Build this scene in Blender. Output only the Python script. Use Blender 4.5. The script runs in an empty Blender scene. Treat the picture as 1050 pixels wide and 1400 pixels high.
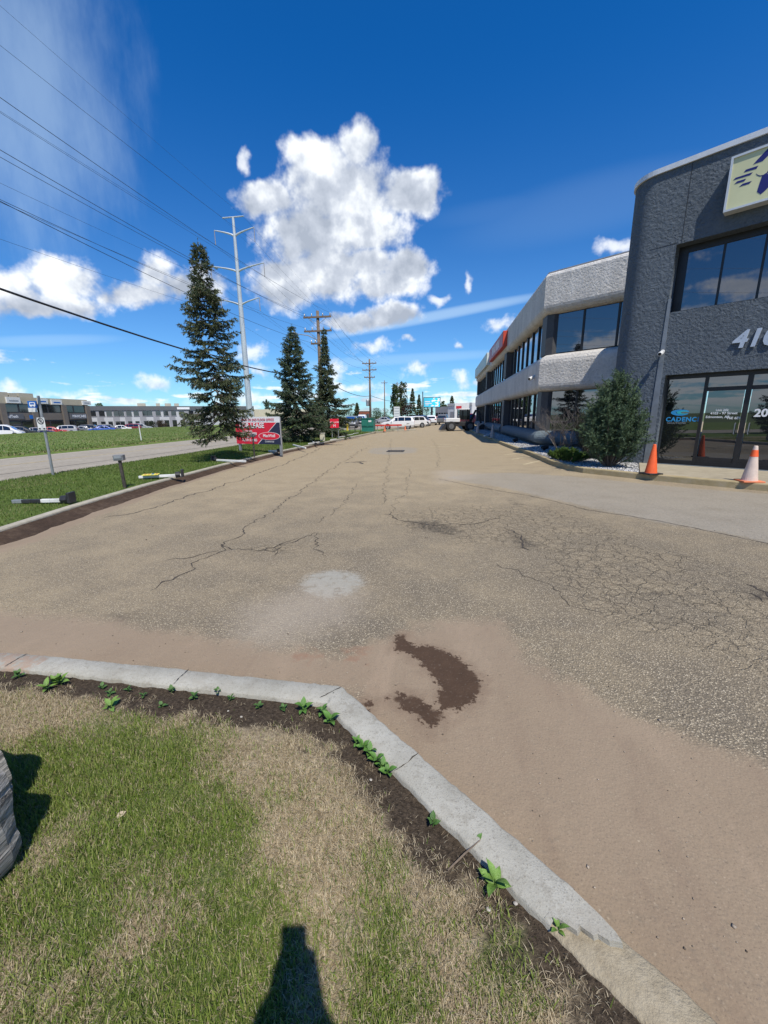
import bpy, bmesh, math, random
import numpy as np
from mathutils import Vector, Matrix, Euler

R = math.radians
random.seed(7)
scene = bpy.context.scene
COL = scene.collection

# ------------------------------------------------------------------ camera
# photograph 1050 x 1400, ultra wide phone lens, eye height 1.6 m
FPX, PITCH, ROLL, EYE = 550.0, math.atan(131 / 550.0), R(.67), 1.6
cP, sP, cR, sR = math.cos(PITCH), math.sin(PITCH), math.cos(ROLL), math.sin(ROLL)
YAW = math.atan(83 / (FPX * cP + 131 * sP))
cY, sY = math.cos(YAW), math.sin(YAW)
cam_d = bpy.data.cameras.new('camera')
cam = bpy.data.objects.new('camera', cam_d)
COL.objects.link(cam)
cam_d.sensor_fit = 'VERTICAL'
cam_d.sensor_height = 36.0
cam_d.sensor_width = 27.0
cam_d.lens = 36.0 * FPX / 1400.0
cam_d.clip_start = 0.02
cam_d.clip_end = 6000
cam.matrix_world = Matrix.Translation((0, 0, EYE)) @ Matrix.Rotation(YAW, 4, 'Z') @ Matrix.Rotation(R(90) - PITCH, 4, 'X') @ Matrix.Rotation(-ROLL, 4, 'Z')
scene.camera = cam


def ray(px, py):
    u, v = px - 525.0, 700.0 - py
    u, v = u * cR + v * sR, -u * sR + v * cR
    x, y, z = u, v * sP + FPX * cP, v * cP - FPX * sP
    return Vector((x * cY - y * sY, x * sY + y * cY, z))


def G(px, py, z=0.0):                    # where a pixel meets the level z
    r = ray(px, py)
    t = (z - EYE) / r.z
    return Vector((r.x * t, r.y * t, z))


def AX(px, py, X):
    r = ray(px, py)
    t = X / r.x
    return Vector((X, r.y * t, EYE + r.z * t))


def AD(px, py, D):
    r = ray(px, py)
    t = D / math.hypot(r.x, r.y)
    return Vector((r.x * t, r.y * t, EYE + r.z * t))


# ------------------------------------------------------------------ render settings, sky, sun
scene.render.engine = 'CYCLES'
scene.cycles.max_bounces = 5
scene.cycles.diffuse_bounces = 2
scene.cycles.glossy_bounces = 3
scene.cycles.transmission_bounces = 2
scene.cycles.transparent_max_bounces = 4
scene.cycles.caustics_reflective = False
scene.cycles.caustics_refractive = False
vs = scene.view_settings
vs.view_transform = 'Standard'
vs.look = 'None'
vs.exposure = 0.30
vs.gamma = 1.0
vs.use_curve_mapping = False

SUN_EL, SUN_AZ = R(58.0), R(26.0)        # azimuth of the sun: behind and to the right of the camera
sun_dir = Vector((math.sin(SUN_AZ) * math.cos(SUN_EL), -math.cos(SUN_AZ) * math.cos(SUN_EL), math.sin(SUN_EL)))
sl = bpy.data.lights.new('sun', 'SUN')
sl.energy = 4.2
sl.angle = R(.55)
sl.color = (1.0, .94, .84)
so = bpy.data.objects.new('sun', sl)
so.rotation_euler = sun_dir.to_track_quat('Z', 'Y').to_euler()
so.location = (8, -16, 40)
COL.objects.link(so)

world = bpy.data.worlds.new('World')
scene.world = world
world.use_nodes = True


class NT:
    """small wrapper to write node trees in lines"""
    def __init__(s, nt):
        s.nt = nt
        s.n = nt.nodes
        s.l = nt.links

    def new(s, typ, **kw):
        n = s.n.new(typ)
        for k, v in kw.items():
            setattr(n, k, v)
        return n

    def put(s, sock, v):
        if isinstance(v, bpy.types.NodeSocket):
            s.l.new(v, sock)
        elif v is not None:
            if hasattr(sock, 'default_value'):
                try:
                    sock.default_value = v
                except Exception:
                    sock.default_value = (v[0], v[1], v[2], 1.0) if hasattr(v, '__len__') else (v, v, v)

    def m(s, op, a, b=None, c=None, clamp=False):
        n = s.new('ShaderNodeMath', operation=op, use_clamp=clamp)
        s.put(n.inputs[0], a)
        s.put(n.inputs[1], b)
        s.put(n.inputs[2], c)
        return n.outputs[0]

    def vm(s, op, a, b=None, out=0):
        n = s.new('ShaderNodeVectorMath', operation=op)
        s.put(n.inputs[0], a)
        s.put(n.inputs[1], b)
        return n.outputs['Value'] if op in ('LENGTH', 'DOT_PRODUCT') else n.outputs[0]

    def scale(s, a, k):
        n = s.new('ShaderNodeVectorMath', operation='SCALE')
        s.put(n.inputs[0], a)
        n.inputs[3].default_value = k
        return n.outputs[0]

    def rng(s, v, a, b, c=0.0, d=1.0, smooth=True):
        n = s.new('ShaderNodeMapRange', interpolation_type='SMOOTHSTEP' if smooth else 'LINEAR')
        for i, q in enumerate((v, a, b, c, d)):
            s.put(n.inputs[i], q)
        return n.outputs[0]

    def noise(s, vec, scale, detail=2.0, rough=.5, dist=0.0, out=0):
        n = s.new('ShaderNodeTexNoise')
        s.put(n.inputs['Vector'], vec)
        n.inputs['Scale'].default_value = scale
        n.inputs['Detail'].default_value = detail
        n.inputs['Roughness'].default_value = rough
        n.inputs['Distortion'].default_value = dist
        return n.outputs[out]

    def vor(s, vec, scale, feature='F1', rand=1.0, out=0):
        n = s.new('ShaderNodeTexVoronoi', feature=feature)
        s.put(n.inputs['Vector'], vec)
        n.inputs['Scale'].default_value = scale
        n.inputs['Randomness'].default_value = rand
        return n.outputs[out]

    def mix(s, f, a, b, blend='MIX'):
        n = s.new('ShaderNodeMix', data_type='RGBA', blend_type=blend)
        s.put(n.inputs['Factor'], f)
        s.put(n.inputs[6], a if not (isinstance(a, tuple) and len(a) == 3) else (*a, 1))
        s.put(n.inputs[7], b if not (isinstance(b, tuple) and len(b) == 3) else (*b, 1))
        return n.outputs[2]

    def ramp(s, f, stops):
        n = s.new('ShaderNodeValToRGB')
        s.put(n.inputs[0], f)
        e = n.color_ramp.elements
        while len(e) < len(stops):
            e.new(.5)
        for i, (p, col) in enumerate(stops):
            e[i].position = p
            e[i].color = (*col, 1) if len(col) == 3 else col
        return n.outputs[0]

    def attr(s, name, out='Fac'):
        n = s.new('ShaderNodeAttribute', attribute_name=name)
        return n.outputs[out]


def build_sky():
    world.cycles.sampling_method = 'NONE'
    w = NT(world.node_tree)
    w.n.clear()
    tc = w.new('ShaderNodeTexCoord')
    d = w.vm('NORMALIZE', tc.outputs['Generated'])
    sky = w.new('ShaderNodeTexSky', sky_type='NISHITA')
    sky.sun_disc = False
    sky.sun_elevation = SUN_EL
    sky.sun_rotation = math.pi - SUN_AZ
    sky.altitude = 650
    sky.air_density = 1.0
    sky.dust_density = .2
    sky.ozone_density = 3.0
    sep = w.new('ShaderNodeSeparateXYZ')
    w.put(sep.inputs[0], d)
    el = sep.outputs[2]
    # clear northern air: deep blue overhead, paler towards the horizon
    tint = w.mix(w.rng(el, .02, .62), (.52, .86, 1.16), (.06, .64, 1.24))
    blue = w.mix(1.0, sky.outputs[0], tint, 'MULTIPLY')

    # sky coordinates on a tangent plane towards the road's far end (x right, z up)
    ax = Vector((-sY, cY, 0)); bx = Vector((cY, sY, 0))
    df = w.vm('DOT_PRODUCT', d, tuple(ax))
    dr = w.vm('DOT_PRODUCT', d, tuple(bx))
    dfm = w.m('MAXIMUM', df, .12)
    pc = w.new('ShaderNodeCombineXYZ')
    w.put(pc.inputs[0], w.m('DIVIDE', dr, dfm))
    w.put(pc.inputs[1], w.m('DIVIDE', el, dfm))
    w.put(pc.inputs[2], w.m('MULTIPLY', w.m('LESS_THAN', df, .13), 100.0))
    p = pc.outputs[0]

    def tp(px, py):
        r = ray(px, py)
        f = r.dot(ax)
        return r.dot(bx) / f, r.z / f
    n1 = w.noise(d, 7.5, 5.0, .60)
    n_off = w.noise(w.vm('ADD', d, (.020, -.028, .034)), 7.5, 3.0, .60)
    n2 = w.noise(d, 30.0, 4.0, .64)
    ns = w.m('ADD', w.m('MULTIPLY', w.m('SUBTRACT', n1, .5), 1.5), w.m('MULTIPLY', w.m('SUBTRACT', n2, .5), .85))
    wob = w.new('ShaderNodeVectorMath', operation='MULTIPLY_ADD')       # ragged outlines
    w.put(wob.inputs[0], w.noise(d, 18.0, 2.0, .6, out=1))
    wob.inputs[1].default_value = (.055, .055, 0)
    w.put(wob.inputs[2], w.vm('SUBTRACT', p, (.0275, .0275, 0)))
    pw = wob.outputs[0]

    def lobe(px, py, rx, ry, src):
        c0 = tp(px, py)
        kx = abs(tp(px + 1, py)[0] - c0[0]) * rx
        ky = abs(tp(px, py - 1)[1] - c0[1]) * ry
        n = w.new('ShaderNodeVectorMath', operation='MULTIPLY_ADD')
        w.put(n.inputs[0], src)
        n.inputs[1].default_value = (1 / kx, 1 / ky, 1)
        n.inputs[2].default_value = (-c0[0] / kx, -c0[1] / ky, 0)
        return n.outputs[0]

    def cluster(bl):
        """1 at the middle of a cloud, 0 at its rim, below 0 outside"""
        cov = None
        for b in bl:
            r = w.vm('LENGTH', lobe(*b, pw))
            cov = r if cov is None else w.m('SMOOTH_MIN', cov, r, .16)
        return w.m('SUBTRACT', 1.0, cov)

    big = [(490, 200, 34, 42), (436, 222, 58, 46), (360, 272, 52, 30), (470, 268, 100, 76), (556, 266, 62, 42), (588, 254, 24, 30),
           (430, 320, 92, 62), (505, 312, 70, 48), (394, 384, 62, 50), (450, 372, 70, 52), (505, 362, 52, 34),
           (550, 366, 46, 32), (522, 390, 66, 24), (534, 430, 46, 24), (478, 442, 58, 18)]
    left = [(10, 398, 70, 44), (86, 384, 70, 46), (60, 420, 120, 20), (212, 374, 40, 34), (190, 402, 90, 24), (262, 392, 66, 30), (-80, 405, 80, 40)]
    small = [(577, 503, 44, 18), (506, 476, 46, 14), (342, 480, 26, 26), (354, 508, 26, 10), (456, 506, 20, 24), (14, 530, 28, 18),
             (212, 524, 36, 13), (90, 538, 72, 13), (641, 388, 10, 20), (602, 412, 15, 9), (684, 440, 26, 13), (630, 520, 26, 16),
             (846, 340, 34, 18), (334, 217, 10, 20), (480, 530, 60, 12), (600, 548, 60, 11), (180, 553, 80, 10), (40, 556, 80, 10), (330, 545, 60, 12), (640, 548, 40, 12), (540, 540, 40, 9), (300, 520, 30, 10), (655, 520, 16, 10), (560, 470, 14, 6), (430, 540, 50, 10), (625, 470, 12, 6)]
    c_big, c_left, c_small = cluster(big), cluster(left), cluster(small)

    def dens(cov, amp, lo, hi):
        return w.rng(w.m('ADD', cov, w.m('MULTIPLY', ns, amp)), lo, hi)
    a_big = dens(c_big, .56, .0, .50)
    a_left = dens(c_left, .72, .04, .62)
    a_small = dens(c_small, 1.35, .06, .95)
    # the rest of the sky: fair-weather cumulus on a level layer, sparse overhead, closing towards the horizon
    zz = w.m('MAXIMUM', w.m('ADD', el, .10), .02)
    lay = w.new('ShaderNodeCombineXYZ')
    w.put(lay.inputs[0], w.m('DIVIDE', sep.outputs[0], zz))
    w.put(lay.inputs[1], w.m('DIVIDE', sep.outputs[1], zz))
    n3 = w.noise(lay.outputs[0], 1.15, 4.0, .55)
    away = w.rng(df, .55, .25)                                          # plain fair-weather cover all round
    low = w.rng(el, .20, .03)
    thr = w.m('SUBTRACT', .70, w.m('ADD', w.m('MULTIPLY', away, .13), w.m('MULTIPLY', low, .18)))
    a_gen = w.m('MULTIPLY', w.rng(w.m('SUBTRACT', w.m('ADD', n3, w.m('MULTIPLY', w.m('SUBTRACT', n2, .5), .25)), thr), 0.0, .12), w.rng(el, -.01, .03))
    a_cu = w.m('MAXIMUM', w.m('MAXIMUM', a_big, a_left), w.m('MAXIMUM', w.m('MULTIPLY', a_small, .78), w.m('MULTIPLY', a_gen, .8)))
    # light and shade in the clouds: billows lit from the sun's side, thick bellies greyer
    relief = w.m('MULTIPLY', w.m('SUBTRACT', n1, n_off), 3.0)
    core = w.m('MAXIMUM', w.m('MAXIMUM', c_big, c_left), 0.0)
    sb = w.new('ShaderNodeSeparateXYZ')
    w.put(sb.inputs[0], lobe(455, 250, 150, 150, p))
    belly = w.m('MULTIPLY', w.rng(sb.outputs[1], .35, -1.0), w.rng(c_big, .02, .5))
    sb2 = w.new('ShaderNodeSeparateXYZ')
    w.put(sb2.inputs[0], lobe(120, 395, 180, 45, p))
    belly2 = w.m('MULTIPLY', w.rng(sb2.outputs[1], .1, -.75), w.rng(c_left, -.1, .25))
    sh = w.m('ADD', w.m('MULTIPLY', core, .22), w.m('ADD', w.m('MULTIPLY', belly, .42), w.m('MULTIPLY', belly2, .42)))
    sh = w.m('SUBTRACT', sh, relief)
    sh = w.m('ADD', sh, w.m('MULTIPLY', w.m('SUBTRACT', n2, .5), -.22))
    ccol = w.ramp(w.m('ADD', sh, .10, clamp=True), [(0.0, (.96, .98, 1.0)), (.22, (.80, .84, .89)), (.5, (.55, .60, .69)), (.9, (.38, .43, .52))])
    ccol = w.scale(ccol, 9.6)
    # high thin veil and contrails
    nv = w.noise(w.vm('MULTIPLY', p, (9.0, 3.2, 1.0)), 1.0, 5.0, .62)
    vl = w.m('SUBTRACT', 1.0, w.vm('LENGTH', lobe(30, 110, 165, 290, p)))
    a_veil = w.m('MULTIPLY', w.rng(w.m('ADD', vl, w.m('MULTIPLY', w.m('SUBTRACT', nv, .5), 1.2)), -.15, .95), .34)

    def streak(x0, y0, x1, y1, wid, alpha):
        (ax0, ay0), (ax1, ay1) = tp(x0, y0), tp(x1, y1)
        L = math.hypot(ax1 - ax0, ay1 - ay0)
        tx, ty = (ax1 - ax0) / L, (ay1 - ay0) / L
        rel = w.vm('SUBTRACT', p, ((ax0 + ax1) / 2, (ay0 + ay1) / 2, 0))
        u = w.m('DIVIDE', w.vm('DOT_PRODUCT', rel, (tx, ty, 0)), L / 2)
        v = w.m('DIVIDE', w.vm('DOT_PRODUCT', rel, (-ty, tx, 10)), wid / 550.0)
        q = w.m('ADD', w.m('POWER', u, 2.0), w.m('POWER', v, 2.0))
        return w.m('MULTIPLY', w.rng(q, 1.0, .0), alpha)
    thin = w.m('MAXIMUM', w.m('MAXIMUM', a_veil, streak(400, 470, 800, 392, 8, .42)),
               w.m('MAXIMUM', streak(330, 505, 760, 478, 8, .2), w.m('MAXIMUM', streak(-80, 470, 190, 462, 9, .2), w.m('MAXIMUM', streak(590, 335, 1060, 215, 40, .055), streak(560, 305, 900, 265, 20, .04)))))
    c1 = w.mix(thin, blue, (5.6, 7.4, 9.0))
    c2 = w.mix(a_cu, c1, ccol)
    bg = w.new('ShaderNodeBackground')
    w.put(bg.inputs[0], c2)
    bg.inputs[1].default_value = .10
    # towards the other half of the sky only the fair-weather cover is left: same sky, fewer nodes
    bg2 = w.new('ShaderNodeBackground')
    w.put(bg2.inputs[0], w.mix(w.m('MULTIPLY', a_gen, .8), blue, w.scale(w.mix(w.rng(n3, .55, .8), (.96, .98, 1.0), (.62, .67, .75)), 9.2)))
    bg2.inputs[1].default_value = .10
    mx = w.new('ShaderNodeMixShader')
    w.put(mx.inputs[0], w.m('MULTIPLY', w.m('GREATER_THAN', df, .14), w.m('GREATER_THAN', el, -.005)))
    w.l.new(bg2.outputs[0], mx.inputs[1])
    w.l.new(bg.outputs[0], mx.inputs[2])
    out = w.new('ShaderNodeOutputWorld')
    w.l.new(mx.outputs[0], out.inputs[0])


build_sky()

# ------------------------------------------------------------------ helpers
def link(o, parent=None):
    COL.objects.link(o)
    if parent is not None:
        o.parent = parent
    return o


def tag(o, label=None, cat=None, group=None, kind=None):
    if label:
        o['label'] = label
    if cat:
        o['category'] = cat
    if group:
        o['group'] = group
    if kind:
        o['kind'] = kind
    return o


def thing(name, label, cat, loc=(0, 0, 0), rz=0.0, group=None, rot=None):
    o = link(bpy.data.objects.new(name, None))
    o.empty_display_size = .1
    o.location = loc
    o.rotation_euler = rot if rot is not None else (0, 0, rz)
    return tag(o, label, cat, group)


def copy_tree(o, parent=None):
    c = link(o.copy(), parent)
    for ch in o.children:
        copy_tree(ch, c)
    return c


class MB:
    """collects faces for ONE mesh object"""
    def __init__(s):
        s.v, s.f = [], []

    def add(s, vs_, fs):
        b = len(s.v)
        s.v += [tuple(q) for q in vs_]
        s.f += [tuple(i + b for i in q) for q in fs]
        return s

    def box(s, c, d, rz=0.0, M=None):
        x, y, z = d[0] / 2, d[1] / 2, d[2] / 2
        pts = [Vector(q) for q in ((-x, -y, -z), (x, -y, -z), (x, y, -z), (-x, y, -z), (-x, -y, z), (x, -y, z), (x, y, z), (-x, y, z))]
        m = M if M is not None else Matrix.Rotation(rz, 3, 'Z')
        return s.add([m @ q + Vector(c) for q in pts], [(0, 3, 2, 1), (4, 5, 6, 7), (0, 1, 5, 4), (1, 2, 6, 5), (2, 3, 7, 6), (3, 0, 4, 7)])

    def tube(s, path, rad, n=8, caps=True):
        path = [Vector(q) for q in path]
        if not hasattr(rad, '__len__'):
            rad = [rad] * len(path)
        up0 = None
        rings = []
        for i, q in enumerate(path):
            t = (path[min(i + 1, len(path) - 1)] - path[max(i - 1, 0)]).normalized()
            ref = Vector((0, 0, 1)) if abs(t.z) < .95 else Vector((0, 1, 0))
            a = t.cross(ref).normalized() if up0 is None else (up0 - t * up0.dot(t)).normalized()
            up0 = a
            b = t.cross(a)
            rings.append([q + (a * math.cos(2 * math.pi * k / n) + b * math.sin(2 * math.pi * k / n)) * rad[i] for k in range(n)])
        vs_, fs = [p for r in rings for p in r], []
        for i in range(len(rings) - 1):
            for k in range(n):
                fs.append((i * n + k, i * n + (k + 1) % n, (i + 1) * n + (k + 1) % n, (i + 1) * n + k))
        if caps:
            fs.append(tuple(range(n - 1, -1, -1)))
            fs.append(tuple(range((len(rings) - 1) * n, len(rings) * n)))
        return s.add(vs_, fs)

    def lathe(s, prof, n=16, c=(0, 0, 0), M=None):
        vs_, fs = [], []
        for r, z in prof:
            for k in range(n):
                a = 2 * math.pi * k / n
                q = Vector((r * math.cos(a), r * math.sin(a), z))
                vs_.append((M @ q if M is not None else q) + Vector(c))
        for i in range(len(prof) - 1):
            for k in range(n):
                fs.append((i * n + k, i * n + (k + 1) % n, (i + 1) * n + (k + 1) % n, (i + 1) * n + k))
        fs.append(tuple(range(n - 1, -1, -1)))
        fs.append(tuple(range((len(prof) - 1) * n, len(prof) * n)))
        return s.add(vs_, fs)

    def prism(s, poly, fn, h):
        """poly: 2d outline; fn(x, y, w) -> 3d; extruded from w=0 to w=h"""
        n = len(poly)
        vs_ = [fn(x, y, 0) for x, y in poly] + [fn(x, y, h) for x, y in poly]
        fs = [tuple(range(n)), tuple(range(2 * n - 1, n - 1, -1))]
        fs += [(i, i + n, (i + 1) % n + n, (i + 1) % n) for i in range(n)]
        return s.add(vs_, fs)

    def sweep(s, path, prof, closed_prof=True, cap=True):
        """profile [(offset outward, z)] along a 2d path with mitred corners; outward = right of travel"""
        P = [Vector((q[0], q[1])) for q in path]
        rings = []
        for i, q in enumerate(P):
            d0 = (q - P[i - 1]).normalized() if i else (P[1] - P[0]).normalized()
            d1 = (P[i + 1] - q).normalized() if i < len(P) - 1 else d0
            n0, n1 = Vector((d0.y, -d0.x)), Vector((d1.y, -d1.x))
            m = (n0 + n1).normalized()
            k = 1 / max(.3, m.dot(n0))
            rings.append([(q.x + m.x * o * k, q.y + m.y * o * k, z) for o, z in prof])
        n = len(prof)
        vs_, fs = [p for r in rings for p in r], []
        for i in range(len(rings) - 1):
            for k in range(n if closed_prof else n - 1):
                fs.append((i * n + k, (i + 1) * n + k, (i + 1) * n + (k + 1) % n, i * n + (k + 1) % n))
        if cap and closed_prof:
            fs.append(tuple(range(n)))
            fs.append(tuple(range(len(rings) * n - 1, (len(rings) - 1) * n - 1, -1)))
        return s.add(vs_, fs)

    def mesh(s, name):
        me = bpy.data.meshes.new(name)
        me.from_pydata(s.v, [], s.f)
        bm = bmesh.new()
        bm.from_mesh(me)
        bmesh.ops.recalc_face_normals(bm, faces=bm.faces)
        bm.to_mesh(me)
        bm.free()
        return me

    def build(s, name, mat_, parent=None, smooth=False, bevel=0.0, loc=None, seg=2, fix=True):
        me = s.mesh(name) if fix else bpy.data.meshes.new(name)
        if not fix:
            me.from_pydata(s.v, [], s.f)
        if mat_:
            me.materials.append(mat_)
        if smooth:
            me.polygons.foreach_set('use_smooth', [True] * len(me.polygons))
        o = link(bpy.data.objects.new(name, me), parent)
        if loc is not None:
            o.location = loc
        if bevel:
            b = o.modifiers.new('bevel', 'BEVEL')
            b.width = bevel
            b.segments = seg
            b.limit_method = 'ANGLE'
        return o


def np_mesh(name, V, T, mat_, parent=None, attrs=None, cols=None, smooth=False, nv=3):
    """numpy triangles (or quads) -> mesh object; attrs: point floats, cols: point colours"""
    me = bpy.data.meshes.new(name)
    me.vertices.add(len(V))
    me.vertices.foreach_set('co', np.ascontiguousarray(V, dtype=np.float32).ravel())
    me.loops.add(T.size)
    me.loops.foreach_set('vertex_index', np.ascontiguousarray(T, dtype=np.int32).ravel())
    me.polygons.add(len(T))
    me.polygons.foreach_set('loop_start', np.arange(0, T.size, nv, dtype=np.int32))
    me.polygons.foreach_set('loop_total', np.full(len(T), nv, dtype=np.int32))
    if smooth:
        me.polygons.foreach_set('use_smooth', np.ones(len(T), dtype=bool))
    me.update(calc_edges=True)
    for k, a in (attrs or {}).items():
        at = me.attributes.new(k, 'FLOAT', 'POINT')
        at.data.foreach_set('value', np.ascontiguousarray(a, dtype=np.float32).ravel())
    for k, a in (cols or {}).items():
        at = me.attributes.new(k, 'FLOAT_COLOR', 'POINT')
        c4 = np.ones((len(V), 4), dtype=np.float32)
        c4[:, :3] = a
        at.data.foreach_set('color', c4.ravel())
    if mat_:
        me.materials.append(mat_)
    return link(bpy.data.objects.new(name, me), parent)


def text_obj(name, body, size, mat_, parent, loc, right, up, bold=0.0, shear=0.0, extr=.003, align='LEFT', space=1.0, xs=1.0):
    """flat lettering as a mesh"""
    cu = bpy.data.curves.new(name, 'FONT')
    cu.body = body
    cu.size = size
    cu.offset = bold * size
    cu.shear = shear
    cu.extrude = extr
    cu.align_x = align
    cu.space_character = space
    cu.resolution_u = 3
    tmp = bpy.data.objects.new(name + '_curve', cu)
    COL.objects.link(tmp)
    dg = bpy.context.evaluated_depsgraph_get()
    me = bpy.data.meshes.new_from_object(tmp.evaluated_get(dg))
    bpy.data.objects.remove(tmp)
    bpy.data.curves.remove(cu)
    me.name = name
    me.materials.clear()
    me.materials.append(mat_)
    o = link(bpy.data.objects.new(name, me), parent)
    r, u = Vector(right).normalized(), Vector(up).normalized()
    n = r.cross(u)
    M = Matrix((r * xs, u, n)).transposed().to_4x4()
    M.translation = Vector(loc)
    o.matrix_local = M
    return o


# ------------------------------------------------------------------ materials
MATS = {}


def mat(name, col, rough=.6, metal=0.0, var=.12, scale=6.0, bump=0.0, bscale=60.0, spec=.5, dirt=None, dscale=2.0, coat=0.0):
    """painted / cast / woven surface: base colour with uneven tone, optional dirt and fine relief"""
    if name in MATS:
        return MATS[name]
    m = bpy.data.materials.new(name)
    m.use_nodes = True
    w = NT(m.node_tree)
    b = w.n['Principled BSDF']
    tc = w.new('ShaderNodeTexCoord').outputs['Object']
    f = w.noise(tc, scale, 4.0, .6)
    lo = tuple(max(0, q * (1 - var)) for q in col)
    hi = tuple(min(1, q * (1 + var)) for q in col)
    c = w.mix(w.rng(f, .3, .7), lo, hi)
    if dirt:
        c = w.mix(w.rng(w.noise(tc, dscale, 5.0, .7), .52, .75, 0, dirt[3]), c, dirt[:3])
    w.put(b.inputs['Base Color'], c)
    w.put(b.inputs['Roughness'], w.rng(f, .2, .8, max(.02, rough - .06), min(1, rough + .06), smooth=False))
    b.inputs['Metallic'].default_value = metal
    b.inputs['Specular IOR Level'].default_value = spec
    b.inputs['Coat Weight'].default_value = coat
    if bump:
        bn = w.new('ShaderNodeBump')
        bn.inputs['Strength'].default_value = bump
        bn.inputs['Distance'].default_value = .02
        w.put(bn.inputs['Height'], w.noise(tc, bscale, 4.0, .6))
        w.put(b.inputs['Normal'], bn.outputs[0])
    MATS[name] = m
    return m


def glass_mat(name, tint=(.012, .015, .02), refl=.35, rough=.012):
    if name in MATS:
        return MATS[name]
    m = bpy.data.materials.new(name)
    m.use_nodes = True
    w = NT(m.node_tree)
    w.n.remove(w.n['Principled BSDF'])
    df = w.new('ShaderNodeBsdfDiffuse')
    df.inputs[0].default_value = (*tint, 1)
    gl = w.new('ShaderNodeBsdfGlossy')
    gl.inputs['Color'].default_value = (.93, .95, 1.0, 1)
    gl.inputs['Roughness'].default_value = rough
    tc = w.new('ShaderNodeTexCoord').outputs['Object']
    bn = w.new('ShaderNodeBump')
    bn.inputs['Strength'].default_value = .03
    bn.inputs['Distance'].default_value = .02
    w.put(bn.inputs['Height'], w.noise(tc, .9, 1.0))
    w.put(gl.inputs['Normal'], bn.outputs[0])
    fr = w.new('ShaderNodeLayerWeight')
    fr.inputs[0].default_value = .22
    fac = w.rng(fr.outputs['Fresnel'], 0.0, 1.0, refl, 1.0, smooth=False)
    mx = w.new('ShaderNodeMixShader')
    w.put(mx.inputs[0], fac)
    w.l.new(df.outputs[0], mx.inputs[1])
    w.l.new(gl.outputs[0], mx.inputs[2])
    w.l.new(mx.outputs[0], w.n['Material Output'].inputs[0])
    MATS[name] = m
    return m


def leaf_mat(name, attr='col', trans=.35, rough=.55):
    if name in MATS:
        return MATS[name]
    m = bpy.data.materials.new(name)
    m.use_nodes = True
    w = NT(m.node_tree)
    b = w.n['Principled BSDF']
    c = w.attr(attr, 'Color')
    w.put(b.inputs['Base Color'], c)
    b.inputs['Roughness'].default_value = rough
    b.inputs['Specular IOR Level'].default_value = .3
    tr = w.new('ShaderNodeBsdfTranslucent')
    w.put(tr.inputs[0], w.mix(1.0, c, (1.0, 1.0, .6), 'MULTIPLY'))
    mx = w.new('ShaderNodeMixShader')
    mx.inputs[0].default_value = trans
    w.l.new(b.outputs[0], mx.inputs[1])
    w.l.new(tr.outputs[0], mx.inputs[2])
    w.l.new(mx.outputs[0], w.n['Material Output'].inputs[0])
    MATS[name] = m
    return m


def stucco_mat(name, col, strength=1.0, scale=9.0, stain=.25):
    if name in MATS:
        return MATS[name]
    m = bpy.data.materials.new(name)
    m.use_nodes = True
    w = NT(m.node_tree)
    b = w.n['Principled BSDF']
    pos = w.new('ShaderNodeNewGeometry').outputs['Position']
    warp = w.vm('ADD', pos, w.scale(w.noise(pos, 3.0, 2.0, out=1), .22))
    a = w.noise(warp, scale, 4.0, .6, 1.4)
    v = w.vor(warp, scale * 1.25, 'SMOOTH_F1')
    h = w.m('ADD', w.m('MULTIPLY', a, .9), w.m('MULTIPLY', v, .7))
    h = w.m('ADD', h, w.m('MULTIPLY', w.noise(pos, 70.0, 3.0), .35))
    bn = w.new('ShaderNodeBump')
    bn.inputs['Strength'].default_value = 1.0
    bn.inputs['Distance'].default_value = .036 * strength
    w.put(bn.inputs['Height'], h)
    w.put(b.inputs['Normal'], bn.outputs[0])
    big = w.noise(pos, .7, 4.0, .6)
    st = w.vm('MULTIPLY', pos, (2.4, 2.4, .25))
    streak = w.noise(st, 1.0, 4.0, .6)
    f = w.m('ADD', w.m('MULTIPLY', w.m('SUBTRACT', big, .5), stain), w.m('MULTIPLY', w.m('SUBTRACT', streak, .5), stain))
    mul = w.m('ADD', 1.0, f)
    n = w.new('ShaderNodeVectorMath', operation='SCALE')
    w.put(n.inputs[0], w.mix(w.rng(h, .3, 1.2), tuple(q * .8 for q in col), tuple(q * 1.12 for q in col)))
    w.put(n.inputs[3], mul)
    w.put(b.inputs['Base Color'], n.outputs[0])
    b.inputs['Roughness'].default_value = .82
    b.inputs['Specular IOR Level'].default_value = .25
    MATS[name] = m
    return m


def ground_mat(name, stops, scale, bump=.3, bscale=30.0, rough=.9, extra=None):
    """world-position ground cover: ramp over layered noise"""
    if name in MATS:
        return MATS[name]
    m = bpy.data.materials.new(name)
    m.use_nodes = True
    w = NT(m.node_tree)
    b = w.n['Principled BSDF']
    pos = w.new('ShaderNodeNewGeometry').outputs['Position']
    f = w.m('ADD', w.m('MULTIPLY', w.noise(pos, scale, 5.0, .65), .6), w.m('MULTIPLY', w.noise(pos, scale * .09, 3.0, .6), .4))
    w.put(b.inputs['Base Color'], w.ramp(w.rng(f, .3, .7, smooth=False), stops))
    b.inputs['Roughness'].default_value = rough
    b.inputs['Specular IOR Level'].default_value = .2
    bn = w.new('ShaderNodeBump')
    bn.inputs['Strength'].default_value = bump
    bn.inputs['Distance'].default_value = .03
    w.put(bn.inputs['Height'], w.noise(pos, bscale, 4.0, .7))
    w.put(b.inputs['Normal'], bn.outputs[0])
    MATS[name] = m
    return m


# ------------------------------------------------------------------ outlines on the ground, read off the photograph
def gp(pts, z=0.0):
    return [(G(x, y, z).x, G(x, y, z).y) for x, y in pts]


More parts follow.
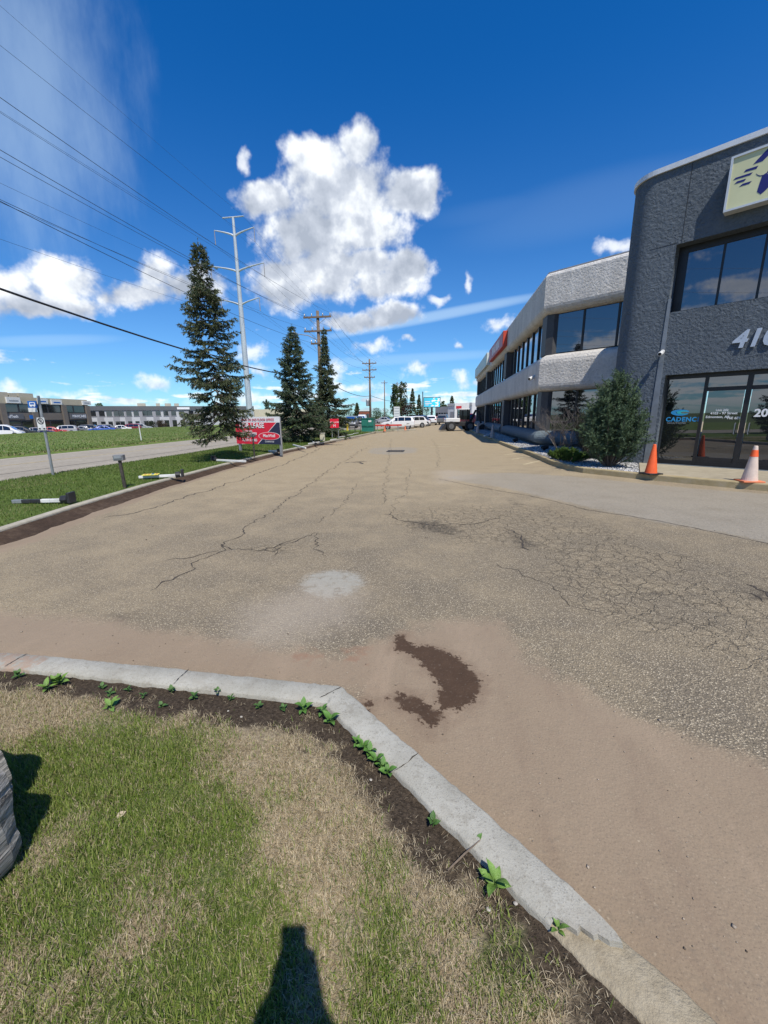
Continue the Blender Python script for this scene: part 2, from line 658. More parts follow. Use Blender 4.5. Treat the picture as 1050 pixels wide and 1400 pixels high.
def sdf(P, poly):
    """signed distance of points P (n,2) to a polygon, positive inside"""
    poly = np.asarray(poly, float)
    d2 = np.full(len(P), 1e9)
    inside = np.zeros(len(P), bool)
    n = len(poly)
    for i in range(n):
        a, b = poly[i], poly[(i + 1) % n]
        e = b - a
        t = np.clip(((P - a) @ e) / max(1e-12, e @ e), 0, 1)
        q = P - a - t[:, None] * e
        d2 = np.minimum(d2, (q ** 2).sum(1))
        cond = (a[1] > P[:, 1]) != (b[1] > P[:, 1])
        with np.errstate(divide='ignore', invalid='ignore'):
            xx = (b[0] - a[0]) * (P[:, 1] - a[1]) / (b[1] - a[1]) + a[0]
        inside ^= cond & (P[:, 0] < xx)
    return np.where(inside, 1, -1) * np.sqrt(d2)


def polyline_dist(P, pl):
    pl = np.asarray(pl, float)
    d2 = np.full(len(P), 1e9)
    for a, b in zip(pl[:-1], pl[1:]):
        e = b - a
        t = np.clip(((P - a) @ e) / max(1e-12, e @ e), 0, 1)
        d2 = np.minimum(d2, ((P - a - t[:, None] * e) ** 2).sum(1))
    return np.sqrt(d2)


rngp = np.random.default_rng(11)


def vnoise(P, scale, seed=0, octaves=3):
    """cheap value noise on 2d points, 0..1"""
    out, amp, tot = np.zeros(len(P)), 1.0, 0.0
    for o in range(octaves):
        q = P * scale * 2 ** o + seed * 17.3 + o * 5.1
        i = np.floor(q).astype(np.int64)
        f = q - i
        f = f * f * (3 - 2 * f)

        def h(ix, iy):
            k = (ix * 374761393 + iy * 668265263 + (seed + o) * 1442695041) & 0x7fffffff
            k = ((k ^ (k >> 13)) * 1274126177) & 0x7fffffff
            return (k & 0xffff) / 65535.0
        a, b = h(i[:, 0], i[:, 1]), h(i[:, 0] + 1, i[:, 1])
        c, d = h(i[:, 0], i[:, 1] + 1), h(i[:, 0] + 1, i[:, 1] + 1)
        out += amp * ((a * (1 - f[:, 0]) + b * f[:, 0]) * (1 - f[:, 1]) + (c * (1 - f[:, 0]) + d * f[:, 0]) * f[:, 1])
        tot += amp
        amp *= .5
    return out / tot


# left kerb (top, outer edge towards the lot), from behind the camera to the far end
LK = [(-5.3, -40.0), (-5.55, -6.0), (-5.8, 1.5), (-6.02, 4.5), (-6.36, 6.05), (-6.72, 8.3), (-7.08, 12.4), (-7.2, 18.0), (-6.98, 26.0), (-6.66, 33.0), (-6.45, 39.0)]
# right kerb base, far to near, then round the corner of the dark building's forecourt
RK = [(2.55, 56.0), (2.72, 41.0), (3.02, 30.0), (3.19, 22.1), (3.42, 16.7), (3.46, 13.6), (3.62, 12.4), (3.86, 11.8), (4.8, 10.8), (5.69, 10.0), (6.65, 9.22), (14.4, 2.9)]
FG_OUT = [(-9.0, 1.98), (-2.52, 1.975), (-1.54, 1.955), (-.54, 1.925), (.74, .79), (3.4, -1.7), (7.0, -5.2)]      # near kerb, face side
T_, N_ = Vector((.774, -.633)), Vector((-.633, -.774))     # along the forecourt facades, outward


def dedupe(a):
    return np.unique(np.round(a, 4))


def axis(lo, hi, flo, fhi, fine, grow=1.18, big=6.0):
    a = list(np.arange(flo, fhi, fine))
    st, x = fine, fhi
    while x < hi:
        a.append(x)
        st = min(big, st * grow)
        x += st
    a.append(hi)
    st, x = fine, flo
    while x > lo:
        a.append(x)
        st = min(big, st * grow)
        x -= st
    a.append(lo)
    return dedupe(np.array(a))


def grid(xs, ys, zf=None):
    X, Y = np.meshgrid(xs, ys)
    P = np.stack([X.ravel(), Y.ravel()], 1)
    Z = zf(P) if zf else np.zeros(len(P))
    nx, ny = len(xs), len(ys)
    i = np.arange(nx * ny).reshape(ny, nx)
    T = np.stack([i[:-1, :-1].ravel(), i[:-1, 1:].ravel(), i[1:, 1:].ravel(), i[1:, :-1].ravel()], 1)
    return P, np.column_stack([P, Z]), T


# ------------------------------------------------------------------ asphalt of the parking lot
def lot_material():
    m = bpy.data.materials.new('dusty_asphalt')
    m.use_nodes = True
    w = NT(m.node_tree)
    b = w.n['Principled BSDF']
    pos = w.new('ShaderNodeNewGeometry').outputs['Position']
    n_f = w.noise(pos, 9.0, 5.0, .65)
    n_m = w.noise(pos, 1.6, 5.0, .62)
    n_l = w.noise(pos, .28, 4.0, .6)
    n_e = w.noise(pos, 22.0, 4.0, .7)

    def mask(at, na, amp, lo, hi):
        return w.rng(w.m('ADD', w.attr(at), w.m('MULTIPLY', w.m('SUBTRACT', na, .5), amp)), lo, hi)
    # stone chips showing in the worn binder
    v1 = w.new('ShaderNodeTexVoronoi', feature='F1')
    w.put(v1.inputs['Vector'], pos)
    v1.inputs['Scale'].default_value = 95.0
    chip_r = w.new('ShaderNodeSeparateColor')
    w.put(chip_r.inputs[0], v1.outputs['Color'])
    chip = w.ramp(chip_r.outputs[0], [(0.0, (.085, .073, .056)), (.30, (.185, .158, .118)), (.55, (.33, .278, .200)), (.82, (.45, .378, .265)), (1.0, (.70, .61, .45))])
    edge = w.rng(v1.outputs['Distance'], .25, .55)
    binder = (.135, .114, .085)
    agg = w.mix(edge, chip, binder)
    v2 = w.new('ShaderNodeTexVoronoi', feature='F1')
    w.put(v2.inputs['Vector'], pos)
    v2.inputs['Scale'].default_value = 58.0
    c2 = w.new('ShaderNodeSeparateColor')
    w.put(c2.inputs[0], v2.outputs['Color'])
    bigst = w.m('MULTIPLY', w.m('GREATER_THAN', c2.outputs[0], .78), w.rng(v2.outputs['Distance'], .42, .30))
    agg = w.mix(w.m('MULTIPLY', bigst, .5), agg, w.mix(c2.outputs[1], (.16, .135, .11), (.50, .44, .34)))
    # dust lying in it
    dust_c = w.mix(n_m, (.335, .262, .158), (.425, .342, .220))
    dust = w.m('ADD', w.m('MULTIPLY', w.rng(n_m, .32, .72), .36), w.m('MULTIPLY', w.attr('dust'), .80))
    dust = w.m('ADD', dust, w.m('MULTIPLY', w.m('SUBTRACT', n_l, .5), .5), clamp=True)
    dust = w.m('MULTIPLY', dust, w.rng(n_e, .22, .70, .50, 1.0))
    col = w.mix(dust, agg, dust_c)
    # newer grey patch at the forecourt
    gpm = mask('patch', n_f, .5, -.10, .14)
    grey = w.mix(w.rng(n_e, .3, .7), (.205, .188, .158), (.285, .262, .222))
    grey = w.mix(w.m('MULTIPLY', chip_r.outputs[1], .35), grey, (.42, .385, .32))
    grey = w.mix(w.m('MULTIPLY', dust, .40), grey, dust_c)
    col = w.mix(w.m('MULTIPLY', gpm, w.rng(n_m, .25, .6, .55, .95)), col, grey)
    # crazed (alligator) cracking
    wp = w.vm('ADD', pos, w.scale(w.noise(pos, 7.0, 3.0, out=1), .14))
    ve = w.vor(wp, 5.2, 'DISTANCE_TO_EDGE')
    ve2 = w.vor(wp, 11.0, 'DISTANCE_TO_EDGE')
    al = mask('craze', n_m, .9, -.25, .45)
    crk = w.m('MULTIPLY', w.m('MAXIMUM', w.rng(ve, .040, .008), w.m('MULTIPLY', w.rng(ve2, .045, .008), .7)), al)
    crk = w.m('MULTIPLY', crk, w.m('MULTIPLY', w.rng(n_f, .30, .52), w.rng(n_m, .30, .5)))
    col = w.mix(w.m('MULTIPLY', crk, .50), col, (.035, .030, .026))
    # oil and soot
    oil = mask('oil', n_f, .45, -.12, .12)
    col = w.mix(w.m('MULTIPLY', oil, w.rng(n_e, .36, .60, .15, .85)), col, (.050, .043, .036))
    # pale cement spill
    cem = mask('cement', n_e, .30, -.07, .07)
    col = w.mix(w.m('MULTIPLY', cem, w.rng(n_f, .30, .52, .25, .9)), col, w.mix(n_e, (.30, .285, .24), (.40, .385, .33)))
    hz = mask('haze_dust', n_f, .45, -.25, .35)
    col = w.mix(w.m('MULTIPLY', hz, .5), col, (.41, .35, .275))
    # settled silt: smooth, pinkish tan
    silt = mask('silt', w.m('ADD', w.m('MULTIPLY', n_m, .6), w.m('MULTIPLY', n_f, .4)), .75, -.10, .13)
    sc = w.mix(n_m, (.228, .172, .116), (.282, .216, .150))
    sc = w.mix(w.m('MULTIPLY', w.rng(n_e, .56, .75), .35), sc, (.20, .14, .10))
    track = w.noise(w.vm('MULTIPLY', w.vm('ADD', pos, w.scale(w.noise(pos, .8, 2.0, out=1), .25)), (2.2, .5, 1.0)), 2.2, 4.0, .65)
    sc = w.mix(w.m('MULTIPLY', w.rng(track, .50, .68), .40), sc, (.325, .245, .170))
    sc = w.mix(w.m('MULTIPLY', w.rng(track, .46, .30), .35), sc, (.195, .140, .098))
    grit = w.noise(pos, 130.0, 2.0, .5)
    sc = w.mix(w.m('MULTIPLY', w.rng(grit, .60, .70), .55), sc, (.12, .09, .068))
    sc = w.mix(w.m('MULTIPLY', w.rng(grit, .36, .28), .40), sc, (.42, .34, .25))
    sc = w.mix(w.m('MULTIPLY', w.rng(n_l, .40, .66), .45), sc, (.265, .208, .150))
    col = w.mix(w.m('MULTIPLY', silt, w.rng(n_e, .20, .50, .55, .97)), col, sc)
    red = mask('redmud', n_f, .5, -.02, .12)
    col = w.mix(w.m('MULTIPLY', red, .55), col, (.23, .125, .080))
    # wet mud
    wet = mask('wet', n_e, .24, -.008, .012)
    wet = w.m('MAXIMUM', wet, mask('wet', n_f, .14, .0, .03))
    damp = mask('wet', n_f, .22, -.11, .02)
    col = w.mix(w.m('MULTIPLY', damp, .45), col, (.155, .105, .072))
    col = w.mix(w.m('MULTIPLY', wet, w.rng(n_m, .2, .5, .86, 1.0)), col, w.mix(n_f, (.040, .024, .014), (.088, .053, .032)))
    band = mask('band', n_f, .28, -.04, .05)
    col = w.mix(w.m('MULTIPLY', band, .92), col, w.mix(n_e, (.055, .036, .024), (.115, .075, .050)))
    # fine grit everywhere
    col = w.mix(w.m('MULTIPLY', w.rng(w.noise(pos, 55.0, 2.0), .60, .72), .35), col, (.17, .14, .11))
    w.put(b.inputs['Base Color'], col)
    smooth_ = w.m('MAXIMUM', silt, wet)
    rg = w.m('SUBTRACT', .94, w.m('MULTIPLY', wet, .12))
    w.put(b.inputs['Roughness'], rg)
    b.inputs['Specular IOR Level'].default_value = .25
    h = w.m('SUBTRACT', w.m('MULTIPLY', w.m('SUBTRACT', 1.0, v1.outputs['Distance']), w.m('SUBTRACT', 1.0, w.m('MULTIPLY', smooth_, .86))), w.m('MULTIPLY', crk, 1.6))
    h = w.m('ADD', h, w.m('MULTIPLY', n_f, .8))
    h = w.m('ADD', h, w.m('MULTIPLY', n_e, .35))
    bn = w.new('ShaderNodeBump')
    bn.inputs['Strength'].default_value = .85
    bn.inputs['Distance'].default_value = .009
    w.put(bn.inputs['Height'], h)
    w.put(b.inputs['Normal'], bn.outputs[0])
    return m


def build_lot():
    xs = axis(-8.6, 46.0, -3.6, 4.4, .045)
    ys = axis(-45.0, 170.0, .55, 5.2, .045)
    P, V, T = grid(xs, ys)
    far = -9 * np.ones(len(P))

    def best(*polys):
        d = far.copy()
        for q in polys:
            d = np.maximum(d, sdf(P, q))
        return d
    silt = best(gp([(-500, 800), (0, 838), (90, 842), (190, 852), (300, 872), (380, 888), (470, 900), (545, 862), (610, 850), (690, 846), (705, 885), (760, 925),
                    (835, 968), (930, 1005), (1060, 1040), (1300, 1080), (1300, 1700), (600, 1500), (470, 945), (0, 905), (-500, 880)]))
    lk = np.array([(a - .02, b) for a, b in LK])
    dl = polyline_dist(P, lk)
    band_w = .16 + .16 * vnoise(P, 1.3, 3) - .20 * np.clip((P[:, 1] - 11) / 10, 0, 1)
    band = band_w - dl
    silt = np.maximum(silt, (.62 + .35 * vnoise(P, .5, 8) - .25 * np.clip((P[:, 1] - 6) / 25, 0, 1)) - dl - .25)
    dust = np.clip((P[:, 1] - 4.5) / 9, 0, 1) * .9 + .16 + .35 * np.clip((-P[:, 0] - 1.0) / 3, 0, 1)
    dust += .3 * np.exp(-((P[:, 0] + .2) / 1.6) ** 2) * np.clip((P[:, 1] - 3) / 4, 0, 1)
    patch = best(gp([(598, 655), (680, 665), (760, 684), (840, 702), (900, 714), (980, 728), (1060, 744), (1600, 830), (1600, 690), (1060, 676), (950, 668), (870, 660), (790, 652), (700, 646), (640, 648)]),
                 gp([(508, 612), (572, 611), (568, 621), (500, 622)]))
    oilp = best(gp([(555, 714), (590, 712), (628, 722), (622, 732), (570, 724)]), gp([(692, 724), (720, 735), (733, 748), (716, 750)]),
                gp([(1015, 800), (1060, 812), (1060, 826), (1030, 818)]), gp([(700, 684), (722, 689), (704, 692)]),
                gp([(470, 632), (500, 630), (503, 634), (476, 636)]), gp([(158, 843), (185, 838), (175, 847), (160, 852)]))
    craze = best(gp([(515, 700), (600, 690), (720, 690), (760, 720), (740, 760), (640, 745), (560, 735)]), gp([(640, 690), (760, 690), (900, 740), (1060, 790), (1060, 950), (940, 880), (820, 850), (720, 800), (700, 740)]),
                 gp([(290, 745), (340, 735), (430, 740), (400, 760), (330, 760)]))
    cement = best(gp([(412, 797), (425, 785), (455, 780), (488, 784), (497, 797), (480, 811), (448, 818), (420, 810)]))
    hz = best(gp([(330, 830), (420, 800), (500, 810), (480, 850), (380, 890), (310, 890)]), gp([(590, 640), (680, 648), (600, 662)]))
    red = best(gp([(385, 892), (430, 884), (445, 900), (415, 908)]), gp([(452, 888), (500, 884), (512, 905), (480, 910)]))
    wet = best(gp([(541, 872), (549, 868), (556, 879), (568, 885), (590, 884), (622, 898), (640, 914), (652, 925), (655, 945), (640, 962), (622, 970), (604, 970), (598, 955), (606, 944), (594, 924), (574, 902), (558, 891), (543, 889)]),
               gp([(528, 955), (548, 946), (575, 955), (598, 972), (610, 985), (590, 998), (575, 985), (550, 968)]) , gp([(495, 962), (512, 958), (508, 966)]))
    w2 = sdf(P, gp([(528, 955), (548, 946), (575, 955), (598, 972), (610, 985), (590, 998), (575, 985), (550, 968)]))
    wet = np.where(w2 > -.08, wet - .006, wet + .010)
    o = np_mesh('parking_lot', V, T, lot_material(), attrs=dict(silt=silt, dust=dust, patch=patch, oil=oilp, craze=craze, cement=cement, haze_dust=hz, redmud=red, wet=wet, band=band), nv=4)
    return tag(o, kind='structure')


lot = build_lot()

# long cracks in the asphalt, thin jagged ribbons
m_crack = mat('crack_fill', (.045, .037, .03), .95, var=.4, scale=20)


def crack(pts, wid, jag=.05, step=.06, px=True):
    q = gp(pts) if px else pts
    path = []
    for (x0, y0), (x1, y1) in zip(q[:-1], q[1:]):
        L = math.hypot(x1 - x0, y1 - y0)
        n = max(2, int(L / step))
        for i in range(n):
            path.append((x0 + (x1 - x0) * i / n, y0 + (y1 - y0) * i / n))
    path.append(q[-1])
    b, off = MB(), 0.0
    L_, R_ = [], []
    for i, (x, y) in enumerate(path):
        x2, y2 = path[min(i + 1, len(path) - 1)]
        x1, y1 = path[max(i - 1, 0)]
        l = math.hypot(x2 - x1, y2 - y1) or 1
        nx, ny = -(y2 - y1) / l, (x2 - x1) / l
        off = off * .8 + random.uniform(-jag, jag)
        ww = wid * random.uniform(.2, 1.1) * (1 if 0 < i < len(path) - 1 else .1)
        cx, cy = x + nx * off, y + ny * off
        L_.append((cx + nx * ww / 2, cy + ny * ww / 2, .003))
        R_.append((cx - nx * ww / 2, cy - ny * ww / 2, .003))
    n = len(L_)
    b.add(L_ + R_, [(i, i + n, i + n + 1, i + 1) for i in range(n - 1)])
    o = b.build('crack', m_crack, lot, fix=False)
    return o


crack([(140, 708), (200, 697), (330, 655), (385, 636), (440, 612)], .035)
crack([(205, 808), (245, 790), (275, 765), (298, 752), (345, 718), (400, 680), (440, 650), (500, 612)], .022)
crack([(298, 745), (325, 748), (352, 752), (400, 740), (440, 728)], .022)
crack([(222, 768), (262, 764), (300, 752)], .018)
crack([(440, 728), (436, 750), (448, 762)], .016)
crack([(362, 750), (376, 752), (388, 748)], .022)
crack([(370, 760), (385, 742), (402, 735)], .014)
crack([(535, 600), (530, 640), (524, 690)], .012)
crack([(598, 655), (645, 664), (700, 674), (760, 686), (800, 697), (850, 704), (950, 722), (1060, 745)], .022, .02)
crack([(530, 700), (550, 712), (590, 718), (640, 716), (680, 708)], .024)
crack([(690, 722), (706, 732), (722, 748), (732, 752)], .03)
crack([(680, 770), (735, 792), (790, 825), (830, 842)], .010)
crack([(1020, 798), (1036, 806), (1060, 818)], .035)
crack([(1000, 806), (1025, 812), (1048, 828)], .018)
crack([(590, 600), (598, 612), (600, 640)], .014)
crack([(470, 633), (488, 632), (502, 634)], .12, .08, .1)
crack([(430, 715), (470, 690), (490, 660)], .012)
crack([(560, 640), (556, 670), (530, 700)], .010)

# faded parking lines and the drain
m_line = mat('worn_line_paint', (.50, .42, .26), .8, var=.25, scale=9)
for a, b_ in (((690, 622), (722, 618)), ((700, 628), (738, 622)), ((716, 635), (752, 627)), ((596, 607), (628, 609)), ((584, 611), (618, 610))):
    p0, p1 = G(*a), G(*b_)
    d = (p1 - p0).normalized()
    nrm = Vector((-d.y, d.x, 0)) * .04
    b = MB()
    b.add([(p0 + nrm) + Vector((0, 0, .003)), (p0 - nrm) + Vector((0, 0, .003)), (p1 - nrm) + Vector((0, 0, .003)), (p1 + nrm) + Vector((0, 0, .003))], [(0, 1, 2, 3)])
    b.build('parking_line', m_line, lot, fix=False)
dc = G(541, 617)
m_iron = mat('cast_iron', (.07, .065, .06), .6, .6, bump=.3)
dr = thing('storm_drain', 'rusty iron storm drain grate set in the parking lot asphalt', 'drain', dc)
b = MB()
for s_ in (-1, 1):
    b.box((s_ * .36, 0, .012), (.06, .78, .025))
    b.box((0, s_ * .36, .0115), (.66, .06, .023))
b.build('frame', m_iron, dr)
for k in range(8):
    MB().box((-.28 + k * .08, 0, .011), (.035, .66, .02)).build('bar', m_iron, dr)

# ------------------------------------------------------------------ far ground, road, verge, field
ground_grass = ground_mat('distant_ground', [(0, (.07, .10, .03)), (.5, (.09, .12, .04)), (1, (.14, .14, .07))], .2, .2, 3.0)
b = MB()
b.add([(-2500, -2500, -1.35), (2500, -2500, -1.35), (2500, 2500, -1.35), (-2500, 2500, -1.35)], [(0, 1, 2, 3)])
tag(b.build('ground', ground_grass, fix=False), kind='structure')

asph2 = ground_mat('road_asphalt', [(0, (.24, .21, .168)), (.5, (.31, .275, .22)), (1, (.39, .35, .285))], 6.0, .3, 60.0)
conc_edge = ground_mat('gutter_concrete', [(0, (.30, .27, .21)), (.5, (.38, .345, .27)), (1, (.45, .41, .33))], 5.0, .2, 40.0)
RN = [(-11.05, -60.0), (-11.05, 9.0), (-10.95, 16.0), (-11.7, 31.0), (-13.0, 60.0), (-15.5, 120.0), (-18, 180)]      # near edge of the street
RF = [(-18.6, -60.0), (-18.6, 14.5), (-18.5, 22.0), (-18.9, 31.0), (-20.4, 60.0), (-23.0, 120.0), (-26, 180)]


def strip(name, A, B, za, zb, mt, kind='structure'):
    n = len(A)
    b = MB()
    b.add([(x, y, za) for x, y in A] + [(x, y, zb) for x, y in B], [(i, i + n, i + n + 1, i + 1) for i in range(n - 1)])
    return tag(b.build(name, mt, fix=False), kind=kind)


def lerp_line(A, B, t):
    return [(a[0] + (b[0] - a[0]) * t, a[1] + (b[1] - a[1]) * t) for a, b in zip(A, B)]


road = strip('road', RN, RF, 0.0, 0.0, asph2)
g1 = strip('gutter', [(x + .02, y) for x, y in RN], lerp_line(RN, RF, .085), .012, .004, conc_edge)
g2 = strip('gutter', lerp_line(RN, RF, .955), [(x - .02, y) for x, y in RF], .004, .012, conc_edge)
m_yel = mat('faded_yellow_line', (.48, .37, .16), .8, var=.2)
for t0, t1 in ((.62, .632),):
    o = strip('lane_line', lerp_line(RN, RF, t0), lerp_line(RN, RF, t1), .005, .005, m_yel)
m_seam = mat('road_seam', (.06, .055, .05), .9)
strip('road_seam', lerp_line(RN, RF, .30), lerp_line(RN, RF, .307), .005, .005, m_seam)

grass_m = ground_mat('mown_grass', [(0, (.065, .105, .020)), (.45, (.095, .145, .028)), (.75, (.125, .17, .038)), (1, (.20, .20, .08))], 14.0, .9, 55.0)
field_m = ground_mat('field_grass', [(0, (.080, .125, .026)), (.40, (.110, .160, .034)), (.72, (.155, .195, .050)), (1, (.25, .25, .10))], 3.0, .8, 20.0)
KW = .16
ki = [(x - KW, y) for x, y in LK]
# verge: between kerb and street
xs_v = np.linspace(0, 1, 14)
ys_v = np.concatenate([np.arange(-40, 0, 4.0), np.arange(0, 39.01, .6)])


def xat(L, y):
    return np.interp(y, [q[1] for q in L], [q[0] for q in L])


V, T = [], []
for y in ys_v:
    a, b_ = xat(ki, y), xat(RN, y)
    for t in xs_v:
        V.append((a + (b_ - a) * t, y, .13 + .05 * math.sin(t * math.pi) - (.10 * max(0, t - .93) / .07)))
nx = len(xs_v)
i = np.arange(len(V)).reshape(-1, nx)
T = np.stack([i[:-1, :-1].ravel(), i[:-1, 1:].ravel(), i[1:, 1:].ravel(), i[1:, :-1].ravel()], 1)[:, ::-1]
verge = tag(np_mesh('verge_lawn', np.array(V), T, grass_m, nv=4, smooth=True), kind='structure')
# island beyond the end of the kerb, between street and rear lot
V = [(-6.45, 39.0, .13), (-5.2, 44.0, .13), (-3.0, 45.2, .12), (-3.2, 45.9, .12), (-6.6, 46.5, .13), (-12.4, 46.5, .1), (xat(RN, 39.0), 39.0, .05)]
b = MB()
b.add(V, [tuple(range(len(V)))])
tag(b.build('grass_island', grass_m), kind='structure')
# field beyond the street falls away to the parking of the far shops
FX = [0, .5, 2, 6, 14, 26, 44]


def field_z(t):
    return .10 - .42 * (t / 44.0)


ysf = np.concatenate([np.arange(-60, 0, 6.0), np.arange(0, 120, 3.0), [130, 150, 180]])
V = []
for y in ysf:
    x0 = xat(RF, y)
    for t in FX:
        V.append((x0 - t, y, field_z(t) if t else 0.02))
i = np.arange(len(V)).reshape(-1, len(FX))
T = np.stack([i[:-1, :-1].ravel(), i[:-1, 1:].ravel(), i[1:, 1:].ravel(), i[1:, :-1].ravel()], 1)[:, ::-1]
tag(np_mesh('field_lawn', np.array(V), T, field_m, nv=4, smooth=True), kind='structure')
b = MB()
b.add([(-62.5, -60, -1.0), (-62.5, 180, -1.0), (-140, 180, -1.0), (-140, -60, -1.0)], [(0, 1, 2, 3)])
tag(b.build('shop_parking', asph2), kind='structure')

# kerbs
kerb_m = ground_mat('kerb_concrete', [(0, (.27, .245, .19)), (.45, (.36, .33, .26)), (1, (.46, .43, .35))], 7.0, .35, 50.0)
kerb_y = ground_mat('kerb_old_yellow', [(0, (.25, .20, .11)), (.5, (.36, .29, .16)), (1, (.42, .36, .25))], 5.0, .35, 50.0)


def kerb(name, path, w_, h, mt, r=.025, side=1):
    pr = [(0, -.05), (0, h - r), (-r * .3, h - r * .3), (-r, h), (-w_ + r, h), (-w_, h - r), (-w_, -.05)]
    if side < 0:
        pr = [(-o, z) for o, z in pr]
    return tag(MB().sweep(path, pr).build(name, mt), kind='structure')


kerb('kerb', LK, KW, .135, kerb_m)
kerb('kerb', [(-6.45, 39.0), (-5.2, 44.0), (-3.0, 45.2), (-3.2, 45.9), (-6.6, 46.5)], .15, .15, kerb_m)
kerb('kerb', RK, .17, .15, kerb_y)


# dark mud washed up against the left kerb
def mud_bank():
    L = [q for q in LK if -2 < q[1] < 30]
    ys_ = np.arange(L[0][1], 26.0, .06)
    xs_ = xat(LK, ys_)
    P = np.column_stack([xs_, ys_])
    wd = (.13 + .30 * np.clip(vnoise(P, .55, 91) - .25, 0, 1) + .10 * vnoise(P, 3.0, 92) + .05 * vnoise(P, 12.0, 93)) * np.clip(1.25 - ys_ / 24, .25, 1)
    hh = (.085 + .02 * vnoise(P, 4.0, 95)) * np.clip(1.1 - ys_ / 60, .5, 1)
    V = []
    for k, f in enumerate((-.05, .0, .25, .6, .85, 1.0)):
        z = hh * (1 - max(0, f)) ** 1.5 + (.004 if f < 1 else -.004) + (vnoise(P + k * 3.7, 9.0, 96) - .5) * .012 * (f < 1)
        V.append(np.column_stack([xs_ + wd * f, ys_, z]))
    V = np.stack(V, 1).reshape(-1, 3)
    i = np.arange(len(V)).reshape(-1, 6)
    T = np.stack([i[:-1, :-1].ravel(), i[:-1, 1:].ravel(), i[1:, 1:].ravel(), i[1:, :-1].ravel()], 1)
    m = ground_mat('damp_mud', [(0, (.040, .026, .018)), (.5, (.070, .046, .031)), (1, (.125, .088, .060))], 12.0, .9, 40.0)
    tag(np_mesh('mud_bank', V, T, m, nv=4, smooth=True), kind='structure')


mud_bank()


# loose stones, grit and bits of stalk on the lot
def debris():
    r = np.random.default_rng(77)
    n = 2600
    P = np.column_stack([r.uniform(-4.5, 4.5, n), 1.0 + 7.5 * r.uniform(size=n) ** 1.6])
    P = P[sdf(P, FG_OUT + [(7, -9), (-9, -9)]) < -.03]
    n = len(P)
    s_ = r.uniform(.0016, .0055, n) * np.where(r.uniform(size=n) < .06, 2.0, 1.0)
    oc = np.array([(1, 0, 0), (0, 1, 0), (-1, 0, 0), (0, -1, 0), (0, 0, .7), (0, 0, -.7)], float)
    V = oc[None] * s_[:, None, None] * r.uniform(.6, 1.4, (n, 6, 1)) + np.column_stack([P, s_ * .4])[:, None]
    f = np.array([(0, 1, 4), (1, 2, 4), (2, 3, 4), (3, 0, 4), (1, 0, 5), (2, 1, 5), (3, 2, 5), (0, 3, 5)])
    T = (np.arange(n)[:, None, None] * 6 + f[None]).reshape(-1, 3)
    t = r.uniform(size=n)[:, None]
    c = np.array([.07, .055, .042]) * (1 - t) + np.array([.38, .32, .25]) * t
    tag(np_mesh('grit', V.reshape(-1, 3), T, leaf_mat('grit_stone', trans=0.0, rough=.9), cols=dict(col=np.repeat(c, 6, 0))), 'loose grit and small stones scattered over the parking lot', 'grit', kind='stuff')


debris()

# ------------------------------------------------------------------ near lawn, soil bed and kerb
NEWC = bpy.data.materials.new('new_kerb_concrete')
NEWC.use_nodes = True
w = NT(NEWC.node_tree)
bs = w.n['Principled BSDF']
pos = w.new('ShaderNodeNewGeometry').outputs['Position']
nf, nm, ne = w.noise(pos, 40.0, 4.0, .7), w.noise(pos, 4.0, 5.0, .65), w.noise(pos, 160.0, 2.0)
c = w.mix(w.rng(nm, .3, .7), (.29, .278, .232), (.39, .378, .325))
c = w.mix(w.m('MULTIPLY', w.rng(nf, .50, .72), .5), c, (.22, .20, .16))
c = w.mix(w.m('MULTIPLY', w.rng(w.noise(pos, 2.6, 5.0, .7), .50, .68), .5), c, (.27, .24, .19))
c = w.mix(w.m('MULTIPLY', w.rng(ne, .58, .70), .6), c, (.16, .145, .12))
c = w.mix(w.m('MULTIPLY', w.rng(w.noise(pos, 12.0, 5.0, .75), .52, .66), .45), c, (.20, .18, .14))
mud = w.rng(w.m('ADD', w.attr('mud'), w.m('MULTIPLY', w.m('SUBTRACT', w.noise(pos, 16.0, 5.0, .7), .5), 1.1)), .42, .62)
c = w.mix(w.m('MULTIPLY', mud, .75), c, (.31, .21, .145))
w.put(bs.inputs['Base Color'], c)
bs.inputs['Roughness'].default_value = .88
bn = w.new('ShaderNodeBump')
bn.inputs['Strength'].default_value = .5
bn.inputs['Distance'].default_value = .006
w.put(bn.inputs['Height'], w.m('ADD', w.m('MULTIPLY', nf, 1.0), w.m('MULTIPLY', ne, .35)))
w.put(bs.inputs['Normal'], bn.outputs[0])
OLDC = ground_mat('old_kerb_concrete', [(0, (.20, .16, .105)), (.4, (.30, .255, .178)), (.75, (.36, .312, .225)), (1, (.43, .385, .30))], 18.0, .45, 60.0)


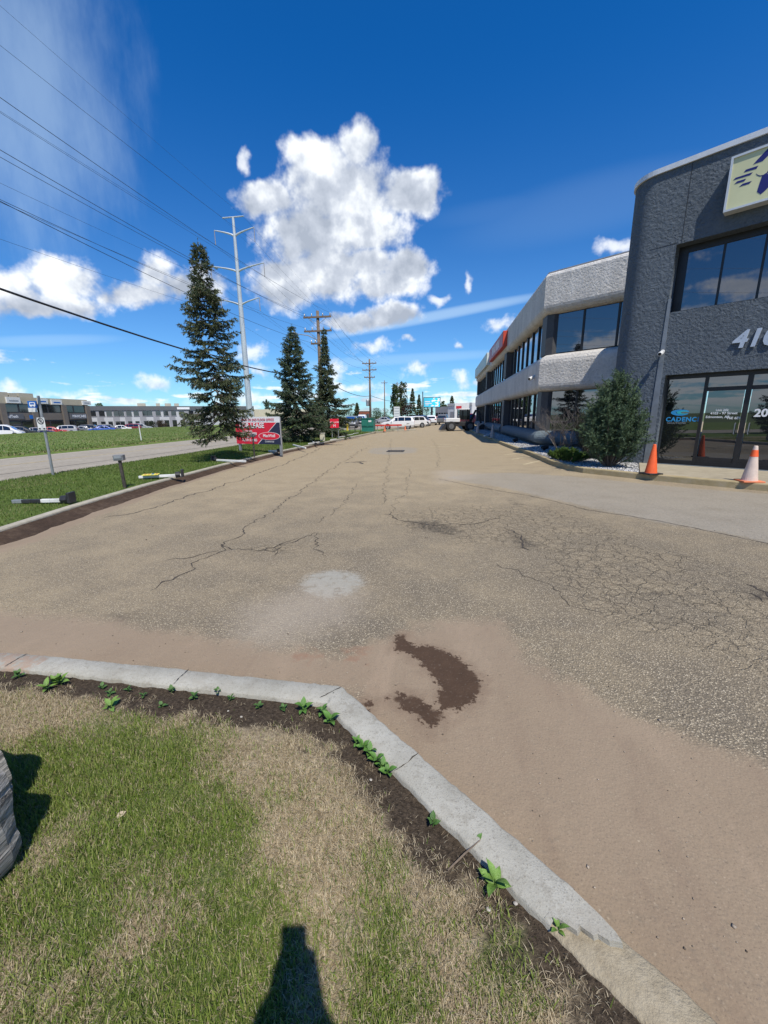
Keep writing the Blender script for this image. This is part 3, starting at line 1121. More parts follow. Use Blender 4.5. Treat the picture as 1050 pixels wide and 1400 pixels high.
def kerb_run(path, w_=.152, h=.125, step=.022):
    """kerb with slightly wavy arrises, as a dense sweep; returns numpy verts, quads"""
    pts = []
    for (x0, y0), (x1, y1) in zip(path[:-1], path[1:]):
        L = math.hypot(x1 - x0, y1 - y0)
        n = max(1, int(L / step))
        pts += [(x0 + (x1 - x0) * k / n, y0 + (y1 - y0) * k / n) for k in range(n)]
    pts.append(path[-1])
    P = np.array(pts)
    D = np.gradient(P, axis=0)
    D /= np.linalg.norm(D, axis=1)[:, None]
    # mitre: average normals are enough at this step
    Nn = np.stack([-D[:, 1], D[:, 0]], 1)          # left of travel = lot side
    r1 = (vnoise(P, 3.0, 1) - .5) * .012 + (vnoise(P, 38.0, 2) - .5) * .016
    r2 = (vnoise(P, 3.0, 5) - .5) * .012 + (vnoise(P, 34.0, 6) - .5) * .014
    hz = (vnoise(P, 3.0, 9) - .5) * .008
    prof = [(0.012, -.05, 1), (.006, h - .022, 1), (-.002, h - .007, 1), (-.012, h, 1), (-w_ * .5, h + .002, 0), (-w_ + .010, h - .001, 2), (-w_ + .002, h - .008, 2), (-w_, h - .08, 2), (-w_, -.05, 2)]
    V, n = [], len(prof)
    for k, (o, z, s_) in enumerate(prof):
        jit = r1 if s_ == 1 else (r2 if s_ == 2 else 0)
        off = o + jit
        V.append(np.column_stack([P + Nn * np.asarray(off).reshape(-1, 1) if np.ndim(off) else P + Nn * off, np.full(len(P), z) + (hz if z > 0 else 0)]))
    V = np.stack(V, 1).reshape(-1, 3)
    i = np.arange(len(V)).reshape(-1, n)
    T = np.stack([i[:-1, :-1].ravel(), i[1:, :-1].ravel(), i[1:, 1:].ravel(), i[:-1, 1:].ravel()], 1)
    mudp = vnoise(V[:, :2], 3.0, 4)
    m_ = np.where((V[:, 0] > -.5) & (V[:, 0] < .05) & (V[:, 1] < 1.85), .25, -.1) + (mudp - .5) * .3
    m_ = np.maximum(m_, np.where(V[:, 0] < -2.45, .55, -1.0))
    return V, T, m_


def along(path, s0, s1):
    """sub-path between two arc lengths"""
    out, acc = [], 0.0
    for (x0, y0), (x1, y1) in zip(path[:-1], path[1:]):
        L = math.hypot(x1 - x0, y1 - y0)
        for s_ in ([s0] if acc <= s0 < acc + L else []):
            out.append((x0 + (x1 - x0) * (s_ - acc) / L, y0 + (y1 - y0) * (s_ - acc) / L))
        if s0 < acc + L < s1:
            out.append((x1, y1))
        if acc < s1 <= acc + L:
            out.append((x0 + (x1 - x0) * (s1 - acc) / L, y0 + (y1 - y0) * (s1 - acc) / L))
        acc += L
    return out


Lc = sum(math.hypot(b_[0] - a[0], b_[1] - a[1]) for a, b_ in zip(FG_OUT[:4][:-1], FG_OUT[:4][1:]))
brk = Lc + 1.32                                           # the new topping ends a good metre past the corner
fk = link(bpy.data.objects.new('kerb', None))
tag(fk, kind='structure')
for nm_, s0, s1, mt in (('kerb_section', 0.0, brk, NEWC), ('kerb_section', brk - .004, brk + 9.0, OLDC)):
    V, T, md = kerb_run(along(FG_OUT, s0, s1))
    if mt is OLDC:
        V = V.copy()
        V[:, 2] -= .012 + .006 * (V[:, 2] > 0)
    np_mesh(nm_, V, T, mt, fk, attrs=dict(mud=md), nv=4, smooth=False)
# open joint between the kerb and the silt
crack([(a[0] + .012, a[1] + .012) for a in FG_OUT[3:6]], .016, .004, .03, px=False)
# shrinkage joints across the kerb top
for s_ in (Lc - 2.1, Lc - .95, Lc + .02, Lc + .62):
    q = along(FG_OUT, s_, s_ + .02)
    dx, dy = q[-1][0] - q[0][0], q[-1][1] - q[0][1]
    l_ = math.hypot(dx, dy)
    nx_, ny_ = dy / l_, -dx / l_
    o = crack([(q[0][0], q[0][1]), (q[0][0] + nx_ * .075, q[0][1] + ny_ * .075), (q[0][0] + nx_ * .148, q[0][1] + ny_ * .148)], .006, .003, .012, px=False)
    o.location.z = .1265
    o.parent = fk
# chipped end of the new topping lying over the old concrete
ch = along(FG_OUT, brk - .02, brk + .35)
nx_ = Vector((ch[-1][0] - ch[0][0], ch[-1][1] - ch[0][1], 0)).normalized()
nl = Vector((-nx_.y, nx_.x, 0))
rnd = random.Random(5)
b = MB()
pl = [(0, -.006), (.05, -.010), (.10, -.014), (.145, -.022), (.17, -.034), (.15, -.048), (.155, -.058), (.12, -.066), (.105, -.08), (.075, -.086), (.07, -.105), (.03, -.118), (0, -.146)]
o0 = Vector((ch[0][0], ch[0][1], 0))
top = [o0 + nx_ * (x + rnd.uniform(-.008, .008)) + nl * y + Vector((0, 0, .1255)) for x, y in pl]
bot = [q + nx_ * .012 - Vector((0, 0, .05)) for q in top]
n = len(top)
b.add(top + bot, [tuple(range(n))] + [(i, (i + 1) % n, (i + 1) % n + n, i + n) for i in range(n)])
b.build('kerb_chip', NEWC, fk)

# lawn surface with soil bed along the kerb
FG_IN = []
Pk = [Vector(q) for q in FG_OUT]
for i, q in enumerate(Pk):
    d0 = (q - Pk[i - 1]).normalized() if i else (Pk[1] - Pk[0]).normalized()
    d1 = (Pk[i + 1] - q).normalized() if i < len(Pk) - 1 else d0
    mm = (Vector((d0.y, -d0.x)) + Vector((d1.y, -d1.x))).normalized()
    k = .15 / mm.dot(Vector((d0.y, -d0.x)))
    FG_IN.append((q.x + mm.x * k, q.y + mm.y * k))
LAWN = [tuple(q) for q in FG_IN] + [(7.0, -9.0), (-9.0, -9.0)]
green_px = [[(-400, 1020), (0, 1035), (60, 1015), (150, 990), (250, 1000), (292, 1020), (285, 1070), (345, 1090), (365, 1130), (330, 1190), (380, 1230), (410, 1270), (440, 1330), (455, 1420), (440, 1700), (-700, 1700)],
            [(640, 1290), (700, 1265), (730, 1300), (700, 1340), (650, 1335)], [(505, 1200), (545, 1195), (565, 1260), (560, 1330), (600, 1420), (470, 1420), (480, 1320)]]
straw_px = [[(0, 985), (110, 975), (60, 1005), (0, 1015)], [(170, 1215), (215, 1225), (240, 1260), (200, 1300), (140, 1330), (150, 1270)], [(25, 1150), (75, 1125), (70, 1180), (30, 1190)],
            [(0, 1330), (60, 1310), (120, 1380), (60, 1410), (0, 1400)]]
ZL = .115


def lawn_fields(P):
    edge = polyline_dist(P, FG_IN)
    soil = .185 + .09 * (vnoise(P, 2.2, 21) - .5) * 2 + .09 * (vnoise(P, 9.0, 22) - .5) * 2 + .05 * (vnoise(P, 25.0, 24) - .5) * 2
    soil = soil - .11 * np.clip((P[:, 0] + .5) / 1.0, 0, 1)
    so_ = (soil - edge) / .08
    g = np.full(len(P), -9.0)
    for q in green_px:
        g = np.maximum(g, sdf(P, gp(q, ZL)))
    out_ = (P[:, 1] < .45) | (P[:, 0] < -2.4)
    g = np.where(out_, np.maximum(g, (vnoise(P, .9, 35) - .42) * .9), g)
    for q in straw_px:
        g = np.minimum(g, -sdf(P, gp(q, ZL)) * .9 + .02)
    gn = g / .09 + (vnoise(P, 7.0, 31) - .5) * 2.6 + (vnoise(P, 22.0, 33) - .5) * 1.6
    return so_, gn


xs = axis(-8.9, 6.8, -2.9, 1.1, .035, big=.8)
ys = axis(-8.8, 2.0, .35, 1.9, .035, big=.8)
P, V, T = grid(xs, ys)
ins = sdf(P, LAWN)
edge = polyline_dist(P, FG_IN)
V[:, 2] = .098 + .018 * np.clip((edge - .05) / .25, 0, 1) + (vnoise(P, 9.0, 41) - .5) * .022 + (vnoise(P, 30.0, 42) - .5) * .010
# snap the rim just under the kerb
keep = (ins[T] > -.05).all(1)
so_, gn = lawn_fields(P)
LM = bpy.data.materials.new('lawn_soil')
LM.use_nodes = True
w = NT(LM.node_tree)
bs = w.n['Principled BSDF']
pos = w.new('ShaderNodeNewGeometry').outputs['Position']
nf, nm, ne = w.noise(pos, 60.0, 4.0, .7), w.noise(pos, 9.0, 4.0, .65), w.noise(pos, 180.0, 3.0)
soilc = w.mix(w.rng(nf, .3, .7), (.030, .022, .015), (.085, .064, .044))
soilc = w.mix(w.m('MULTIPLY', w.rng(ne, .66, .74), .8), soilc, (.26, .22, .17))
straw = w.mix(w.rng(nf, .3, .7), (.18, .14, .09), (.40, .33, .22))
grn = w.mix(w.rng(nf, .3, .7), (.055, .085, .022), (.15, .165, .06))
lc = w.mix(w.rng(w.attr('green'), -1.0, 1.2), straw, grn)
lc = w.mix(w.rng(w.m('ADD', w.attr('soil'), w.m('MULTIPLY', w.m('SUBTRACT', nm, .5), 3.0)), -.8, .8), lc, soilc)
w.put(bs.inputs['Base Color'], lc)
bs.inputs['Roughness'].default_value = .95
bs.inputs['Specular IOR Level'].default_value = .15
bn = w.new('ShaderNodeBump')
bn.inputs['Strength'].default_value = 1.0
bn.inputs['Distance'].default_value = .012
w.put(bn.inputs['Height'], w.m('ADD', nf, w.m('MULTIPLY', ne, .5)))
w.put(bs.inputs['Normal'], bn.outputs[0])
near_lawn = tag(np_mesh('lawn', V, T[keep], LM, attrs=dict(soil=so_, green=gn), nv=4, smooth=True), kind='structure')

leafm = leaf_mat('grass_blade_leaf', trans=.42)


def blades(name, base, col, hgt, wid, lean, seed, label, cat):
    """one curved blade (3 triangles) at each base point"""
    r = np.random.default_rng(seed)
    n = len(base)
    az = r.uniform(0, 2 * np.pi, n)
    d = np.stack([np.cos(az), np.sin(az), np.zeros(n)], 1)
    side = np.stack([-np.sin(az + r.normal(0, .5, n)), np.cos(az), np.zeros(n)], 1)
    side /= np.linalg.norm(side, axis=1)[:, None]
    up = np.array([0, 0, 1.0])
    l1, l2 = lean * r.uniform(.5, 1.0, n), np.minimum(1.5, lean * r.uniform(1.1, 2.0, n))
    mid = base + (d * np.sin(l1)[:, None] + up * np.cos(l1)[:, None]) * (hgt * .5)[:, None]
    tip = mid + (d * np.sin(l2)[:, None] + up * np.cos(l2)[:, None]) * (hgt * .5)[:, None]
    s2 = side * (wid * .5)[:, None]
    V = np.stack([base - s2, base + s2, mid + s2 * .8, mid - s2 * .8, tip], 1).reshape(-1, 3)
    i = (np.arange(n) * 5)[:, None]
    T = np.concatenate([i + np.array([0, 1, 2]), i + np.array([0, 2, 3]), i + np.array([3, 2, 4])])
    C = np.repeat(col, 5, 0)
    o = np_mesh(name, V, T, leafm, cols=dict(col=C))
    return tag(o, label, cat, kind='stuff')


def near_grass():
    r = np.random.default_rng(3)
    n = 330000
    P = np.column_stack([r.uniform(-2.75, .95, n), r.uniform(.36, 1.85, n)])
    # thin out with distance from the view
    P = P[sdf(P, LAWN) > .015]
    so_, gn = lawn_fields(P)
    keep = r.uniform(size=len(P)) < np.clip(.5 - so_ * .55 + (vnoise(P, 12, 55) - .5), .012, 1)
    P, so_, gn = P[keep], so_[keep], gn[keep]
    n = len(P)
    edge = polyline_dist(P, FG_IN)
    z = .095 + .018 * np.clip((edge - .05) / .25, 0, 1)
    isg = r.uniform(size=n) < np.clip(.40 + gn * .26, .05, .74)
    t = r.uniform(size=n)[:, None]
    green = np.array([.110, .175, .028]) * (1 - t) + np.array([.31, .385, .085]) * t
    yel = r.uniform(size=n) < .12
    green[yel] = np.array([.40, .40, .15])
    straw = np.array([.30, .23, .14]) * (1 - t) + np.array([.70, .60, .43]) * t
    col = np.where(isg[:, None], green, straw)
    h = np.where(isg, r.uniform(.018, .043, n), r.uniform(.014, .036, n)) * (.7 + .6 * vnoise(P, 6, 61))
    lean = np.where(isg, r.uniform(.15, .75, n), r.uniform(.55, 1.25, n))
    wd = np.where(isg, r.uniform(.0012, .0036, n), r.uniform(.0011, .0028, n))
    base = np.column_stack([P, z])
    return blades('lawn_grass', base, col, h, wd, lean, 5, 'short patchy green and dry straw grass inside the near kerb', 'grass')


near_grass()


def rear_grass():
    r = np.random.default_rng(13)
    n = 90000
    P = np.column_stack([r.uniform(-6.5, 3.5, n), r.uniform(-4.5, 1.9, n)])
    vis = (P[:, 0] > -2.75) & (P[:, 0] < .95) & (P[:, 1] > .36)
    P = P[(sdf(P, LAWN) > .05) & ~vis]
    so_, gn = lawn_fields(P)
    P, gn = P[so_ < 0], gn[so_ < 0]
    n = len(P)
    isg = r.uniform(size=n) < np.clip(.40 + gn * .26, .05, .74)
    t = r.uniform(size=n)[:, None]
    green = np.array([.110, .175, .028]) * (1 - t) + np.array([.31, .385, .085]) * t
    straw = np.array([.30, .23, .14]) * (1 - t) + np.array([.70, .60, .43]) * t
    return blades('lawn_grass', np.column_stack([P, np.full(n, .112)]), np.where(isg[:, None], green, straw), r.uniform(.02, .05, n), r.uniform(.004, .008, n), r.uniform(.2, 1.0, n), 15,
                  'green and straw coloured grass around the photographer and the logs', 'grass')


rear_grass()


def verge_grass():
    r = np.random.default_rng(8)
    n = 170000
    y = 1.0 + 37.5 * r.uniform(size=n) ** 1.9
    t = r.uniform(.0, .97, n)
    a, b_ = xat(ki, y), xat(RN, y)
    P = np.column_stack([a + (b_ - a) * t, y])
    q = vnoise(P, 1.1, 71)[:, None]
    t2 = r.uniform(size=n)[:, None]
    col = np.array([.080, .130, .024]) * (1 - t2) + np.array([.20, .27, .060]) * t2
    col = col * (.75 + .5 * q)
    dry = r.uniform(size=n) < .06 + .25 * (vnoise(P, .8, 75) > .66)
    col[dry] = np.array([.26, .24, .11])
    z = .13 + .05 * np.sin(t * np.pi) - .01
    h = r.uniform(.025, .06, n) * (1 + y / 40)
    wd = r.uniform(.004, .007, n) * (1 + y / 12)
    return blades('verge_grass', np.column_stack([P, z]), col, h, wd, r.uniform(.1, .8, n), 9, 'bright green mown grass on the strip beside the street', 'grass')


verge_grass()

# ------------------------------------------------------------------ weeds along the kerb
weed_m = []
for k, cc in enumerate(((.075, .17, .026), (.055, .125, .022), (.12, .215, .036))):
    weed_m.append(mat('weed_leaf_%d' % k, cc, .5, var=.25, scale=40, bump=.3, bscale=200))


def leaf_mesh(L, W, mt):
    b = MB()
    n = 6
    rows = []
    for i in range(n + 1):
        t = i / n
        wv = W * math.sin(math.pi * min(1, .08 + .92 * t) ** .8) * (1 if i < n else 0)
        zc = L * (.32 * t - .34 * t * t)
        rows.append([(L * t, -wv / 2, zc + wv * .18), (L * t, 0, zc), (L * t, wv / 2, zc + wv * .18)])
    b.add([p for r in rows for p in r], [f for i in range(n) for f in ((i * 3, i * 3 + 3, i * 3 + 4, i * 3 + 1), (i * 3 + 1, i * 3 + 4, i * 3 + 5, i * 3 + 2))])
    me = bpy.data.meshes.new('leaf')
    me.from_pydata(b.v, [], b.f)
    me.materials.append(mt)
    me.polygons.foreach_set('use_smooth', [True] * len(me.polygons))
    return me


LEAF = [leaf_mesh(.050, .030, weed_m[0]), leaf_mesh(.036, .026, weed_m[1]), leaf_mesh(.060, .028, weed_m[2])]
rnd = random.Random(21)


def weed(px, py, size, n, kind, label, group=None, z=.102):
    p = G(px, py, z)
    t = thing('weed', label, 'weed', p, rnd.uniform(0, 6.28), group)
    st = MB()
    st.tube([(0, 0, -.01), (.002, .001, .012 * size), (0, .003, .028 * size)], [.003, .0025, .0015], 5)
    st.build('stem', weed_m[1], t)
    for k in range(n):
        o = link(bpy.data.objects.new('leaf', LEAF[kind]), t)
        a = 6.283 * k / n + rnd.uniform(-.4, .4)
        tier = k % 2
        o.location = (.004 * math.cos(a), .004 * math.sin(a), (.010 + .014 * tier) * size)
        o.rotation_euler = (rnd.uniform(-.3, .3), -rnd.uniform(.1, .55) - .35 * tier, a)
        s_ = size * rnd.uniform(.7, 1.15)
        o.scale = (s_, s_, s_)
    return t


weed(677, 1212, 1.05, 7, 2, 'largest bright green rosette weed in the soil beside the diagonal kerb')
weed(652, 1155, .75, 3, 0, 'small weed with two upright leaves at the twig on the kerb')
weed(592, 1128, .8, 4, 1, 'small weed alone against the inside of the diagonal kerb')
for x, y in ((488, 1018), (497, 1024), (505, 1032), (515, 1042), (523, 1052), (531, 1058)):
    weed(x, y, rnd.uniform(.65, .85), 6, 0, 'low weed in the dense green row along the diagonal kerb', 'weeds in a row along the diagonal kerb')
for x, y in ((415, 972), (441, 976), (452, 988)):
    weed(x, y, rnd.uniform(.9, 1.05), 7, 0, 'leafy weed in the soil just inside the kerb corner', 'weeds at the kerb corner')
for x, y in ((235, 946), (316, 957), (354, 968), (388, 971), (298, 948), (266, 955)):
    weed(x, y, rnd.uniform(.6, .85), 6, 1, 'small round-leaved weed in the dark soil behind the straight kerb', 'weeds in the soil behind the straight kerb')
for x, y in ((150, 950), (140, 942), (196, 953), (222, 968), (176, 945)):
    weed(x, y, rnd.uniform(.6, .8), 5, 1, 'small pale weed in the widest part of the soil bed', 'weeds in the widest soil')
for x, y in ((64, 944), (76, 936), (84, 935)):
    weed(x, y, rnd.uniform(.9, 1.15), 6, 2, 'broad-leaved weed in the soil near the log pile', 'broad weeds near the logs')
weed(26, 926, 1.0, 6, 1, 'weed at the soil edge in the shade beside the kerb ramp')
weed(152, 970, 1.0, 6, 2, 'spreading light green weed between soil and dry grass')
weed(763, 1272, .5, 5, 2, 'small yellowing weed at the crumbled end of the kerb topping')

# twig lying over the kerb, dead leaf and stones
m_twig = mat('dry_twig', (.16, .12, .085), .85, var=.3, scale=30)
p0, p1 = G(612, 1190, .112), G(657, 1148, .137)
b = MB()
b.tube([p0, p0.lerp(p1, .5) + Vector((0, 0, .004)), p1], [.0028, .0034, .0015], 6)
tag(b.build('twig', m_twig), 'thin dry twig lying from the soil onto the kerb', 'twig')
m_dead = mat('dead_leaf', (.42, .34, .24), .8, var=.25, scale=40)
lm = leaf_mesh(.032, .022, m_dead)
o = link(bpy.data.objects.new('fallen_leaf', lm))
o.location = G(160, 1118, .128)
o.rotation_euler = (.3, -.1, 1.0)
tag(o, 'single pale dead leaf lying on the green grass', 'leaf')
m_stone = mat('pebble', (.36, .33, .28), .8, var=.2, scale=30)
for x, y, s_, lb in ((330, 948 + 32, .006, 'soil'), (312, 972, .005, 'soil'), (507, 1066, .0055, 'soil'), (705, 1235, .006, 'soil'), (263, 988, .0055, 'soil'), (588, 1320, .006, 'dry grass'), (548, 1354, .006, 'dry grass'), (668, 1243, .0065, 'soil')):
    bm = bmesh.new()
    bmesh.ops.create_icosphere(bm, subdivisions=2, radius=s_)
    for v in bm.verts:
        v.co = Vector((v.co.x * 1.2, v.co.y, v.co.z * .7)) * (1 + .25 * (rnd.random() - .5))
    me = bpy.data.meshes.new('pebble')
    bm.to_mesh(me)
    bm.free()
    me.materials.append(m_stone)
    o = link(bpy.data.objects.new('pebble', me))
    o.location = G(x, y, .108)
    tag(o, 'small pale pebble lying in the ' + lb + ' inside the kerb', 'pebble', 'pebbles in the ' + lb)

# ------------------------------------------------------------------ weathered logs at the lawn's edge
WOOD = bpy.data.materials.new('weathered_wood')
WOOD.use_nodes = True
w = NT(WOOD.node_tree)
bs = w.n['Principled BSDF']
tc = w.new('ShaderNodeTexCoord').outputs['Object']
st = w.vm('MULTIPLY', w.vm('ADD', tc, w.scale(w.noise(tc, 5.0, 2.0, out=1), .03)), (1.2, 20.0, 20.0))
g1_ = w.noise(st, 1.6, 5.0, .7)
g2_ = w.noise(w.vm('MULTIPLY', tc, (2.5, 70.0, 70.0)), 1.4, 3.0, .6)
f = w.m('ADD', w.m('MULTIPLY', g1_, .65), w.m('MULTIPLY', g2_, .35))
w.put(bs.inputs['Base Color'], w.ramp(f, [(.36, (.022, .02, .018)), (.44, (.14, .133, .12)), (.53, (.30, .288, .265)), (.68, (.46, .445, .41))]))
bs.inputs['Roughness'].default_value = .85
bn = w.new('ShaderNodeBump')
bn.inputs['Strength'].default_value = 1.0
bn.inputs['Distance'].default_value = .03
w.put(bn.inputs['Height'], f)
w.put(bs.inputs['Normal'], bn.outputs[0])


def log(label, p_end, p_far, r, seed):
    """split log lying on its side: bark gone, checked and grooved, with a torn end"""
    rr = random.Random(seed)
    ax_ = Vector(p_far) - Vector(p_end)
    L = ax_.length
    n, m = 72, 14
    grooves = [(rr.uniform(.90, .95) if k % 7 == 4 else rr.uniform(.985, 1.01)) for k in range(n)]
    V, F_ = [], []
    for i in range(m + 1):
        t = i / m
        rad = r * (1.0 - .05 * math.sin(t * 3) + (.06 * t))
        if i == 0:
            rad *= .90
        for k in range(n):
            a = 2 * math.pi * k / n
            q = rad * (grooves[k] * .6 + .4) * (1 + .06 * math.sin(2 * a + seed) + .03 * math.sin(5 * a + seed * 2))
            q *= min(1.25, 1 / (abs(math.cos(a)) ** 5 + abs(math.sin(a)) ** 5) ** .2) * .95      # roughly squared
            V.append((L * t + (.012 * math.sin(3 * a + seed) if i == 0 else 0), q * math.cos(a), q * math.sin(a)))
    for i in range(m):
        for k in range(n):
            F_.append((i * n + k, i * n + (k + 1) % n, (i + 1) * n + (k + 1) % n, (i + 1) * n + k))
    F_.append(tuple(range(n)))
    F_.append(tuple(range(m * n, (m + 1) * n)))
    b = MB()
    b.add(V, F_)
    o = b.build('log', WOOD)
    o.location = p_end
    o.rotation_euler = ax_.to_track_quat('X', 'Z').to_euler()
    return tag(o, label, 'log')


log('large grey weathered log lying on the grass beside the soil bed', (-1.60, .90, .33), (-1.57, .05, .31), .215, 3)
log('short end of weathered log beyond the large one', (-1.80, 1.07, .33), (-1.81, .935, .33), .19, 8)

# ------------------------------------------------------------------ the photographer, standing just behind the camera
pm = bpy.data.materials.new('photographer_clothes_and_skin')
pm.use_nodes = True
w = NT(pm.node_tree)
bs = w.n['Principled BSDF']
oc_ = w.new('ShaderNodeTexCoord').outputs['Object']
sx = w.new('ShaderNodeSeparateXYZ')
w.put(sx.inputs[0], oc_)
weave = w.noise(oc_, 160.0, 2.0)
jac = w.mix(weave, (.022, .026, .04), (.04, .045, .065))
jean = w.mix(weave, (.03, .045, .09), (.05, .07, .12))
skin = w.mix(weave, (.42, .25, .17), (.48, .30, .21))
cl_ = w.mix(w.m('GREATER_THAN', sx.outputs[2], .96), jean, jac)
isk = w.m('MAXIMUM', w.m('GREATER_THAN', sx.outputs[2], 1.455), w.m('MULTIPLY', w.m('GREATER_THAN', sx.outputs[1], .245), w.m('GREATER_THAN', sx.outputs[2], 1.2)))
cl_ = w.mix(isk, cl_, skin)
cl_ = w.mix(w.m('LESS_THAN', sx.outputs[2], .085), cl_, (.06, .055, .05))
w.put(bs.inputs['Base Color'], cl_)
bs.inputs['Roughness'].default_value = .8


def photographer():
    me = bpy.data.meshes.new('person')
    J = dict(pelvis=(0, 0, .93), chest=(0, .01, 1.24), neck=(0, .02, 1.43), head=(0, .05, 1.53), crown=(0, .04, 1.63), nose=(0, .145, 1.53),
             hipL=(-.10, 0, .88), kneeL=(-.12, .02, .48), ankL=(-.13, -.01, .09), toeL=(-.14, .16, .04),
             hipR=(.10, 0, .88), kneeR=(.12, .02, .48), ankR=(.13, -.01, .09), toeR=(.14, .16, .04))
    rad = dict(pelvis=.145, chest=.145, neck=.055, head=.085, crown=.07, nose=.012, hipL=.085, hipR=.085, kneeL=.058, kneeR=.058, ankL=.042, ankR=.042, toeL=.035, toeR=.035)
    E = [('pelvis', 'chest'), ('chest', 'neck'), ('neck', 'head'), ('head', 'crown'), ('head', 'nose'), ('pelvis', 'hipL'), ('hipL', 'kneeL'), ('kneeL', 'ankL'), ('ankL', 'toeL'),
         ('pelvis', 'hipR'), ('hipR', 'kneeR'), ('kneeR', 'ankR'), ('ankR', 'toeR')]
    for sd, q in (('L', -1), ('R', 1)):
        J.update({'sh' + sd: (.165 * q, .01, 1.36), 'el' + sd: (.20 * q, .13, 1.12), 'wr' + sd: (.055 * q - .05, .25, 1.33), 'hd' + sd: (.040 * q - .05, .285, 1.41)})
        rad.update({'sh' + sd: .06, 'el' + sd: .043, 'wr' + sd: .028, 'hd' + sd: .026})
        E += [('chest', 'sh' + sd), ('sh' + sd, 'el' + sd), ('el' + sd, 'wr' + sd), ('wr' + sd, 'hd' + sd)]
        for k in range(4):                                   # fingers behind the phone, thumb in front
            a_, b_ = 'fa%d%s' % (k, sd), 'fb%d%s' % (k, sd)
            J[a_] = (.044 * q - .05, .312, 1.385 + .019 * k)
            J[b_] = (.018 * q - .05, .316, 1.392 + .019 * k)
            rad[a_], rad[b_] = .0085, .007
            E += [('hd' + sd, a_), (a_, b_)]
        J['th' + sd], J['tt' + sd] = (.046 * q - .05, .275, 1.43), (.030 * q - .05, .275, 1.455)
        rad['th' + sd], rad['tt' + sd] = .010, .008
        E += [('hd' + sd, 'th' + sd), ('th' + sd, 'tt' + sd)]
    names = list(J)
    me.from_pydata([J[k] for k in names], [(names.index(a), names.index(b_)) for a, b_ in E], [])
    me.materials.append(pm)
    o = link(bpy.data.objects.new('person', me))
    o.modifiers.new('skin', 'SKIN')
    sd_ = o.modifiers.new('smooth', 'SUBSURF')
    sd_.levels = sd_.render_levels = 1
    for i, k in enumerate(names):
        v = me.skin_vertices[0].data[i]
        v.radius = (rad[k], rad[k])
        v.use_root = k == 'pelvis'
    o.location = (.105, -.325, .105)
    o.rotation_euler = (0, 0, YAW)
    tag(o, 'person in dark jacket standing on the lawn holding up a phone', 'person')
    hair = MB()
    hair.lathe([(.098, -.02), (.104, .02), (.095, .06), (.07, .095), (.03, .112)], 16, (0, .030, 1.605))
    hair.build('hair', mat('dark_hair', (.03, .022, .016), .7, var=.3, scale=60), o, smooth=True)
    bk = Vector((sY, -cY, 0))
    c0 = Vector((0, 0, EYE)) + bk * .028 + Vector((0, 0, -.052))
    M = Matrix.Rotation(YAW, 3, 'Z') @ Matrix.Rotation(-PITCH, 3, 'X')
    ph = MB().box((0, 0, 0), (.076, .0085, .158), M=M).build('phone', mat('phone_body', (.02, .02, .022), .3), None, bevel=.004)
    ph.location = c0
    tag(ph, 'dark phone held up in both hands by the person', 'phone')
    return o


photographer()


# rougher grass over the field beyond the street
def field_grass():
    r = np.random.default_rng(81)
    n = 70000
    y = -5 + 95 * r.uniform(size=n) ** 1.3
    t = .25 + 40 * r.uniform(size=n) ** 1.7
    x = xat(RF, y) - t
    P = np.column_stack([x, y])
    q = vnoise(P, .35, 83)[:, None]
    t2 = r.uniform(size=n)[:, None]
    col = (np.array([.075, .125, .024]) * (1 - t2) + np.array([.185, .25, .060]) * t2) * (.75 + .5 * q)
    dry = r.uniform(size=n) < .10 + .35 * (vnoise(P, .22, 85) > .60) + .5 * (t < .7)
    col[dry] = np.array([.34, .30, .16]) * (.7 + .5 * t2[dry])
    h = r.uniform(.06, .13, n)
    return blades('field_grass', np.column_stack([P, .10 - .42 * t / 44 - .01]), col, h, r.uniform(.02, .05, n), r.uniform(.1, .8, n), 10, 'mown green field with dry patches beyond the street', 'grass')


field_grass()

# ------------------------------------------------------------------ dark stucco building on the right
P0 = Vector((6.23, 12.85))
KF = -(N_.dot(P0))
Z3 = Vector((0, 0, 1))
T3, N3 = Vector((T_.x, T_.y, 0)), Vector((N_.x, N_.y, 0))


def fac(s_, d, z):
    """point on the dark facade: s along it, d metres in front (+) or behind (-), height z"""
    return Vector((P0.x + T_.x * s_ + N_.x * d, P0.y + T_.y * s_ + N_.y * d, z))


def on_fac(px, py, d=0.0):
    """(s, z) where a pixel meets the plane d metres in front of the facade"""
    r = ray(px, py)
    t = (KF - d) / -(N_.x * r.x + N_.y * r.y)
    x, y = r.x * t - P0.x, r.y * t - P0.y
    return x * T_.x + y * T_.y, EYE + r.z * t


dark_st = stucco_mat('charcoal_stucco', (.096, .116, .138), 1.0, 11.5, .4)
white_metal = mat('white_flashing', (.62, .64, .66), .45, .1, var=.06)
bronze = mat('dark_bronze_frame', (.022, .021, .022), .4, .3, var=.15)
glass_up = glass_mat('tinted_window_glass', (.010, .012, .017), .17)
glass_dn = glass_mat('storefront_glass', (.012, .014, .015), .15)

RC, SA = .7, -.92


def dpath(u):
    """facade centre line incl. the rounded left corner; returns point, outward normal"""
    arc = RC * math.pi / 2
    if u >= SA:
        return P0 + T_ * u, N_
    C = P0 + T_ * SA - N_ * RC
    if u >= SA - arc:
        a = (SA - u) / RC
        nn = N_ * math.cos(a) - T_ * math.sin(a)
        return C + nn * RC, nn
    return C - T_ * RC - N_ * (SA - arc - u), -T_


DTOP, SR = 7.80, 9.0
WZ0, WZ1, SZ1 = 4.27, 5.94, 2.63
WS0, SS0 = -.27, -.10
dark = thing('dark_building', 'dark charcoal stucco two storey building with rounded corner and storefront', 'building', (P0.x, P0.y, 0))
inv = Matrix.Translation((-P0.x, -P0.y, 0))


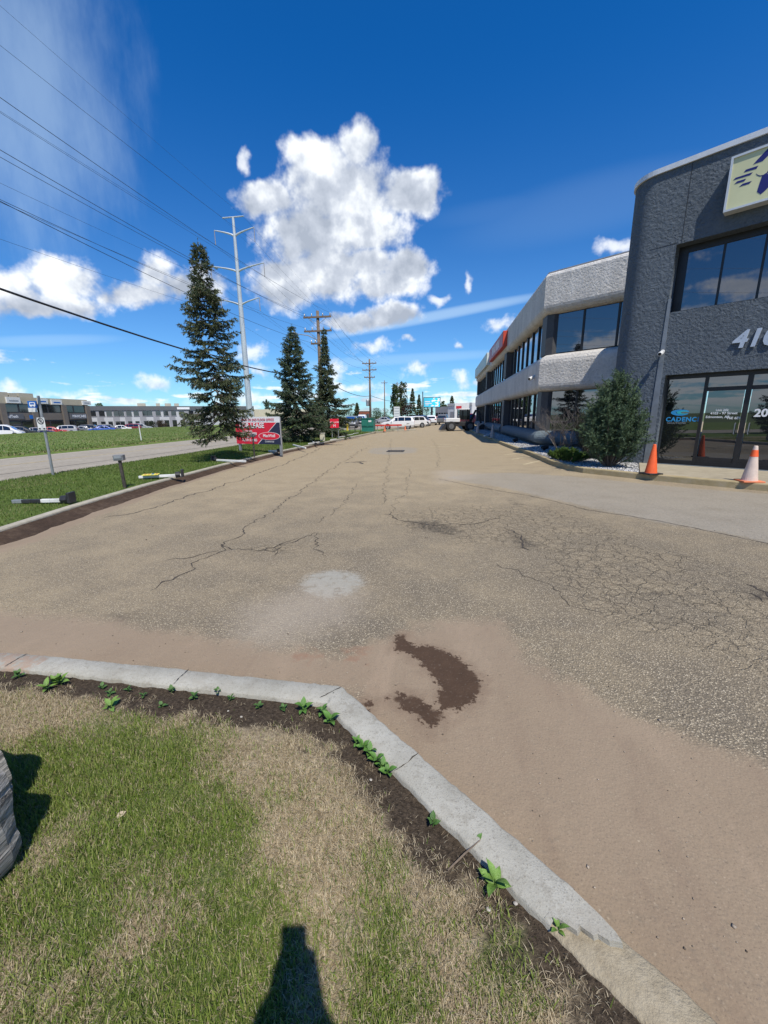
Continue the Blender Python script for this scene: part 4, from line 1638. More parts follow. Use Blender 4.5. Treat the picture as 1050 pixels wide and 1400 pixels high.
def local(b, org=None):
    ox, oy = (P0.x, P0.y) if org is None else org
    b.v = [(x - ox, y - oy, z) for x, y, z in b.v]
    return b


us = sorted(set([SA - RC * math.pi / 2 - q for q in (0, .5, 1.5, 3, 5.6)] + [SA - RC * math.pi / 2 * k / 10 for k in range(11)] + [WS0, SS0, .5, 1.5, 3, 5, 7, SR]))
zs = sorted(set([0.0, .15, SZ1, WZ0, WZ1, DTOP, 3.2, 1.4, 5.0, 6.8]))
holes = [(WS0, SR + 1, WZ0, WZ1, .40), (SS0, SR + 1, .15, SZ1, .30)]
b = MB()
idx = {}
for i, u in enumerate(us):
    for j, z in enumerate(zs):
        p, nn = dpath(u)
        # the walls lean in a little as they rise
        idx[i, j] = len(b.v)
        b.v.append((p.x, p.y, z))
for i in range(len(us) - 1):
    for j in range(len(zs) - 1):
        uc, zc = (us[i] + us[i + 1]) / 2, (zs[j] + zs[j + 1]) / 2
        if any(h[0] < uc < h[1] and h[2] < zc < h[3] for h in holes):
            continue
        b.f.append((idx[i, j], idx[i + 1, j], idx[i + 1, j + 1], idx[i, j + 1]))
for s0, s1, z0, z1, dp in holes:
    s1 = SR
    A = [fac(s0, 0, z0), fac(s1, 0, z0), fac(s1, 0, z1), fac(s0, 0, z1)]
    B = [fac(s0, -dp, z0), fac(s1, -dp, z0), fac(s1, -dp, z1), fac(s0, -dp, z1)]
    b.add(A + B, [(0, 4, 5, 1), (3, 2, 6, 7), (0, 3, 7, 4)])
wall = local(b).build('wall', dark_st, dark, fix=False)
for p_ in wall.data.polygons:
    p_.use_smooth = True
# back of the block so that it is closed
q = [dpath(us[0])[0], dpath(SR)[0], dpath(SR)[0] - N_ * 7, dpath(us[0])[0] + T_ * .01]
b = MB()
b.add([(*dpath(SR)[0], z) for z in (0, DTOP)] + [(*(dpath(SR)[0] - N_ * 12), z) for z in (0, DTOP)], [(0, 2, 3, 1)])
b.add([(*dpath(SA)[0], DTOP - .5), (*dpath(SR)[0], DTOP - .5), (*(dpath(SR)[0] - N_ * 12), DTOP - .5), (*(dpath(us[0])[0] - N_ * 5), DTOP - .5), (*dpath(us[0])[0], DTOP - .5)], [(0, 1, 2, 3, 4)])
local(b).build('roof', dark_st, dark, fix=False)
# parapet flashing
pp = [dpath(u)[0] for u in us]
b = MB().sweep(pp, [(.05, DTOP - .03), (.05, DTOP + .09), (-.3, DTOP + .13), (-.3, DTOP - .03)])
local(b).build('parapet_cap', white_metal, dark)
# trim strip that runs down beside the openings
strip_m = mat('strip_metal', (.20, .225, .25), .6, .2, var=.15, scale=3, dirt=(.09, .10, .11, .6))
b = MB()
s_c = -.245
pl = [fac(s_c - .10, .006, .15), fac(s_c + .10, .006, .15), fac(s_c + .035, .006, WZ0 + .35), fac(s_c - .035, .006, WZ0 + .35)]
pf = [q + N3 * .012 for q in pl]
b.add(pl + pf, [(4, 5, 6, 7), (0, 4, 7, 3), (1, 2, 6, 5), (3, 7, 6, 2), (0, 1, 5, 4)])
local(b).build('trim_strip', strip_m, dark)


def frame_box(s0, s1, z0, z1, d0, d1, name, mt, parent, bev=0.0):
    c0 = fac((s0 + s1) / 2, (d0 + d1) / 2, (z0 + z1) / 2)
    M = Matrix((T3, N3, Z3)).transposed()
    b = MB().box(c0, (s1 - s0, abs(d1 - d0), z1 - z0), M=M)
    return local(b).build(name, mt, parent, bevel=bev)


joint_m = mat('joint_shadow_gap', (.03, .034, .04), .9)
frame_box(SA + .02, WS0, WZ1 + .03, WZ1 + .045, -.004, .004, 'panel_joint', joint_m, dark)
frame_box(WS0 + .10, WS0 + .113, WZ1 + .05, DTOP - .05, -.004, .004, 'panel_joint', joint_m, dark)
# upper window band: frames, mullions, panes
frame_box(WS0 + .002, SR, WZ0 + .002, WZ0 + .07, -.40, -.33, 'window_frame', bronze, dark)
frame_box(WS0 + .002, SR, WZ1 - .16, WZ1 - .002, -.40, -.33, 'window_frame', bronze, dark)
e0 = on_fac(936, 385, -.36)[0]
e1 = on_fac(987, 375, -.36)[0]
frame_box(WS0 + .002, e0, WZ0 + .07, WZ1 - .16, -.40, -.335, 'window_frame', bronze, dark)
pw_ = e1 - e0
k = 0
while e0 + pw_ * k < SR - .3:
    a0, a1 = e0 + pw_ * k, min(SR, e0 + pw_ * (k + 1))
    frame_box(a0, a1 - .05, WZ0 + .07, WZ1 - .16, -.385, -.365, 'window_pane', glass_up, dark)
    frame_box(a1 - .05, a1, WZ0 + .07, WZ1 - .16, -.39, -.345, 'mullion', bronze, dark)
    k += 1
# storefront
DS = -.26
frame_box(SS0 + .002, SR, .152, .27, DS - .04, DS + .05, 'storefront_sill', bronze, dark)
frame_box(SS0 + .002, SR, SZ1 - .11, SZ1 - .002, DS - .04, DS + .05, 'storefront_header', bronze, dark)
xsf = [on_fac(x, y, DS)[0] for x, y in ((903, 575), (957, 580), (1014, 585), (1085, 590), (1160, 590), (1240, 600), (1330, 610))]
zt = on_fac(995, 531, DS)[1]
for k, s_ in enumerate(xsf):
    wd_ = (.07, .075, .11, .075, .07, .07, .07)[k]
    frame_box(s_ - wd_ / 2, s_ + wd_ / 2, .27, SZ1 - .11, DS - .04, DS + .045, 'mullion', bronze, dark)
for k, (a0, a1) in enumerate(zip(xsf[:-1], xsf[1:])):
    if k in (1, 2):
        d_ = frame_box(a0 + .07, a1 - .07, .39, zt - .05, DS - .015, DS + .005, 'door', glass_dn, dark)
        frame_box(a0 + .04, a1 - .06, .27, .39, DS - .02, DS + .03, 'door_rail', bronze, d_)
        frame_box(a0 + .04, a1 - .06, zt - .05, zt + .05, DS - .02, DS + .03, 'door_rail', bronze, d_)
        hx = a1 - .14 if k == 1 else a0 + .14
        b = MB().tube([fac(hx, DS + .005, 1.02), fac(hx, DS + .07, 1.04), fac(hx, DS + .07, 1.30), fac(hx, DS + .005, 1.32)], .014, 8)
        local(b).build('handle', mat('brushed_metal', (.35, .36, .37), .35, .9), d_)
        frame_box(a0 + .04, a1 - .06, zt + .05, SZ1 - .11, DS - .015, DS + .005, 'transom_pane', glass_dn, dark)
    else:
        frame_box(a0 + .035, a1 - .035, .27, SZ1 - .11, DS - .015, DS + .005, 'storefront_pane', glass_dn, dark)

# house number and door lettering
num_m = mat('number_metal', (.46, .52, .60), .5, .2, var=.05)
s_n, z_n = on_fac(999, 476, .03)
tl = lambda v: Vector((v.x - P0.x, v.y - P0.y, v.z))
text_obj('house_number', '4103', .56, num_m, dark, tl(fac(s_n, .03, z_n)), T3, Z3, bold=.028, shear=.18, extr=.015)
white_vinyl = mat('white_vinyl', (.75, .76, .77), .6, var=.04)
blue_vinyl = mat('blue_vinyl', (.03, .30, .62), .6, var=.05)
teal_vinyl = mat('teal_vinyl', (.03, .42, .50), .6, var=.05)
grey_vinyl = mat('grey_vinyl', (.25, .28, .30), .6, var=.05)
for tx, (px_, py_), sz, mt, bd in (('CADENCE', (910, 576), .165, blue_vinyl, .03), ('SOLUTIONS', (912, 579.5), .075, grey_vinyl, .01),
                                   ('20', (1030, 569.5), .27, white_vinyl, .03),
                                   ('Unit 202', (978.5, 562), .075, white_vinyl, .02), ('4103 - 97 Street', (971, 566.5), .085, white_vinyl, .02), ('Edmonton, AB', (964.5, 571.5), .085, white_vinyl, .02), ('T6E 6E9', (993, 573), .085, white_vinyl, .02)):
    s1_, z1_ = on_fac(px_, py_, DS + .011)
    text_obj('door_lettering', tx, sz, mt, dark, tl(fac(s1_, DS + .011, z1_)), T3, Z3, bold=bd, extr=.001, space=1.12 if tx in ('CADENCE', 'SOLUTIONS') else 1.0)
# swoosh mark above the name
s1_, z1_ = on_fac(930, 564, DS + .011)
for mt, sc_, dx, hole in ((blue_vinyl, 1.0, 0, .0), (teal_vinyl, .62, .055, .0)):
    outer = [(.22 * sc_ * math.cos(a) + dx, .085 * sc_ * math.sin(a)) for a in np.linspace(.35, 2 * math.pi - .5, 26)]
    inner = [(.15 * sc_ * math.cos(a) + dx + .05, .042 * sc_ * math.sin(a) - .004) for a in np.linspace(2 * math.pi - .5, .35, 26)]
    b = MB()
    for i in range(25):
        quad = [outer[i], outer[i + 1], inner[24 - i], inner[25 - i]]
        b.add([fac(s1_ + x, DS + .012 + (.002 if sc_ < 1 else 0), z1_ + y) for x, y in quad], [(0, 1, 2, 3)])
    local(b).build('logo_mark', mt, dark, fix=False)

# ------------------------------------------------------------------ box sign on the facade
ws0, wz1 = on_fac(1000, 215, .26)
ws0b, wz0 = on_fac(989, 291, .26)
ws0 = (ws0 + ws0b) / 2
SW = 3.1
sign = thing('wall_sign', 'pale yellow box sign with navy running logo on the dark facade', 'sign', fac(ws0, 0, wz0))
so_ = fac(ws0, 0, wz0)
org = (so_.x, so_.y)


def sbox(s0, s1, z0, z1, d0, d1, name, mt, parent=sign, bev=0.0):
    M = Matrix((T3, N3, Z3)).transposed()
    b = MB().box(fac((s0 + s1) / 2, (d0 + d1) / 2, (z0 + z1) / 2), (s1 - s0, abs(d1 - d0), z1 - z0), M=M)
    b.v = [(x - so_.x, y - so_.y, z - so_.z) for x, y, z in b.v]
    return b.build(name, mt, parent, bevel=bev)


alum = mat('sign_aluminium', (.60, .62, .62), .45, .3, var=.06)
face_y = mat('sign_face_pale_yellow', (.60, .60, .36), .5, var=.05, scale=1.2)
navy = mat('navy_vinyl', (.010, .012, .14), .5, var=.08)
sbox(ws0, ws0 + SW, wz0, wz1, .0, .235, 'cabinet', alum)
fw_ = .045
sbox(ws0, ws0 + fw_, wz0, wz1, .235, .27, 'frame', alum)
sbox(ws0 + SW - fw_, ws0 + SW, wz0, wz1, .235, .27, 'frame', alum)
sbox(ws0 + fw_, ws0 + SW - fw_, wz0, wz0 + fw_, .235, .27, 'frame', alum)
sbox(ws0 + fw_, ws0 + SW - fw_, wz1 - fw_, wz1, .235, .27, 'frame', alum)
sbox(ws0 + fw_, ws0 + SW - fw_, wz0 + fw_, wz1 - fw_, .230, .240, 'face', face_y)


def logo(pts, name='logo_stroke', mt=navy):
    pl = [on_fac(x, y, .244) for x, y in pts]
    b = MB()
    n = len(pl)
    b.add([fac(s_, .244, z) - so_ for s_, z in pl] + [fac(s_, .2405, z) - so_ for s_, z in pl], [tuple(range(n))] + [(i, i + n, (i + 1) % n + n, (i + 1) % n) for i in range(n)])
    b.build(name, mt, sign)


def c8(*pts):          # crop coordinates -> photo pixels
    return [(980 + x * 70 / 817, 180 + y * 120 / 1400) for x, y in pts]


logo(c8((430, 650), (465, 605), (665, 540), (635, 590)))
logo(c8((262, 775), (300, 735), (575, 645), (540, 690)))
logo(c8((280, 838), (325, 792), (470, 748), (440, 790)))
logo(c8((355, 880), (415, 828), (560, 785), (520, 830)))
logo(c8((580, 525), (640, 455), (740, 350), (800, 285), (860, 230), (930, 200), (900, 300), (800, 400), (730, 470), (640, 500)))
logo(c8((640, 960), (680, 830), (730, 690), (770, 690), (820, 670), (900, 640), (930, 700), (820, 890), (760, 950), (700, 1000)))
logo(c8((630, 665), (650, 685), (690, 698), (740, 690), (800, 650), (830, 600), (845, 610), (810, 670), (745, 708), (685, 712), (640, 695)))

# ------------------------------------------------------------------ security cameras
cam_w = mat('camera_white_plastic', (.62, .62, .60), .4, var=.05)
cam_b = mat('camera_lens_black', (.02, .02, .022), .2, var=.1)


def wall_camera(label, loc, nvec, s_=1.0):
    t = thing('security_camera', label, 'camera', loc, math.atan2(nvec.y, nvec.x))
    MB().lathe([(.05 * s_, 0), (.055 * s_, .02 * s_), (.04 * s_, .05 * s_)], 14, M=Matrix.Rotation(R(90), 3, 'Y')).build('mount', cam_w, t, smooth=False)
    MB().tube([(.03 * s_, 0, 0), (.10 * s_, 0, .01), (.14 * s_, 0, -.03 * s_)], .018 * s_, 8).build('arm', cam_w, t)
    M = Matrix.Rotation(R(105), 3, 'Y')
    h_ = MB().lathe([(.045 * s_, -.09 * s_), (.058 * s_, -.07 * s_), (.058 * s_, .08 * s_), (.05 * s_, .10 * s_)], 16, (.16 * s_, 0, -.06 * s_), M).build('housing', cam_w, t)
    MB().lathe([(.038 * s_, .098 * s_), (.038 * s_, .106 * s_)], 14, (.16 * s_, 0, -.06 * s_), M).build('lens', cam_b, h_)
    return t


sc0, zc0 = on_fac(906, 481, .06)
wall_camera('small white security camera on the trim strip of the dark facade', fac(sc0, .06, zc0), N_, 1.0)

# ------------------------------------------------------------------ long grey building beyond
GX, GC, GE = 4.4, 20.75, 60.0
GPATH = [(13.0, GE), (GX, GE), (GX, GC), (GX + T_.x * 5.0, GC + T_.y * 5.0)]
grey_st = stucco_mat('grey_stucco', (.53, .508, .472), .75, 9.5, .5)
base_st = stucco_mat('blue_grey_stucco', (.125, .155, .17), .75, 7.0, .35)
grey = thing('grey_building', 'long grey stucco two storey office building with ribbon windows', 'building', (GX, GC, 0))
gl = lambda b: local(b, (GX, GC))


def gsweep(prof, name, mt, path=GPATH, smooth=False):
    o = gl(MB().sweep(path, prof)).build(name, mt, grey)
    return o


gsweep([(0, 6.36), (-.02, 6.26), (-.08, 6.16), (-.18, 6.08), (-.32, 6.04), (-.95, 6.02), (-.95, 7.70), (-.30, 7.74), (-.16, 7.72), (-.06, 7.66), (0, 7.56)], 'parapet', grey_st)
gsweep([(.012, 7.735), (.012, 7.775), (-.7, 7.80), (-.7, 7.745)][::-1], 'parapet_cap', mat('grey_flashing', (.34, .34, .34), .5, .3), path=[(GX + .14, GE - .14), (GX + .14, GC + .1), (GX + .14 + T_.x * 5, GC + .1 + T_.y * 5)])
gsweep([(0, 2.98), (-.015, 2.87), (-.06, 2.78), (-.15, 2.70), (-.30, 2.66), (-.95, 2.65), (-.95, 4.34), (-.50, 4.32), (-.28, 4.27), (-.12, 4.17), (-.03, 4.03), (0, 3.88)], 'spandrel', grey_st)
gsweep([(-.50, .05), (-.50, 7.4), (-1.0, 7.4), (-1.0, .05)], 'backing_wall', bronze)
b = MB()
b.add([(GX + .9, GE - .9, 7.2), (13, GE - .9, 7.2), (30, 20, 7.2), (GX + 5.0, GC - 2.3, 7.2), (GX + .9, GC + .4, 7.2)], [(0, 1, 2, 3, 4)])
gl(b).build('roof', mat('roof_membrane', (.2, .2, .2), .9), grey)
# rounded plinth, broken at the piers
piers = [32.3, 46.0]


def plinth(path):
    pr = [(-.36 + .40 * math.cos(a), .50 + .33 * math.sin(a)) for a in np.linspace(-math.pi / 2, math.pi / 2, 12)] + [(-.95, .83), (-.95, .10), (-.36, .10)]
    o = gsweep(pr, 'plinth', base_st, path)
    return o


plinth([(GX, 32.2), (GX, GC), (GX + T_.x * 5, GC + T_.y * 5)])
plinth([(GX, 45.9), (GX, 33.6)])
plinth([(GX, GE - .2), (GX, 47.3)])
# piers between the window bays
pier_m = mat('dark_pier', (.05, .052, .056), .6, var=.15)
for y0 in piers:
    for z0, z1 in ((.2, 2.66), (4.30, 6.04)):
        gl(MB().box((GX + .30, y0 + .65, (z0 + z1) / 2), (.42, 1.15, z1 - z0))).build('pier', pier_m, grey)
gl(MB().box((GX + .34, GE - .6, 5.17), (.4, .9, 1.74))).build('pier', pier_m, grey)
gl(MB().box((GX + .34, GE - .6, 1.45), (.4, .9, 2.4))).build('pier', pier_m, grey)
# corner posts where long wall and short wall meet
for z0, z1 in ((.7, 2.66), (4.30, 6.04)):
    cpt = [(GX + .53, GC + 1.2), (GX + .22, GC + 1.05), (GX + .24, GC + .25), (GX + .50, GC + .02), (GX + .95, GC + .05)]
    b = MB().prism(cpt, lambda x, y, h: (x, y, z0 + h), z1 - z0)
    gl(b).build('corner_post', pier_m, grey)
# panes and mullions, long wall
glass_g = glass_mat('grey_building_glass', (.012, .015, .02), .34)
for z0, z1 in ((4.36, 6.00), (.84, 2.64)):
    for a0, a1, n in ((GC + 1.2, 32.3, 7), (33.6, 46.0, 8), (47.3, 58.9, 8)):
        st_ = (a1 - a0) / n
        for k in range(n):
            gl(MB().box((GX + .475, a0 + st_ * (k + .5), (z0 + z1) / 2), (.03, st_ - .10, z1 - z0))).build('window_pane', glass_g, grey)
            if k:
                gl(MB().box((GX + .44, a0 + st_ * k, (z0 + z1) / 2), (.10, .10, z1 - z0))).build('mullion', bronze, grey)
# short (angled) wall
Cc = Vector((GX, GC))
for z0, z1 in ((4.36, 6.00), (.84, 2.64)):
    M = Matrix((T3, N3, Z3)).transposed()
    for a0, a1 in ((.30, 1.62), (1.70, 3.02), (3.10, 4.4)):
        c0 = Cc + T_ * ((a0 + a1) / 2) - N_ * .475
        gl(MB().box((c0.x, c0.y, (z0 + z1) / 2), (a1 - a0, .03, z1 - z0), M=M)).build('window_pane', glass_up, grey)
        c0 = Cc + T_ * (a1 + .04) - N_ * .46
        gl(MB().box((c0.x, c0.y, (z0 + z1) / 2), (.08, .08, z1 - z0), M=M)).build('mullion', bronze, grey)
# concrete-coloured posts between ground floor bays
wall_camera('white security camera on the grey spandrel above the shrub', Vector((GX, 21.75, 3.42)), Vector((-.75, -.66)), 1.5)

# signs on the grey parapet
red_f = mat('red_sign_face', (.36, .030, .035), .45, var=.1)
red_b = mat('red_sign_cabinet', (.50, .055, .025), .5, var=.08)
t = thing('wall_sign', 'red box sign with white letters on the grey parapet', 'sign', (GX, 31.8, 6.40))
MB().box((-.16, 4.6, .52), (.30, 9.2, 1.04)).build('cabinet', red_b, t, bevel=.01)
MB().box((-.316, 4.6, .52), (.012, 9.0, .88)).build('face', red_f, t)
for k, (a, h) in enumerate(((2.2, .55), (3.0, .62), (3.7, .58), (4.6, .6), (5.4, .55), (6.2, .6))):
    MB().box((-.325, a, .52), (.008, .42, h)).build('letter', white_vinyl, t)
t = thing('wall_sign', 'pale box sign with green rim at the far end of the grey parapet', 'sign', (GX, 43.2, 6.42))
MB().box((-.16, 7.6, .58), (.30, 15.2, 1.16)).build('cabinet', mat('pale_sign_cabinet', (.55, .60, .58), .5), t, bevel=.01)
MB().box((-.316, 7.6, .58), (.012, 15.0, .98)).build('face', mat('pale_green_sign_face', (.42, .52, .50), .5, var=.1), t)
MB().box((-.326, .25, .58), (.008, .28, .9)).build('edge_stripe', mat('green_stripe', (.05, .22, .15), .5), t)

# ------------------------------------------------------------------ forecourt: gravel bed, walkway
rin = []
Pk = [Vector(q) for q in RK]
for i, q in enumerate(Pk):
    d0 = (q - Pk[i - 1]).normalized() if i else (Pk[1] - Pk[0]).normalized()
    d1 = (Pk[i + 1] - q).normalized() if i < len(Pk) - 1 else d0
    mm = (Vector((d0.y, -d0.x)) + Vector((d1.y, -d1.x))).normalized()
    rin.append((q.x - mm.x * .16, q.y - mm.y * .16))
gravel_m = ground_mat('gravel_bed', [(0, (.10, .10, .105)), (.45, (.26, .26, .265)), (1, (.50, .49, .48))], 45.0, 1.0, 60.0)
b = MB()
b.add([(x, y, .118) for x, y in rin] + [(20, 8, .118), (20, 56, .118)], [tuple(range(len(rin) + 2))])
tag(b.build('gravel_bed', gravel_m), kind='structure')
walk_m = ground_mat('walkway_concrete', [(0, (.27, .235, .17)), (.5, (.35, .305, .22)), (1, (.42, .375, .285))], 4.0, .3, 60.0)
wl = []
for x, y in rin:
    if y < 10.75:
        wl.append((x, y))
k0 = G(880, 652, .15)
poly = [(4.93, 10.90)] + wl[0:] + [(16, 3.5)] + [tuple(fac(9, -.25, 0)[:2]), tuple(fac(-.10, -.25, 0)[:2]), tuple(fac(-.45, .02, 0)[:2])]
b = MB()
b.add([(x, y, .148) for x, y in poly], [tuple(range(len(poly)))])
tag(b.build('walkway', walk_m), kind='structure')


def gravel():
    r = np.random.default_rng(17)
    n = 26000
    P = np.column_stack([r.uniform(3.3, 7.2, n), 11.0 + 24 * r.uniform(size=n) ** 1.7])
    bed = [(x, y) for x, y in rin if y > 10.9][1:] + [(4.93, 10.95), tuple(fac(-.45, .05, 0)[:2]), tuple(fac(-.95, .03, 0)[:2]), (5.1, 14.0), (8.0, 17.4), (4.5, 20.6), (4.45, 34)]
    P = P[sdf(P, bed) > .02]
    n = len(P)
    s_ = r.uniform(.010, .026, n) * (1 + P[:, 1] / 60)
    oc = np.array([(1, 0, 0), (0, 1, 0), (-1, 0, 0), (0, -1, 0), (0, 0, .7), (0, 0, -.7)], float)
    V = oc[None] * s_[:, None, None] * r.uniform(.65, 1.3, (n, 6, 1))
    a = r.uniform(0, 6.28, n)
    ca, sa = np.cos(a), np.sin(a)
    V = np.stack([V[..., 0] * ca[:, None] - V[..., 1] * sa[:, None], V[..., 0] * sa[:, None] + V[..., 1] * ca[:, None], V[..., 2]], -1)
    V += np.column_stack([P, .122 + s_ * .3])[:, None]
    f = np.array([(0, 1, 4), (1, 2, 4), (2, 3, 4), (3, 0, 4), (1, 0, 5), (2, 1, 5), (3, 2, 5), (0, 3, 5)])
    T = (np.arange(n)[:, None, None] * 6 + f[None]).reshape(-1, 3)
    c = r.uniform(.16, .62, n)[:, None] * np.array([1, .99, .97])
    m = leaf_mat('gravel_stone', trans=0.0, rough=.9)
    tag(np_mesh('gravel', V.reshape(-1, 3), T, m, cols=dict(col=np.repeat(c, 6, 0))), 'grey and white gravel stones covering the bed along the buildings', 'gravel', kind='stuff')


gravel()

# ------------------------------------------------------------------ traffic cones
def cone(label, p, body, coll, base_m, hgt=.71, rz=.2, group=None, lean=(0, 0)):
    t = thing('traffic_cone', label, 'cone', p, rot=(lean[0], lean[1], rz), group=group)
    s_ = hgt / .71
    MB().box((0, 0, .016 * s_), (.36 * s_, .36 * s_, .032 * s_)).build('base', base_m, t, bevel=.008)
    MB().lathe([(.135 * s_, .03 * s_), (.130 * s_, .05 * s_), (.034 * s_, .70 * s_), (.026 * s_, .71 * s_)], 24).build('body', body, t, smooth=False)
    if coll:
        for z0, z1 in coll[1]:
            rr = lambda z: (.130 - (z - .05) / .65 * .096 + .003) * s_
            MB().lathe([(rr(z0), z0 * s_), (rr(z1), z1 * s_)], 24).build('collar', coll[0], t, smooth=False)
    return t


orange = mat('cone_orange', (.80, .115, .025), .55, var=.08, scale=9, dirt=(.45, .10, .04, .35))
faded = mat('cone_faded_white', (.62, .50, .42), .65, var=.10, scale=8, dirt=(.60, .30, .18, .5))
faded_o = mat('cone_faded_orange', (.66, .20, .09), .65, var=.12)
grey_c = mat('cone_dusty_grey', (.36, .33, .31), .8, var=.12, dirt=(.2, .18, .16, .5))
black_r = mat('black_rubber', (.02, .02, .02), .8, var=.2)
cone('plain bright orange traffic cone with black base beside the trim strip', G(889.5, 648, .148), orange, None, black_r, .72, .3)
cone('faded whitish traffic cone with orange top in front of the doors', G(1024, 658.5, .148), faded, (orange, ((.50, .63),)), faded_o, .76, -.1)
cone('dusty grey traffic cone on the kerb edge nearer the angled wall', G(673, 598.5, .15), grey_c, None, grey_c, .85, .1)
cone('dusty grey traffic cone on the kerb edge at the shaded far bay', G(653, 592.5, .15), grey_c, None, grey_c, .85, .5)
# toppled black and white delineator between the grey cones
p = G(667, 597, .16)
t = thing('bollard_post', 'toppled black and white delineator post lying by the grey cones', 'post', p, .9)
MB().tube([(-.45, 0, .07), (.25, 0, .07)], .05, 10).build('tube', white_vinyl, t)
MB().tube([(.25, 0, .07), (.45, 0, .09)], .09, 10).build('base', black_r, t)
for (x, y, lb) in ((704, 605, 'low black ground spotlight in the gravel by the plinth'), (744, 616, 'small black ground spotlight beside the low green juniper')):
    p = G(x, y, .13)
    t = thing('ground_spotlight', lb, 'light', p, .4)
    MB().lathe([(.05, 0), (.05, .06), (.03, .07)], 12).build('base', black_r, t)
    MB().tube([(-.12, 0, .12), (.14, 0, .16)], [.07, .10], 12).build('head', black_r, t)
    MB().lathe([(.085, 0), (.085, .012)], 12, (.142, 0, .16), Matrix.Rotation(R(82), 3, 'Y')).build('lens', white_vinyl, t)

# ------------------------------------------------------------------ trees and shrubs
bark = mat('spruce_bark', (.13, .105, .085), .9, var=.3, scale=14, bump=.8, bscale=30)
needle = leaf_mat('spruce_needles', trans=.12, rough=.6)
foliage = leaf_mat('broad_leaves', trans=.3, rough=.5)


def tuft(rows, r):
    """rows: (n,3) start, (n,3) dir, length, width -> triangles"""


def needles_on(segA, segB, n_per_m, nl, nw, r):
    """needle-bundle triangles along twig segments; returns V (n*3,3)"""
    L = np.linalg.norm(segB - segA, axis=1)
    cnt = np.maximum(3, (L * n_per_m).astype(int))
    idx = np.repeat(np.arange(len(L)), cnt)
    n = len(idx)
    t = r.uniform(0, 1, n)[:, None]
    base = segA[idx] * (1 - t) + segB[idx] * t
    d = (segB - segA) / np.maximum(L, 1e-6)[:, None]
    d = d[idx]
    rnd_ = r.normal(size=(n, 3))
    rnd_ -= d * (rnd_ * d).sum(1)[:, None]
    rnd_ /= np.linalg.norm(rnd_, axis=1)[:, None] + 1e-9
    dirv = d * r.uniform(.35, .95, n)[:, None] + rnd_ * r.uniform(.5, 1.0, n)[:, None]
    dirv /= np.linalg.norm(dirv, axis=1)[:, None]
    side = np.cross(dirv, r.normal(size=(n, 3)))
    side /= np.linalg.norm(side, axis=1)[:, None] + 1e-9
    ln = nl * r.uniform(.6, 1.3, n)[:, None]
    wd = nw * r.uniform(.7, 1.3, n)[:, None]
    V = np.stack([base - side * wd / 2, base + side * wd / 2, base + dirv * ln], 1)
    return V.reshape(-1, 3), idx


